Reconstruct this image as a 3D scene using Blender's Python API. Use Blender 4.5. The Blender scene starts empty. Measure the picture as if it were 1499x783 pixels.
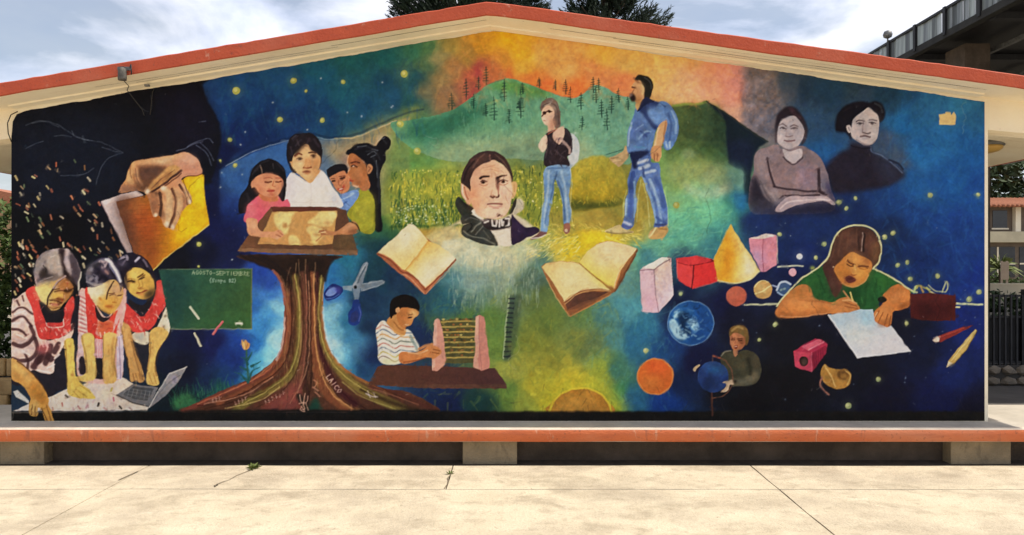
import bpy, bmesh, math, random
import numpy as np
from mathutils import Vector, Matrix, noise as mnoise

scene = bpy.context.scene
C = scene.collection
random.seed(3)
# ---------------------------------------------------------------- camera
CAMZ, FPX, CX, CY = 1.55, 1111.0, 749.5, 391.5
cd = bpy.data.cameras.new('camera'); cam = bpy.data.objects.new('camera', cd); C.objects.link(cam)
cam.location = (0, 0, CAMZ); cam.rotation_euler = (math.radians(90), 0, 0)
cd.sensor_width = 36; cd.lens = 36 * FPX / 1499; cd.clip_end = 2000; cd.clip_start = .05
scene.camera = cam
# ---------------------------------------------------------------- sky, sun, exposure
SUN = Vector((.63, -.04, 1.0)).normalized()          # towards the sun: high, from the right
EL = math.asin(SUN.z); ROT = math.atan2(SUN.x, SUN.y)
w = bpy.data.worlds.new('World'); scene.world = w; w.use_nodes = True
nt = w.node_tree; nt.nodes.clear()
out = nt.nodes.new('ShaderNodeOutputWorld'); bg = nt.nodes.new('ShaderNodeBackground')
sky = nt.nodes.new('ShaderNodeTexSky'); sky.sky_type = 'NISHITA'; sky.sun_disc = False
sky.sun_elevation = EL; sky.sun_rotation = ROT; sky.air_density = 1.2; sky.dust_density = 2.0; sky.ozone_density = 1.5
tc = nt.nodes.new('ShaderNodeTexCoord'); mp = nt.nodes.new('ShaderNodeMapping'); mp.inputs['Scale'].default_value = (2.2, 2.2, 5.5); mp.inputs['Location'].default_value = (.35, .1, .6)
n1 = nt.nodes.new('ShaderNodeTexNoise'); n1.inputs['Scale'].default_value = 1.5; n1.inputs['Detail'].default_value = 7; n1.inputs['Roughness'].default_value = .55; n1.inputs['Distortion'].default_value = .4
cr = nt.nodes.new('ShaderNodeValToRGB'); cr.color_ramp.elements[0].position = .44; cr.color_ramp.elements[1].position = .63; cr.color_ramp.elements[0].color = (.26, .26, .26, 1)
n2 = nt.nodes.new('ShaderNodeTexNoise'); n2.inputs['Scale'].default_value = 3.1; n2.inputs['Detail'].default_value = 5
cr2 = nt.nodes.new('ShaderNodeValToRGB'); cr2.color_ramp.elements[0].position = .35; cr2.color_ramp.elements[1].position = .7
cr2.color_ramp.elements[0].color = (8.4, 9.0, 11.0, 1); cr2.color_ramp.elements[1].color = (11.9, 11.8, 12.3, 1)
mix = nt.nodes.new('ShaderNodeMix'); mix.data_type = 'RGBA'
L = nt.links.new
L(tc.outputs['Generated'], mp.inputs['Vector']); L(mp.outputs[0], n1.inputs['Vector']); L(mp.outputs[0], n2.inputs['Vector'])
L(n1.outputs['Fac'], cr.inputs[0]); L(n2.outputs['Fac'], cr2.inputs[0])
L(cr.outputs[0], mix.inputs['Factor']); L(sky.outputs[0], mix.inputs['A']); L(cr2.outputs[0], mix.inputs['B'])
L(mix.outputs['Result'], bg.inputs['Color']); L(bg.outputs[0], out.inputs['Surface'])
bg.inputs['Strength'].default_value = .085
sl = bpy.data.lights.new('sun', 'SUN'); so = bpy.data.objects.new('sun', sl); C.objects.link(so)
sl.energy = 3.6; sl.angle = math.radians(.55); sl.color = (1, .93, .80)
so.rotation_euler = (-SUN).to_track_quat('-Z', 'Y').to_euler(); so.location = SUN * 60
vs = scene.view_settings; vs.view_transform = 'Standard'; vs.look = 'None'; vs.gamma = 1; vs.use_curve_mapping = False
vs.exposure = 0.45
MURAL_GAIN = .82          # display brightness of a white surface on the shaded wall: paint colour = display colour / gain

# ---------------------------------------------------------------- helpers
def tag(o, label=None, cat=None, group=None, kind=None):
    if label: o['label'] = label
    if cat: o['category'] = cat
    if group: o['group'] = group
    if kind: o['kind'] = kind
    return o

def empty(name, loc=(0, 0, 0), parent=None):
    o = bpy.data.objects.new(name, None); C.objects.link(o); o.location = loc; o.parent = parent; o.empty_display_size = .2
    return o

def mesh_obj(name, bm, mat, parent=None, smooth=False):
    me = bpy.data.meshes.new(name); bm.to_mesh(me); bm.free()
    if smooth:
        for p in me.polygons: p.use_smooth = True
    me.materials.append(mat)
    o = bpy.data.objects.new(name, me); C.objects.link(o); o.parent = parent
    return o

def inst(name, src, parent=None, mw=None):
    o = bpy.data.objects.new(name, src.data); C.objects.link(o); o.parent = parent
    if mw is not None: o.matrix_local = mw
    return o

def bbox(bm, x0, x1, y0, y1, z0, z1, bev=0.0):
    r = bmesh.ops.create_cube(bm, size=1)
    bmesh.ops.scale(bm, vec=(x1 - x0, y1 - y0, z1 - z0), verts=r['verts'])
    bmesh.ops.translate(bm, vec=((x0 + x1) / 2, (y0 + y1) / 2, (z0 + z1) / 2), verts=r['verts'])
    if bev:
        es = list({e for v in r['verts'] for e in v.link_edges})
        bmesh.ops.bevel(bm, geom=es, offset=bev, segments=2, affect='EDGES', profile=.6)

def box_obj(name, b, mat, parent=None, bev=0.0):
    bm = bmesh.new(); bbox(bm, *b, bev=bev)
    return mesh_obj(name, bm, mat, parent)

def tube(bm, pts, r0, r1=None, seg=6):
    r1 = r0 if r1 is None else r1
    pts = [Vector(p) for p in pts]; rings = []
    for i, p in enumerate(pts):
        d = (pts[min(i + 1, len(pts) - 1)] - pts[max(i - 1, 0)]).normalized()
        a = d.orthogonal().normalized() if i == 0 else (prev - d * prev.dot(d)).normalized()
        prev = a; b = d.cross(a)
        r = r0 + (r1 - r0) * i / (len(pts) - 1)
        rings.append([bm.verts.new(p + (a * math.cos(t) + b * math.sin(t)) * r) for t in [2 * math.pi * k / seg for k in range(seg)]])
    for A, B in zip(rings, rings[1:]):
        for k in range(seg):
            bm.faces.new((A[k], A[(k + 1) % seg], B[(k + 1) % seg], B[k]))
    bm.faces.new(rings[0][::-1]); bm.faces.new(rings[-1])

def tube_obj(name, pts, r, mat, parent=None, r1=None, seg=6):
    bm = bmesh.new(); tube(bm, pts, r, r1, seg)
    return mesh_obj(name, bm, mat, parent, True)

def lathe(bm, prof, seg=16, at=(0, 0, 0)):
    rings = [[bm.verts.new((at[0] + r * math.cos(2 * math.pi * k / seg), at[1] + r * math.sin(2 * math.pi * k / seg), at[2] + z)) for k in range(seg)] for r, z in prof]
    for A, B in zip(rings, rings[1:]):
        for k in range(seg):
            bm.faces.new((A[k], A[(k + 1) % seg], B[(k + 1) % seg], B[k]))
    bm.faces.new(rings[0][::-1]); bm.faces.new(rings[-1])

def px(x, y, D):
    return ((x - CX) * D / FPX, D, CAMZ + (CY - y) * D / FPX)

# ---------------------------------------------------------------- materials
def mat(name, c1, c2=None, scale=4.0, rough=.8, bump=.2, bscale=40.0, c3=None, metal=0.0, stretch=(1, 1, 1), detail=6, lo=.35, hi=.65, spec=.3, coord='Object', fac3=.5, layers=()):
    m = bpy.data.materials.new(name); m.use_nodes = True
    nt = m.node_tree; b = nt.nodes['Principled BSDF']
    b.inputs['Roughness'].default_value = rough; b.inputs['Metallic'].default_value = metal
    b.inputs['Specular IOR Level'].default_value = spec
    tc = nt.nodes.new('ShaderNodeTexCoord'); mp = nt.nodes.new('ShaderNodeMapping'); mp.inputs['Scale'].default_value = stretch
    nt.links.new(tc.outputs[coord], mp.inputs[0])
    def nz(s, d=detail):
        n = nt.nodes.new('ShaderNodeTexNoise'); n.inputs['Scale'].default_value = s; n.inputs['Detail'].default_value = d; n.inputs['Roughness'].default_value = .6
        nt.links.new(mp.outputs[0], n.inputs['Vector']); return n
    if c2 is None: c2 = tuple(x * .8 for x in c1)
    n = nz(scale); r = nt.nodes.new('ShaderNodeValToRGB')
    r.color_ramp.elements[0].position = lo; r.color_ramp.elements[1].position = hi
    r.color_ramp.elements[0].color = (*c2, 1); r.color_ramp.elements[1].color = (*c1, 1)
    nt.links.new(n.outputs['Fac'], r.inputs[0]); col = r.outputs[0]
    if c3:
        n3 = nz(scale * .37, 8); r3 = nt.nodes.new('ShaderNodeValToRGB'); r3.color_ramp.elements[0].position = .5; r3.color_ramp.elements[1].position = .68
        mu = nt.nodes.new('ShaderNodeMath'); mu.operation = 'MULTIPLY'; mu.inputs[1].default_value = fac3
        mx = nt.nodes.new('ShaderNodeMix'); mx.data_type = 'RGBA'; mx.inputs['B'].default_value = (*c3, 1)
        nt.links.new(n3.outputs['Fac'], r3.inputs[0]); nt.links.new(r3.outputs[0], mu.inputs[0]); nt.links.new(mu.outputs[0], mx.inputs['Factor']); nt.links.new(col, mx.inputs['A']); col = mx.outputs['Result']
    for k, (ls, st, l0, h0, lc, lf) in enumerate(layers):
        m2 = nt.nodes.new('ShaderNodeMapping'); m2.inputs['Scale'].default_value = st; m2.inputs['Location'].default_value = (k * 3.7, k * 1.9, k)
        nt.links.new(tc.outputs[coord], m2.inputs[0])
        n5 = nt.nodes.new('ShaderNodeTexNoise'); n5.inputs['Scale'].default_value = ls; n5.inputs['Detail'].default_value = 9; n5.inputs['Roughness'].default_value = .68; n5.inputs['Distortion'].default_value = .3
        nt.links.new(m2.outputs[0], n5.inputs['Vector'])
        r5 = nt.nodes.new('ShaderNodeValToRGB'); r5.color_ramp.elements[0].position = l0; r5.color_ramp.elements[1].position = h0; r5.color_ramp.elements[1].color = (lf, lf, lf, 1)
        nt.links.new(n5.outputs['Fac'], r5.inputs[0])
        m5 = nt.nodes.new('ShaderNodeMix'); m5.data_type = 'RGBA'; m5.inputs['B'].default_value = (*lc, 1)
        nt.links.new(r5.outputs[0], m5.inputs['Factor']); nt.links.new(col, m5.inputs['A']); col = m5.outputs['Result']
    nt.links.new(col, b.inputs['Base Color'])
    if bump:
        n4 = nz(bscale, 4); bp = nt.nodes.new('ShaderNodeBump'); bp.inputs['Strength'].default_value = bump; bp.inputs['Distance'].default_value = .02
        nt.links.new(n4.outputs['Fac'], bp.inputs['Height']); nt.links.new(bp.outputs[0], b.inputs['Normal'])
    return m

M = {}
M['cream'] = mat('cream_plaster', (.92, .84, .66), (.88, .78, .58), 2.5, .85, .2, 60, c3=(.74, .60, .42), layers=((4, (.5, 2, 1), .58, .72, (.66, .52, .36), .45), (22, (1, 1, 1), .66, .72, (.45, .34, .23), .5)))
M['red'] = mat('red_paint', (.52, .095, .042), (.46, .08, .037), 5, .75, .3, 50, c3=(.52, .19, .12), fac3=.35, layers=((14, (.6, 1, 1.5), .54, .68, (.38, .065, .04), .5), (7, (1, 1, 1), .63, .68, (.60, .34, .24), .5), (30, (1, 1, 1), .60, .66, (.18, .07, .05), .6)))
M['orange'] = mat('orange_paint', (.60, .16, .06), (.54, .135, .05), 6, .75, .3, 60, c3=(.56, .28, .17), stretch=(.5, 1, 1), fac3=.4, layers=((10, (.3, 1, 1.6), .52, .70, (.38, .10, .055), .45), (9, (1.4, 1, .35), .61, .67, (.62, .36, .24), .5), (34, (1, 1, 1), .59, .66, (.19, .08, .05), .65), (5, (1.2, 1, .2), .57, .63, (.26, .10, .065), .5)))
M['slabtop'] = mat('worn_concrete', (.50, .45, .38), (.40, .36, .30), 5, .9, .25, 70)
M['block'] = mat('block_concrete', (.31, .24, .145), (.23, .18, .11), 5, .9, .5, 40, c3=(.11, .09, .065), layers=((9, (1, 1, .5), .55, .7, (.10, .08, .055), .7), (30, (1, 1, 1), .62, .7, (.34, .29, .21), .5)))
M['foot'] = mat('footing_concrete', (.11, .082, .06), (.06, .045, .033), 4, .95, .4, 50)  # dark tone puts the shade under the platform into the colour
M['pave'] = mat('paving_concrete', (.64, .55, .405), (.565, .48, .345), 3.5, .92, .5, 60, stretch=(1, 1.1, 1), detail=12, lo=.3, hi=.62, layers=((1.1, (1, 1, 1), .46, .62, (.42, .35, .26), .8), (2.6, (.9, 1.3, 1), .50, .66, (.36, .295, .21), .75), (9, (1, 1.1, 1), .54, .70, (.33, .27, .19), .6), (38, (1, 1, 1), .56, .74, (.26, .21, .15), .5), (5, (1, 1, 1), .62, .70, (.70, .62, .49), .5), (90, (1, 1, 1), .60, .75, (.70, .62, .5), .4), (16, (1, 1, 1), .65, .70, (.20, .16, .11), .7), (150, (1, 1, 1), .58, .70, (.24, .20, .15), .6)))
M['crack'] = mat('crack_dirt', (.27, .21, .14), (.10, .08, .055), 14, .95, .3, 80)
M['joint'] = mat('joint_dirt_and_shade', (.07, .055, .04), (.035, .03, .022), 9, .95, .3, 80)
M['ground'] = mat('ground_soil', (.34, .29, .21), (.26, .22, .16), .4, .95, .2, 10)
M['dark_metal'] = mat('dark_steel', (.035, .036, .04), (.02, .02, .024), 6, .6, .1, 40)
M['black'] = mat('black_paint_and_shade', (.02, .02, .022), (.012, .012, .014), 8, .55, .1, 60)
M['grey_metal'] = mat('grey_metal', (.22, .22, .22), (.12, .12, .115), 12, .5, .2, 80, metal=.3)
M['wire'] = mat('dark_cable', (.04, .035, .03), None, 10, .6, 0)
M['tile'] = mat('roof_tile', (.42, .17, .09), (.30, .11, .06), 8, .8, .2, 40)
M['taupe'] = mat('taupe_wall', (.36, .29, .23), (.30, .24, .19), 2, .9, .1, 30)
M['glass'] = mat('window_glass', (.03, .034, .04), (.015, .017, .02), 1.5, .12, 0, spec=.6)
M['house_brown'] = mat('house_brown', (.20, .155, .12), (.15, .12, .09), 2, .9, .1, 30)
M['asphalt'] = mat('worn_asphalt', (.10, .092, .085), (.07, .065, .06), 3, .92, .3, 50)
M['stone'] = mat('wall_stone', (.22, .185, .145), (.13, .11, .085), 6, .9, .4, 25)
M['ochre'] = mat('ochre_stone', (.50, .33, .15), (.34, .21, .09), 7, .9, .4, 25)
M['mortar'] = mat('dark_mortar', (.06, .055, .05), None, 8, .95, .2, 40)
M['bark'] = mat('tree_bark', (.09, .065, .045), (.045, .032, .024), 6, .95, .5, 20, stretch=(1, 1, .25))
M['pine'] = mat('pine_needles', (.020, .036, .018), (.010, .018, .010), 3, .8, 0)
M['leaf'] = mat('bush_leaves', (.10, .15, .035), (.035, .065, .018), 3, .7, 0)
M['leaf2'] = mat('dark_leaves', (.045, .075, .022), (.015, .028, .010), 1.2, .7, 0)
M['weed'] = mat('weed_leaves', (.17, .20, .05), (.09, .12, .03), 9, .7, 0)
M['amber'] = mat('amber_glass', (.55, .36, .10), (.48, .30, .08), 6, .35, 0)
M['panel'] = mat('translucent_sheet', (.20, .225, .225), (.07, .08, .085), 2.2, .3, 0, spec=.5, stretch=(1, 3.5, .3))
# ---------------------------------------------------------------- mural paint engine
# The mural is paint on a flat wall.  It is painted here, stroke by stroke, into a grid laid over the
# wall (grid units = photo pixels on the wall plane) and handed to the wall as paint colour per grid point.
MX0, MY0, MW, MH = 12, 38, 1436, 586
IMG = np.zeros((MH, MW, 3), np.float32)
IDM = np.zeros((MH, MW), np.int16)
FIG = np.zeros((MH, MW), np.float32)
FIGS = [('mural_background', 'painted night sky and landscape behind the mural figures')]
rng = np.random.default_rng(7)
_v = [0.0, 0.0, 1.0]
_cur = [0]

def V(x, y, s):
    _v[:] = [x, y, s]

def hexc(c):
    if isinstance(c, str):
        return np.array([int(c[i:i + 2], 16) / 255 for i in (0, 2, 4)], np.float32)
    return np.array(c, np.float32) / 255

def P(s):
    if isinstance(s, str):
        a = np.array([[float(q) for q in p.split(',')] for p in s.split()])
    else:
        a = np.array(s, float)
    return a / _v[2] + np.array([_v[0], _v[1]])

def vnoise(h, w, cell, seed):
    r = np.random.default_rng(seed)
    gh, gw = int(h / cell) + 3, int(w / cell) + 3
    g = r.random((gh, gw)).astype(np.float32) * 2 - 1
    def ax(n):
        t = np.arange(n) / cell
        i = t.astype(int); f = (t - i).astype(np.float32)
        return i, f * f * (3 - 2 * f)
    yi, yf = ax(h); xi, xf = ax(w)
    yf = yf[:, None]; xf = xf[None, :]
    a = g[yi][:, xi]; b = g[yi][:, xi + 1]; c = g[yi + 1][:, xi]; d = g[yi + 1][:, xi + 1]
    return (a * (1 - xf) + b * xf) * (1 - yf) + (c * (1 - xf) + d * xf) * yf

NZ = (vnoise(MH, MW, 3.1, 1) * .4 + vnoise(MH, MW, 7.3, 2) * .5 + vnoise(MH, MW, 17.0, 3) * .5).astype(np.float32)
NZ2 = (vnoise(MH, MW, 2.3, 4) * .5 + vnoise(MH, MW, 5.3, 5) * .6 + vnoise(MH, MW, 29.0, 6) * .4).astype(np.float32)

def curve(p, closed, n=6):
    m = len(p)
    if m < 3:
        return p
    if closed:
        q = np.concatenate([p[-1:], p, p[:2]])
    else:
        q = np.concatenate([2 * p[:1] - p[1:2], p, 2 * p[-1:] - p[-2:-1]])
    segs = m if closed else m - 1
    t = np.linspace(0, 1, n, endpoint=False)[:, None]
    out = []
    for i in range(segs):
        a, b, c, d = q[i], q[i + 1], q[i + 2], q[i + 3]
        out.append(.5 * (2 * b + (c - a) * t + (2 * a - 5 * b + 4 * c - d) * t ** 2 + (3 * b - 3 * c + d - a) * t ** 3))
    out = np.concatenate(out)
    if not closed:
        out = np.concatenate([out, p[-1:]])
    return out

def blur(a, r):
    r = int(round(r))
    if r < 1:
        return a
    for _ in range(2):
        for axis in (0, 1):
            pad = [(0, 0), (0, 0)]; pad[axis] = (r + 1, r)
            c = np.cumsum(np.pad(a, pad), axis=axis)
            k = 2 * r + 1
            a = (c[k:] - c[:-k] if axis == 0 else c[:, k:] - c[:, :-k]) / k
    return a.astype(np.float32)

def box(x0, y0, x1, y1):
    ax = max(0, int(math.floor(x0 - MX0))); ay = max(0, int(math.floor(y0 - MY0)))
    bx = min(MW, int(math.ceil(x1 - MX0)) + 1); by = min(MH, int(math.ceil(y1 - MY0)) + 1)
    return ax, ay, bx, by

def polymask(p, soft):
    m = soft * 2 + 2
    ax, ay, bx, by = box(p[:, 0].min() - m, p[:, 1].min() - m, p[:, 0].max() + m, p[:, 1].max() + m)
    if bx <= ax or by <= ay:
        return None
    k = 3
    ys = MY0 + ay + (np.arange((by - ay) * k) + .5) / k - .5
    xs = MX0 + ax + (np.arange((bx - ax) * k) + .5) / k - .5
    ins = np.zeros((len(ys), len(xs)), bool)
    q = np.roll(p, -1, 0)
    for (xa, ya), (xb, yb) in zip(p, q):
        if ya == yb:
            continue
        if ya > yb:
            xa, ya, xb, yb = xb, yb, xa, ya
        i0, i1 = np.searchsorted(ys, ya), np.searchsorted(ys, yb)
        if i1 > i0:
            xi = xa + (ys[i0:i1] - ya) * (xb - xa) / (yb - ya)
            ins[i0:i1] ^= xs[None, :] < xi[:, None]
    al = ins.reshape(by - ay, k, bx - ax, k).mean((1, 3)).astype(np.float32)
    if soft:
        al = blur(al, soft)
    return ax, ay, bx, by, al

def comp(ax, ay, bx, by, al, col, clip, own, n):
    sl = (slice(ay, by), slice(ax, bx))
    if clip:
        al = al * FIG[sl]
    elif own and _cur[0]:
        FIG[sl] = np.maximum(FIG[sl], al)
        IDM[sl] = np.where(al > .5, _cur[0], IDM[sl])
    if n:
        col = col * (1 + n * NZ[sl][..., None] + n * .4 * NZ2[sl][..., None] * np.array([1, 0, -1], np.float32))
    IMG[sl] += (col - IMG[sl]) * al[..., None]

def F(pts, col, col2=None, g=None, a=1.0, soft=0, sm=1, clip=0, own=1, n=.12, fade=None):
    p = P(pts)
    if sm:
        p = curve(p, True)
    r = polymask(p, soft)
    if r is None:
        return
    ax, ay, bx, by, al = r
    if fade is not None:
        g0 = P([fade[:2]])[0]; d = P([fade[2:]])[0] - g0
        yy, xx = np.mgrid[ay:by, ax:bx]
        al = al * (1 - np.clip(((xx + MX0 - g0[0]) * d[0] + (yy + MY0 - g0[1]) * d[1]) / (d @ d), 0, 1)).astype(np.float32)
    c = hexc(col)
    if col2 is not None:
        g0 = P([g[:2]])[0]; g1 = P([g[2:]])[0]; d = g1 - g0
        yy, xx = np.mgrid[ay:by, ax:bx]
        t = ((xx + MX0 - g0[0]) * d[0] + (yy + MY0 - g0[1]) * d[1]) / (d @ d)
        t = np.clip(t, 0, 1)[..., None].astype(np.float32)
        c = c * (1 - t) + hexc(col2) * t
    comp(ax, ay, bx, by, al * a, c, clip, own, n)

def S(pts, w, col, a=1.0, w2=None, soft=.6, clip=0, own=0, sm=1, n=.04):
    p = P(pts)
    if sm:
        p = curve(p, False, 5)
    w2 = w if w2 is None else w2
    m = max(w, w2) / 2 + soft + 1
    ax, ay, bx, by = box(p[:, 0].min() - m, p[:, 1].min() - m, p[:, 0].max() + m, p[:, 1].max() + m)
    if bx <= ax or by <= ay:
        return
    yy, xx = np.mgrid[ay:by, ax:bx].astype(np.float32)
    xx += MX0; yy += MY0
    best = np.full(xx.shape, 1e9, np.float32)
    N = len(p) - 1
    for i in range(N):
        x0, y0 = p[i]; dx, dy = p[i + 1] - p[i]
        L = dx * dx + dy * dy + 1e-9
        t = np.clip(((xx - x0) * dx + (yy - y0) * dy) / L, 0, 1)
        d = np.hypot(xx - x0 - t * dx, yy - y0 - t * dy) - (w + (w2 - w) * (i + t) / N) / 2
        np.minimum(best, d, out=best)
    al = np.clip(.5 - best / (2 * soft), 0, 1)
    comp(ax, ay, bx, by, al * a, hexc(col), clip, own, n)

def E(cx, cy, rx, ry, col, rot=0, **k):
    t = np.linspace(0, 2 * np.pi, 25)[:-1]
    c, s = math.cos(math.radians(rot)), math.sin(math.radians(rot))
    x, y = rx * np.cos(t), ry * np.sin(t)
    F(np.stack([cx + x * c - y * s, cy + x * s + y * c], 1), col, sm=0, **k)

def fig(name, label):
    FIGS.append((name, label)); _cur[0] = len(FIGS) - 1
    FIG[:] = 0

def back():
    _cur[0] = 0; FIG[:] = 0

def rbf(rows):
    q = 4
    h, w = MH // q + 2, MW // q + 2
    yy, xx = np.mgrid[0:h, 0:w].astype(np.float32)
    xx = xx * q + MX0; yy = yy * q + MY0
    num = np.zeros((h, w, 3), np.float32); den = np.zeros((h, w), np.float32)
    wx = vnoise(h, w, 6, 11) * 9; wy = vnoise(h, w, 6, 12) * 9
    for x, y, c in rows:
        d2 = (xx + wx - x) ** 2 + (yy + wy - y) ** 2
        k = 1 / (d2 + 60) ** 2
        num += k[..., None] * hexc(c); den += k
    g = num / den[..., None]
    ty = np.arange(MH) / q; tx = np.arange(MW) / q
    yi = ty.astype(int); xi = tx.astype(int)
    fy = (ty - yi)[:, None, None].astype(np.float32); fx = (tx - xi)[None, :, None].astype(np.float32)
    a = g[yi][:, xi]; b = g[yi][:, xi + 1]; c = g[yi + 1][:, xi]; d = g[yi + 1][:, xi + 1]
    IMG[:] = (a * (1 - fx) + b * fx) * (1 - fy) + (c * (1 - fx) + d * fx) * fy

def brush(n, seed, wd, ln, a, jit):
    # short daubs that follow the painted edges, each a little lighter or darker than what lies under it
    r = np.random.default_rng(seed)
    lum = blur(IMG @ np.array([.3, .6, .1], np.float32), 2)
    gy, gx = np.gradient(lum); gx = blur(gx.astype(np.float32), 2); gy = blur(gy.astype(np.float32), 2)
    ang = np.arctan2(gx, -gy); mag = np.hypot(gx, gy)
    K = int(ln) + 3; yy0, xx0 = np.mgrid[-K:K + 1, -K:K + 1].astype(np.float32)
    for _ in range(n):
        x = int(r.integers(K, MW - K)); y = int(r.integers(K, MH - K))
        t = ang[y, x] if mag[y, x] > .004 else r.uniform(0, 3.14)
        c, s = math.cos(t), math.sin(t); l = ln * r.uniform(.5, 1) * .5
        u = xx0 * c + yy0 * s; v = -xx0 * s + yy0 * c
        d = np.hypot(np.maximum(np.abs(u) - l, 0), v)
        al = np.clip(wd * r.uniform(.35, .65) - d + .5, 0, 1) * a
        col = IMG[y, x] * (1 + r.normal(0, jit)) + r.normal(0, jit * .12, 3).astype(np.float32) + r.normal(0, jit * .06)
        sl = IMG[y - K:y + K + 1, x - K:x + K + 1]
        sl += (col - sl) * al[..., None]

def strokes(n, x0, y0, x1, y1, cols, w, L, ang, jit, a=.8, fn=None):
    for _ in range(n):
        x, y = rng.uniform(x0, x1), rng.uniform(y0, y1)
        if fn and not fn(x, y):
            continue
        t = math.radians(ang + rng.normal(0, jit)); l = L * rng.uniform(.5, 1.3)
        S([(x, y), (x + math.cos(t) * l, y + math.sin(t) * l)], w * rng.uniform(.6, 1.3), cols[rng.integers(len(cols))],
          a=a * rng.uniform(.5, 1), sm=0, w2=w * .4)
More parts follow.
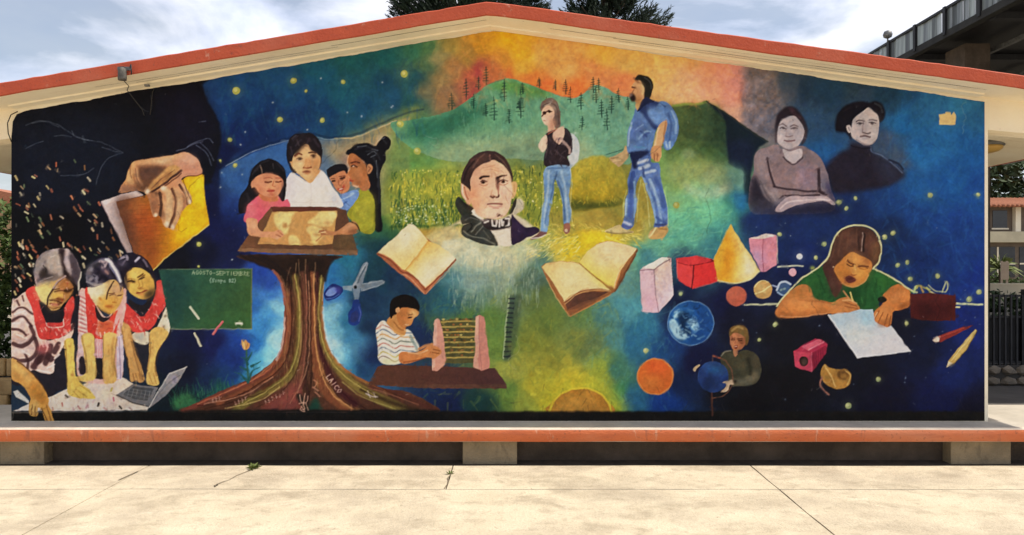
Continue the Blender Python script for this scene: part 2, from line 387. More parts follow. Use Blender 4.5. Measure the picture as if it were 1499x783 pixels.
# ---------------------------------------------------------------- mural: ground colours and landscape
V(0, 0, 1)
rbf([(30,180,'151a28'),(60,260,'10121d'),(100,150,'12151f'),(160,180,'10131c'),(200,140,'13151d'),(250,150,'141828'),(280,180,'141527'),
 (30,330,'0d0e14'),(100,330,'0d0d13'),(160,320,'10111a'),(60,420,'0c0c10'),(200,240,'11131c'),(130,230,'111828'),
 (315,140,'1c3f73'),(345,130,'1b4478'),(330,170,'16396c'),(400,110,'1d4a78'),(370,150,'183e70'),(430,140,'1c4a76'),(470,110,'1b5470'),(520,90,'1d565f'),
 (560,85,'1f5a62'),(600,75,'336a5a'),(625,70,'4d7a58'),(500,140,'1c5468'),(560,130,'1c4a63'),(600,120,'25525c'),(620,100,'4d6b50'),
 (350,190,'14285a'),(330,220,'111a42'),(420,175,'183767'),(480,170,'184068'),(540,160,'1b4a68'),(580,150,'1d4a6a'),(600,150,'245358'),(390,190,'152c5c'),
 (310,250,'10142e'),(315,300,'14183c'),(320,340,'171d48'),(340,300,'1b2f6c'),(345,260,'2a4f88'),(300,370,'131730'),(270,380,'12141f'),(340,370,'192048'),
 (640,85,'87815a'),(660,70,'9a8546'),(640,120,'8c7850'),(660,105,'a2774a'),(685,80,'a5813f'),(710,65,'c89130'),(740,55,'e9a524'),(765,70,'e8a52c'),
 (690,110,'b05a45'),(705,105,'ac4a48'),(680,125,'a55c46'),(650,140,'84684c'),(660,150,'8a6b4c'),(690,140,'a04a46'),(735,85,'c98a38'),(725,105,'b06a40'),(745,108,'c26438'),
 (770,95,'dfa03c'),(790,80,'d7a055'),(830,80,'dc9c5a'),(880,85,'e0a44c'),(810,105,'d79a58'),(780,112,'e87a3a'),(800,122,'ec6c38'),(840,132,'ee7038'),(830,110,'d89c5c'),
 (870,105,'e08850'),(885,118,'dc8450'),(920,95,'dca85c'),(960,95,'e0ab66'),(980,110,'e8b072'),(1000,90,'e0a468'),(910,125,'e07c50'),(1000,130,'eeb07c'),(1030,110,'ec9070'),
 (1060,105,'ea8a72'),(1040,135,'ee9678'),(1075,130,'d88a74'),(1020,148,'f0a878'),(1085,115,'96787a'),(1110,110,'746a6a'),(1100,150,'807276'),(1080,155,'c89682'),
 (1120,140,'6a6668'),(1110,175,'736c74'),(1130,180,'5f5e68'),(1150,120,'3c4a5c'),(1180,130,'23384e'),(1210,130,'22405c'),(1260,130,'2c4058'),(1190,180,'2c4866'),(1205,220,'22568c'),
 (1200,260,'1d3c70'),(1250,130,'2a4054'),(1300,135,'1d3c58'),(1330,140,'204c78'),(1360,150,'2a6494'),(1400,160,'2c6c9c'),(1430,165,'265c88'),(1320,180,'1f5f98'),(1340,220,'2262a0'),
 (1380,210,'24629c'),(1425,220,'1d5590'),(1300,210,'3c4c66'),(1310,240,'40526c'),(1340,270,'1f5490'),(1400,270,'1d5494'),(1425,280,'1b4788'),(1300,290,'1c3f78'),(1350,320,'1b3f7c'),
 (1400,330,'1c3f80'),(1250,310,'172c5c'),(1300,340,'16284f'),(1400,380,'1a3878'),(1350,380,'172e62'),(1430,420,'18317a'),(1230,300,'1a2c5c'),(1150,320,'1b2b5a'),(1190,320,'1a2f60'),
 (1110,320,'1c2f5e'),(1140,350,'1a2d5c'),(1180,370,'18285a'),(1100,420,'181f44'),(1160,400,'162048'),(1060,440,'161a3c'),(1080,470,'15172a'),(1150,480,'14151f'),
 (1200,510,'131420'),(1260,540,'131522'),(1350,520,'141a34'),(1400,540,'162458'),(1420,470,'18286a'),(1380,580,'141a44'),(1300,590,'14142a'),(1150,560,'131218'),(1100,590,'121116'),
 (1420,600,'121226'),(1230,470,'141628'),(1320,480,'14172a'),(1050,560,'13141c'),(1000,470,'172450'),(1020,530,'14183a'),(1000,560,'152448'),(960,520,'1f4a7c'),(990,500,'1b3a70'),
 (970,590,'17397a'),(930,590,'2a6080'),(940,480,'2f6c8c'),(920,450,'4c8c9c'),(930,510,'2c6484'),(905,500,'4a7c7c'),(900,540,'3f7060'),(905,575,'3c7850'),
 (960,350,'4f8c7c'),(940,340,'7ab088'),(985,320,'68a884'),(1000,350,'4c9c8c'),(1030,310,'6ca888'),(1050,290,'569484'),(1060,340,'3f8488'),(1010,290,'84b078'),(1000,260,'7a9a58'),
 (1040,260,'8a9c70'),(1020,240,'7c9454'),(1060,230,'4a6c48'),(1075,300,'2f6a70'),(1070,380,'285474'),(1040,370,'3f7c84'),(950,380,'447c84'),(930,370,'5a9480'),(1000,380,'23405c'),(990,430,'16203f'),
 (1060,260,'5c7c60'),(990,200,'4c7438'),(1010,175,'4a7030'),(1040,180,'34582c'),(1030,210,'547c40'),(980,240,'688c50'),
 (600,170,'6a7c4c'),(600,200,'487a48'),(570,200,'8c8450'),(630,190,'2c5c48'),(660,190,'2f6a50'),(640,215,'5f8458'),(600,230,'608c48'),(580,250,'6c8c48'),(575,290,'7c9a54'),(572,330,'34603c'),
 (680,215,'83956a'),(720,205,'8c9c74'),(760,200,'7a9878'),(700,235,'849664'),(770,230,'5f7c5c'),(790,210,'587c68'),(650,240,'86984c'),(620,260,'8c9a40'),(600,270,'789048'),
 (640,280,'8a8c34'),(660,300,'5c7030'),(620,310,'4a6c38'),(780,260,'667034'),(780,300,'5c7030'),(760,250,'6c7c3c'),(830,250,'7c8838'),(820,300,'6a7430'),
 (840,330,'a89840'),(870,330,'98883c'),(900,330,'8c8038'),(910,280,'6c7438'),(930,320,'8c8840'),(800,340,'a8a050'),(850,350,'d0b838'),(900,355,'c8b840'),(780,360,'8c9c60'),(820,365,'c8b448'),
 (760,370,'84a078'),(790,385,'5c8070'),(700,380,'a8b498'),(660,360,'c0bc98'),(740,385,'a0ac90'),(690,410,'88a094'),(730,420,'7c9080'),(660,410,'4a7880'),(650,440,'2c5c68'),(700,445,'5a7868'),(750,440,'6a8058'),
 (780,410,'506858'),(790,440,'586c40'),(800,470,'5c7038'),(640,465,'3c5c48'),(620,440,'24485c'),(720,470,'5c7c40'),(690,470,'4c6c3c'),(735,500,'64803c'),(780,500,'747c34'),(800,530,'848434'),
 (750,540,'8c9040'),(790,560,'a09c34'),(830,550,'b0a438'),(740,580,'5c7838'),(700,590,'1c3c3c'),(660,590,'182448'),(780,590,'84903c'),(870,500,'64784c'),(840,500,'707c40'),(850,465,'5c7848'),(880,545,'88983c'),
 (890,455,'4c7c78'),(900,420,'60908c'),(810,590,'a8a030'),(900,595,'6c9c40'),(640,570,'1a2c50'),
 (580,330,'2c5c48'),(560,370,'1a3c48'),(540,400,'1a3c4c'),(580,400,'1c3450'),(540,440,'1b3450'),(600,430,'1c344c'),(620,480,'1c2c50'),(540,480,'1b3250'),(550,520,'1a2c54'),(530,540,'1c3c64'),
 (500,380,'266c88'),(490,400,'2c70a4'),(510,400,'2a6484'),(480,430,'3c78b8'),(485,470,'7cb4cc'),(480,500,'a8d0dc'),(495,480,'64a4c0'),(510,470,'2c6c94'),(495,520,'8cc0d4'),(510,520,'5c9cbc'),(520,540,'3c84ac'),(515,490,'3c7ca4'),
 (400,400,'2c50a4'),(385,400,'26459c'),(395,430,'3c74bc'),(408,450,'84c0dc'),(390,460,'4c94cc'),(380,480,'3c84c4'),(408,500,'a4d8e4'),(395,520,'7cc0dc'),(380,530,'4ca0cc'),(405,530,'94d0dc'),(375,450,'2c60a8'),(375,500,'2c70b8'),
 (350,500,'20408c'),(340,520,'1c3478'),(310,510,'191f50'),(280,500,'161b3c'),(270,540,'14182c'),(300,560,'17284c'),(340,555,'1c3c74'),(260,580,'142028'),(290,590,'183038'),(320,580,'1c4850'),(360,550,'2f78a4')])
IMG *= (1 + .10 * NZ[..., None] + .05 * NZ2[..., None] * np.array([1, .2, -1], np.float32))

# blue and tan hill behind the family
F('322,249 345,236 370,224 395,214 420,207 450,202 480,205 500,204 520,201 550,190 580,177 600,170 600,310 322,345', '36609a', '8c7f5c', (430,250,560,200), sm=0, soft=1, n=.1, fade=(440,240,420,335))
F('470,212 500,210 560,192 600,176 590,215 570,260 520,250 490,235', 'a08a5c', soft=7, a=.75)
F('500,230 540,215 560,210 545,250 520,260', '9c7a80', soft=7, a=.6)
F('565,205 600,180 640,185 640,260 570,300', '5c8848', soft=9, a=.7)
S('331,243 370,222 410,209 452,200 480,204 520,200 550,188 580,176', 1.2, 'a8b4c0', a=.6)
S('331,240 370,219 410,206 452,196 482,201 520,197 550,184 590,167 620,160', 2.4, '10203c', a=.55, soft=1.5)
S('490,203 520,201 550,189 580,177', 2, 'c0a878', a=.8)
# green mountain with mist
fig('painted_mountain', 'green painted mountain slope dotted with pines under an orange sky')
F('572,182 600,176 640,168 668,158 692,141 714,124 740,115 766,120 800,133 836,143 852,137 868,125 886,128 906,139 942,152 945,200 920,240 800,235 740,232 660,236 600,215', '5c9270', '6c9c82', (700,140,880,190), soft=0, n=.12)
F('714,126 740,117 775,124 810,138 780,142 745,136', '5c8c44', soft=4, a=.8, clip=1)
F('600,178 650,168 690,150 710,160 690,180 640,205 600,205', '2c6650', soft=8, a=.85, clip=1)
F('640,215 700,200 800,195 860,205 850,250 640,250', '93a27c', soft=10, a=.75, clip=1)
F('740,215 800,205 840,215 830,240 740,240', '5c7c68', soft=8, a=.6, clip=1)
strokes(420, 660, 125, 940, 230, ['4c8264', '78ac8c', '88b498', '568870', '44765c'], 1.6, 11, 90, 10, a=.4, fn=lambda x, y: FIG[int(y - MY0), int(x - MX0)] > .9 and y < 205)
S('690,142 714,124 740,115', 1.4, '7c5040', a=.5)
S('770,120 800,133 836,143 852,137 868,126', 1.8, 'd86038', a=.55)
for x, y, h in [(682,145,29),(661,160,24),(700,130,18),(712,124,26),(693,158,20),(711,170,18),(723,176,34),(738,148,32),(745,180,20),(762,172,40),(765,137,16),(789,128,15),(813,131,14),(828,137,20),(835,150,22),(850,160,24),(872,150,22),(880,172,26),(868,135,22),(888,190,30),(895,165,24),(815,180,20),(905,150,20),(852,190,20),(800,160,18),(876,135,20),(919,160,18),(760,160,14)]:
    S([(x, y - h), (x + .6, y)], 1.0, '17302c', a=.85, w2=1.6, sm=0)
    for k in range(5):
        q = (k + 1) / 5.5
        wd = h * .16 * q + 1.2
        yy = y - h + h * q * .85
        S([(x - wd, yy + rng.uniform(0, 1.5)), (x + wd * rng.uniform(.6, 1), yy)], 1.2, '1a3830', a=.7, sm=0)
back()
# right-hand dark slopes
F('1086,99 1120,100 1140,130 1138,170 1128,202 1104,188 1090,176 1083,140', '746c74', soft=4, a=.75, n=.25)
F('1050,100 1085,98 1084,150 1060,150', 'e88c80', soft=6, a=.65)
F('990,100 1050,105 1050,145 1000,145', 'eca888', soft=10, a=.45)
V(960, 130, 3.917)
F('60,120 100,95 180,85 250,85 290,72 410,150 420,450 60,450', '4a5c36', '2b4232', (150,200,400,200), sm=0, soft=2, n=.2, fade=(250,290,250,450))
F('290,72 400,138 520,225 640,305 590,335 560,380 545,500 550,660 505,650 500,470 420,435 404,300 398,180', '15222d', sm=0, soft=1)
F('420,300 560,320 540,480 500,460 430,420', '182240', soft=5, a=.7)
S('100,97 180,88 250,86 290,74', 3, '74983f', a=.7, soft=1.5); S('290,72 410,145 520,225 640,303', 1.6, '1c2420', a=.9)
F('150,360 210,350 225,390 160,402', '8ca078', soft=3, a=.6); F('70,420 400,440 480,480 470,560 300,560 100,540', '8c9868', soft=7, a=.55)
F('150,540 250,580 380,560 440,530 420,590 300,640 200,610', 'bcb898', soft=5, a=.8); F('80,680 250,660 480,620 500,700 300,780 80,780', '5cac84', soft=9, a=.45)
F('440,600 510,590 530,690 470,700', '2468a0', soft=5, a=.8); S('490,470 495,540 470,570', 5, '8cb0a8', a=.5, soft=3); F('420,440 500,460 495,600 430,600 410,520', '487c84', soft=6, a=.6)
V(0, 0, 1)
F('985,290 1030,270 1060,300 1040,330 990,330', '70c098', soft=12, a=.5)
F('940,335 990,325 1030,345 1010,370 960,372', '7cb890', soft=10, a=.35)
strokes(260, 930, 300, 1075, 400, ['6cb898', '4a9088', '8cc4a0', '3c7c80'], 2.4, 14, 160, 25, a=.25)

# field of yellow flowers, bush, path, foreground grass
F('565,262 620,250 680,245 800,248 835,260 835,330 680,334 570,332', '8a9038', soft=6, a=.7)
strokes(560, 572, 250, 690, 328, ['c4b43c', '8c9c38', '38602c', '2c5030', 'd8c84c', '6c8434', '24482c'], 1.8, 8, 88, 14, a=.8)
strokes(360, 745, 240, 840, 332, ['a8a038', '8c8c34', '38502c', '2c4428', 'c8b848', '5c7030'], 1.8, 8, 88, 14, a=.8)
strokes(160, 572, 290, 690, 332, ['24482c', '2c5434', '1c3c2c'], 2, 9, 88, 14, a=.7)
strokes(90, 575, 300, 660, 330, ['dce4c8', 'c8dcb0'], 2, 1, 0, 90, a=.9)
strokes(260, 585, 248, 840, 305, ['e8dc78', 'd8cc58', 'e8e4a8', 'dcd048'], 1.9, 1.5, 0, 90, a=.85)
F('600,262 660,255 670,285 600,295', 'b0ac40', soft=8, a=.35)
S('572,332 620,331 690,330', 2.5, '24441c', a=.6, soft=2)
F('585,338 630,335 690,334 700,345 650,352 640,365 600,345', 'a8883c', soft=2, a=.85)
F('630,336 650,336 640,372 628,362', 'b8a050', soft=3, a=.6)
fig('painted_bush', 'rounded olive yellow painted bush between the two hikers')
F('833,262 845,238 870,228 895,232 912,250 918,280 910,300 870,306 836,308', 'a0963c', 'a08c28', (870,230,870,290), soft=1)
F('836,292 870,296 915,288 912,304 870,309 836,310', '3c4820', soft=4, a=.9, clip=1)
strokes(170, 836, 232, 914, 298, ['b8a83c', '8c8830', 'c0a030', '787c2c'], 2, 6, 70, 30, a=.6, fn=lambda x, y: FIG[int(y - MY0), int(x - MX0)] > .9)
back()
F('800,312 900,310 930,318 940,345 900,352 830,345', '9c8c40', soft=6, a=.7)
F('900,250 925,250 935,330 905,335', '8c8438', soft=6, a=.5)
F('930,270 950,262 965,300 955,345 925,345', 'a08c3c', soft=5, a=.75)
strokes(240, 765, 328, 905, 350, ['d0c050', 'a8a040', '7c8438', 'e0d070', '8c7c38'], 1.6, 7, 200, 30, a=.6)
F('830,352 850,340 875,338 900,345 905,352 870,358 848,375 825,378', 'e0bc28', soft=3, a=.9)
strokes(150, 770, 340, 850, 378, ['e8e0a0', 'c8c068', '8c9c58', 'dcd890', '6c8450', 'e8d050'], 1.7, 9, 150, 16, a=.8)
strokes(60, 880, 335, 935, 358, ['e0cc48', 'c0ac3c', 'e8dc80'], 1.8, 10, 20, 14, a=.7)
# misty strokes below the portrait
F('620,352 660,330 700,345 760,350 790,362 775,385 720,392 660,385 640,372', 'c8c4a4', soft=5, a=.6)
strokes(260, 655, 370, 790, 440, ['a0b4a4', '7c9490', 'b8c0a8', '64848c', '8ca090'], 2.4, 14, 92, 10, a=.35)
strokes(260, 620, 430, 900, 590, ['6c8440', '8c9440', '54743c', '9c9c3c', '486838'], 3, 16, 110, 40, a=.28)
strokes(200, 600, 430, 700, 480, ['2c5060', '24485c', '3c645c'], 3, 14, 100, 30, a=.25)
strokes(220, 860, 380, 990, 600, ['4c8c98', '34708c', '2c6488', '5c9c9c'], 3, 18, 100, 30, a=.18)
strokes(300, 1290, 130, 1435, 440, ['2c6ca8', '1c4c88', '3474ac', '1a3f78'], 4, 22, 80, 40, a=.16)
strokes(260, 320, 85, 620, 200, ['1c4c80', '205c70', '173c68', '2c6478'], 4, 18, 90, 20, a=.2)
strokes(200, 640, 55, 1090, 150, ['e0a850', 'd08c50', 'e8b870', 'c87848'], 5, 20, 60, 50, a=.16)
strokes(160, 1130, 130, 1300, 330, ['2c4c70', '1c3c68', '203458'], 4, 20, 80, 50, a=.2)
# half sun rising at the foot of the wall
F('790,604 800,575 820,552 850,545 880,552 902,578 912,604', 'b8b030', soft=9, a=.75)
fig('painted_sun', 'ochre half sun rising from the black band at the foot of the mural')
F('804,604 812,585 830,572 852,568 874,573 890,588 895,604', 'a87830', soft=0)
F('815,604 825,588 850,580 872,586 884,604', 'b8863c', soft=4, a=.7, clip=1)
S('804,602 812,585 830,572 852,568 874,573 890,588 895,602', 3, 'd4b838', a=.9)
back()

# black sleeve shape at the top left, chalk outlines
F('16,120 286,112 296,124 303,145 318,172 324,200 318,235 310,262 300,270 180,300 16,300', '11131d', soft=1, n=.15)
F('20,170 120,150 190,200 170,280 60,300 20,260', '151b2b', soft=16, a=.8)
F('230,140 290,130 312,180 300,230 250,210', '171529', soft=10, a=.7)
V(0, 150, 3.133)
for l in ['120,105 180,85 250,95 310,130 370,165 470,185 565,230', '565,232 540,238 490,262 460,310 440,380', '250,155 290,150 330,158', '150,95 210,88 270,112', '280,335 380,330 430,300', '330,130 350,160 420,175', '120,210 160,190 200,178', '470,205 520,222 550,228']:
    S(l, 1.1, '6c7688', a=.5)
for l in ['810,220 850,212 880,190 950,165 978,185', '900,195 950,235 972,290', '920,185 960,225 982,268', '860,205 890,190 930,178', '915,90 945,86']:
    S(l, 1.1, '74809a', a=.6)
V(0, 0, 4)
for l in ['760,545 800,600 840,640 870,655', '885,560 890,620 880,670', '820,630 850,650 840,670']:
    S(l, .9, '50545c', a=.55)
# flying confetti
V(0, 0, 1)
fc = ['d8ccb0', 'c8bc98', 'b89c78', 'c07858', 'a86048', '6c7c5c', '8c6440', '4c4c48', 'd8c488', '9c9484', '50604c', '785038']
n_c = 0
while n_c < 190:
    x, y = rng.uniform(22, 190), rng.uniform(232, 435)
    q = (y - 232) / 200
    if rng.random() > q * 1.1 + .06 or (x > 150 and y < 300) or x > 120 + 110 * (1 - abs(q - .55)):
        continue
    t = math.radians(58 + rng.normal(0, 18)); l = rng.uniform(3.5, 6.5)
    S([(x, y), (x + math.cos(t) * l, y + math.sin(t) * l)], rng.uniform(2, 3.2), fc[rng.integers(len(fc))], a=rng.uniform(.6, 1), sm=0)
    n_c += 1

# stars and fireflies
def star(x, y, r, c='c8d088', a=.95):
    E(x, y, r * 2, r * 2, c, soft=max(1, r * .8), a=.16)
    E(x, y, r, r, c, a=a, soft=0)
    E(x - r * .2, y - r * .2, r * .5, r * .5, 'e0e0b0', soft=0, a=.35)
for x, y, r in [(346,133,6),(430,118,5),(592,108,6),(410,175,4.5),(472,176,4),(502,120,3.5),(337,205,3.5),(344,242,3.5),(586,182,5.5),(611,221,5.5),(292,358,4),(323,235,2),(291,390,2),(448,133,2.5)]:
    star(x, y, r * .92, '9ca050')
for x, y in [(359,193),(352,212),(355,256),(325,253),(323,274),(340,380),(470,115),(530,170),(575,155),(573,157),(450,190),(205,295),(400,150),(560,120),(508,165)]:
    star(x, y, 1.3, '8c9cb0', .8)
for x, y, r in [(1228,296,4),(1239,305,3.6),(1252,290,3),(1361,286,4.2),(1431,285,3.2),(1307,341,4),(1295,347,4.2),(1206,357,4),(1194,377,3.5),(1141,343,3.5),(1314,388,4),(1328,384,3.5),(1332,408,3.5),(1372,404,4),(1418,438,4.5),(1433,427,4.2),(1134,475,3.6),(1111,497,3),(1327,473,3.2),(1286,555,4),(1242,594,5),(1341,420,3),(945,513,3.6),(996,430,3.2),(1331,408,3)]:
    star(x, y, r * .95, '949e6c')
star(1170, 375, 4.4, 'd8e0ec'); star(990, 300, 5, 'a8943c', .7)
for _ in range(26):
    star(rng.uniform(1060, 1430), rng.uniform(300, 600), rng.uniform(.6, 1.1), '5c7090', .6)
# lines of light either side of the writing girl
S('1138,390 1175,389', 2.2, 'c8ccb0', a=.9, sm=0); S('1090,446 1140,445', 2.6, 'b8bc9c', a=.9, sm=0); S('1398,444 1438,446', 3, 'c8d0a0', a=.9, sm=0)
# grass at the foot on the left, black base band
strokes(260, 250, 560, 345, 600, ['1c5048', '245c48', '2c6c50', '18403c', '3c7c58'], 1.5, 14, -95, 16, a=.6, fn=lambda x, y: y > 640 - x * .25 + rng.uniform(-8, 14))
F('255,585 275,575 290,590 275,602 255,600', '3c7848', soft=3, a=.7)
V(0, 0, 1)
F('12,602 500,602 1000,602 1442,602 1442,624 12,624', '1b1917', sm=0, soft=1, n=.2)
S('18,604 216,601', 1.4, '8c8478', a=.6, sm=0)
S('20,604 18,618', 1.2, '8c8478', a=.5, sm=0)
# ---------------------------------------------------------------- mural figures: hand, three women, laptop, chalkboard
V(120, 210, 4.12)
fig('painted_book', 'closed brown and yellow painted book held by a large hand')
F('115,350 225,312 330,284 372,312 300,330 215,350 255,500 306,655 275,660 190,500', 'b9a9aa', n=.08, sm=0)
F('115,350 225,312 330,284 365,310 240,330 140,368', 'cdbfc0', sm=0, a=.8, clip=1)
S('118,356 190,500 276,655', 1.4, '8c7880', a=.8, sm=0)
F('205,352 372,314 470,300 632,200 724,188 737,192 742,330 768,490 640,585 500,690 424,770 395,705 310,655', '7c4a2c', 'd89018', (300,480,600,470), sm=0, n=.08)
F('205,352 300,330 330,480 340,640 305,655', '54382c', soft=8, a=.85, clip=1)
F('300,380 420,380 480,520 420,640 340,560', 'a04c24', soft=10, a=.8, clip=1)
F('330,600 430,600 470,690 424,770 390,700', '8c4a24', soft=7, a=.8, clip=1)
F('620,210 735,190 742,330 768,490 640,580 560,600 600,420', 'e8b41c', soft=7, a=.95, clip=1)
F('660,220 735,200 740,330 690,360', 'f0c828', soft=6, a=.8, clip=1)
F('270,360 360,340 380,400 300,430', '9c6434', soft=7, a=.6, clip=1)
for k in range(12):
    y = 380 + k * 26
    S([(240 + k * 6, y), (480 + k * 4, y - 12)], .8, '6a3420', a=.3, clip=1, sm=0)
S('428,768 500,692 640,588 766,492', 1.5, 'f4d46c', a=.8, sm=0)
fig('painted_hand', 'large painted hand with bent fingers gripping a book')
F('265,215 285,150 320,105 420,90 560,66 632,54 690,88 716,130 724,186 640,196 600,215 625,260 660,320 655,362 640,370 600,420 560,512 535,515 500,500 470,440 445,445 425,430 395,320 340,285 225,298 250,240', 'b88458', 'c98e70', (300,200,700,120), n=.1)
F('330,130 420,120 520,140 470,210 400,290 340,260 318,200', '6a4632', soft=4, clip=1, a=.95)
F('350,160 440,140 500,150 440,200 380,220', '4c3834', soft=4, clip=1, a=.7)
F('300,112 420,92 560,70 620,75 560,120 430,125 340,128', 'd8a478', soft=3, clip=1, a=.9)
F('560,110 640,70 700,100 722,180 640,190 590,170', 'd2967c', soft=5, clip=1, a=.9)
F('272,215 290,150 318,120 322,160 305,200 318,245 295,250', 'c89a6c', soft=1, clip=1)
F('225,298 255,245 330,265 345,285', '8a6450', soft=2, clip=1, a=.9)
F('318,140 340,150 345,200 370,250 345,262 322,220', 'c0906a', soft=1, clip=1)
F('385,290 420,240 480,180 540,130 596,150 540,200 470,262 410,302 385,300', 'c4945c', soft=1, clip=1)
F('400,285 450,225 520,170 545,190 470,255 420,292', '9a6c44', soft=2, clip=1, a=.8)
F('375,288 395,275 415,295 395,304', 'dab490', soft=1, clip=1)
F('395,305 440,290 470,300 440,330 410,340', '4c3428', soft=2, clip=1, a=.8)
F('600,300 630,330 610,420 570,500 580,440 605,380', '7c5840', soft=2, clip=1, a=.8)
S('410,298 470,262 545,205 600,165', 3.2, '3c2420', a=.9, clip=1)
S('500,255 560,215 600,180', 1.6, '4a2c24', a=.8, clip=1)
F('395,310 440,300 470,360 465,440 440,445 425,425', 'a07050', soft=1, clip=1)
S('470,300 480,360 470,440', 4.4, '3c2820', a=.85, clip=1)
F('478,268 500,262 545,300 552,380 540,460 522,505 498,498 510,420 510,330', 'c8a078', soft=1, clip=1)
S('545,275 570,340 560,420 530,500', 4.6, '4a2e24', a=.85, clip=1)
F('550,265 600,300 610,380 585,450 560,512 535,510 570,420 575,340', 'bc9068', soft=1, clip=1)
S('590,250 630,310 638,365', 4.2, '4a2e24', a=.85, clip=1)
F('600,235 635,270 660,330 650,365 640,360 625,300', 'c49a74', soft=1, clip=1)
for x, y in [(448, 436), (512, 484), (548, 500), (650, 352), (492, 272), (395, 290)]:
    E(x, y, 12, 16, 'e6cdb4', clip=1, soft=1, a=.9)
S('640,196 690,196 722,186', 1.5, '5c3018', a=.8)
S('640,196 610,215 640,300 662,352', 1.2, '3c2418', a=.6)

# --- cloth covered table
V(0, 470, 5.05)
fig('painted_tablecloth', 'pale pink painted table top scattered with small dark scraps')
F('98,665 215,612 370,560 500,500 700,440 880,400 985,462 1105,632 1090,658 600,662', 'd8c4b4', sm=0, n=.1)
F('550,520 700,450 850,430 800,560 650,600', 'b8a8a4', soft=8, a=.6, clip=1)
F('740,560 800,500 830,520 780,580', 'd8cc9c', soft=6, a=.7, clip=1)
F('800,570 860,560 850,620 790,610', 'd8acb0', soft=6, a=.6, clip=1)
for x, y, c in [(485,545,'3c3830'),(460,605,'a06058'),(580,630,'a87070'),(650,622,'b08890'),(730,606,'181614'),(885,628,'181614'),(840,565,'b86874'),(700,580,'c8a8a8'),(540,640,'b89898'),(960,640,'a89088'),(830,495,'a89c50'),(390,640,'b08070'),(770,640,'c09088'),(620,560,'b8a090')]:
    t = rng.uniform(.5, 2.2)
    S([(x, y), (x + math.cos(t) * 22, y + math.sin(t) * 22)], 2.6, c, a=.9, sm=0, clip=1)
fig('painted_laptop', 'open grey painted laptop on the pale painted table')
F('862,545 985,464 1170,490 1105,632 980,600', '6c6c70', sm=0)
F('905,540 990,480 1140,500 1090,590 990,575', '4a4c50', sm=0, clip=1)
for k in range(7):
    S([(930 + k * 30, 520 + k * 4 - 25), (905 + k * 32, 552 + k * 5)], .8, '8c8c90', a=.6, sm=0, clip=1)
for k in range(3):
    S([(925 + k * 25, 535 - k * 18), (1095 + k * 14, 572 - k * 24)], .7, '808488', a=.6, sm=0, clip=1)
S('862,546 980,602 1106,632', 1.6, '3c3c3c', sm=0)
F('1103,634 1256,385 1384,340 1320,450 1215,560 1120,628', '77757a', '8c8a8c', (1110,620,1380,340), sm=0)
S('1105,634 1180,500 1256,385 1384,340', 1.5, 'c0bcb8', sm=0)
E(1290, 430, 26, 30, '9a90a0', clip=1, soft=1); E(1288, 432, 16, 18, '6c6874', clip=1, soft=1)
S('1150,570 1230,470 1330,400', 1.2, '5c5a60', a=.7, clip=1)

# --- woman on the right of the three
V(0, 340, 6)
fig('painted_person', 'painted woman with yellow face and black hair in red collar')
F('1090,620 1190,680 1290,640 1370,430 1440,422 1490,480 1510,700 1500,900 1400,1000 1370,1230 1260,1230 1130,1210 1090,900', '252530', n=.1)
F('1160,900 1250,860 1340,880 1400,790 1490,600 1508,720 1500,830 1470,910 1400,990 1330,960 1280,985 1190,960', 'd9cdb4', n=.12)
F('1180,900 1260,870 1280,940 1220,965', '8c8a84', soft=3, clip=1, a=.7)
F('1085,610 1170,680 1250,740 1320,660 1358,560 1375,440 1430,424 1488,480 1486,590 1400,730 1340,830 1250,880 1150,865 1095,820', 'c9403c', n=.16)
F('1390,450 1450,440 1470,520 1410,560', 'dc6058', soft=4, clip=1, a=.7)
for k in range(14):
    x = 1130 + rng.uniform(0, 300); y = 700 + rng.uniform(-100, 150)
    S([(x, y), (x + 18, y + 22)], 1.6, 'f0b8a8', a=.6, sm=0, clip=1)
for x, y in [(1455, 735), (1290, 860), (1440, 830), (1380, 850)]:
    E(x, y, 9, 11, '2c2824', soft=1)
F('1135,590 1250,640 1320,560 1330,600 1290,690 1210,695 1150,650', '231f24')
F('1060,800 1140,830 1180,1010 1250,1200 1275,1290 1235,1320 1200,1300 1150,1300 1125,1120 1085,990', 'c0945c', 'b88c54', (1060,800,1250,1300), n=.1)
S('1150,850 1180,1000 1240,1200', 3, '8c6438', a=.6, soft=2, clip=1)
for k in range(4):
    S([(1170 + k * 26, 1240), (1185 + k * 28, 1310)], 1.2, '6c4828', a=.7, sm=0)
F('1320,880 1400,830 1480,880 1420,990 1370,1080 1370,1200 1400,1320 1360,1350 1300,1330 1290,1230 1310,1080', 'd0a860', n=.1)
S('1310,1230 1340,1330', 1.3, '8c6434', a=.6); S('1350,1240 1375,1330', 1.3, '8c6434', a=.6)
for x, y in [(1450, 850), (1340, 1010), (1460, 930)]:
    E(x, y, 7, 7, '6c5030', soft=1)
F('1030,260 1065,212 1150,183 1250,208 1325,290 1368,400 1372,500 1345,470 1330,370 1240,325 1150,330 1108,400 1092,520 1060,480', '211c2a', n=.2)
F('1095,400 1150,318 1240,318 1320,372 1358,460 1350,540 1310,580 1250,588 1180,560 1120,490', 'd6ac58', 'caa050', (1150,350,1300,560), n=.08)
F('1120,330 1090,390 1100,520 1130,480 1120,400', '2c2430', soft=2, a=.8)
F('1290,520 1350,480 1345,560 1290,585 1265,580', '4c3828', soft=3, a=.8, clip=1)
S('1120,432 1150,425 1185,432', 2, '2c1c14', a=.9); S('1228,405 1255,385 1272,376', 2, '3c2818', a=.9)
S('1120,412 1160,402 1190,412', 1, '5c4020', a=.7); S('1215,385 1250,362', 1, '5c4020', a=.7)
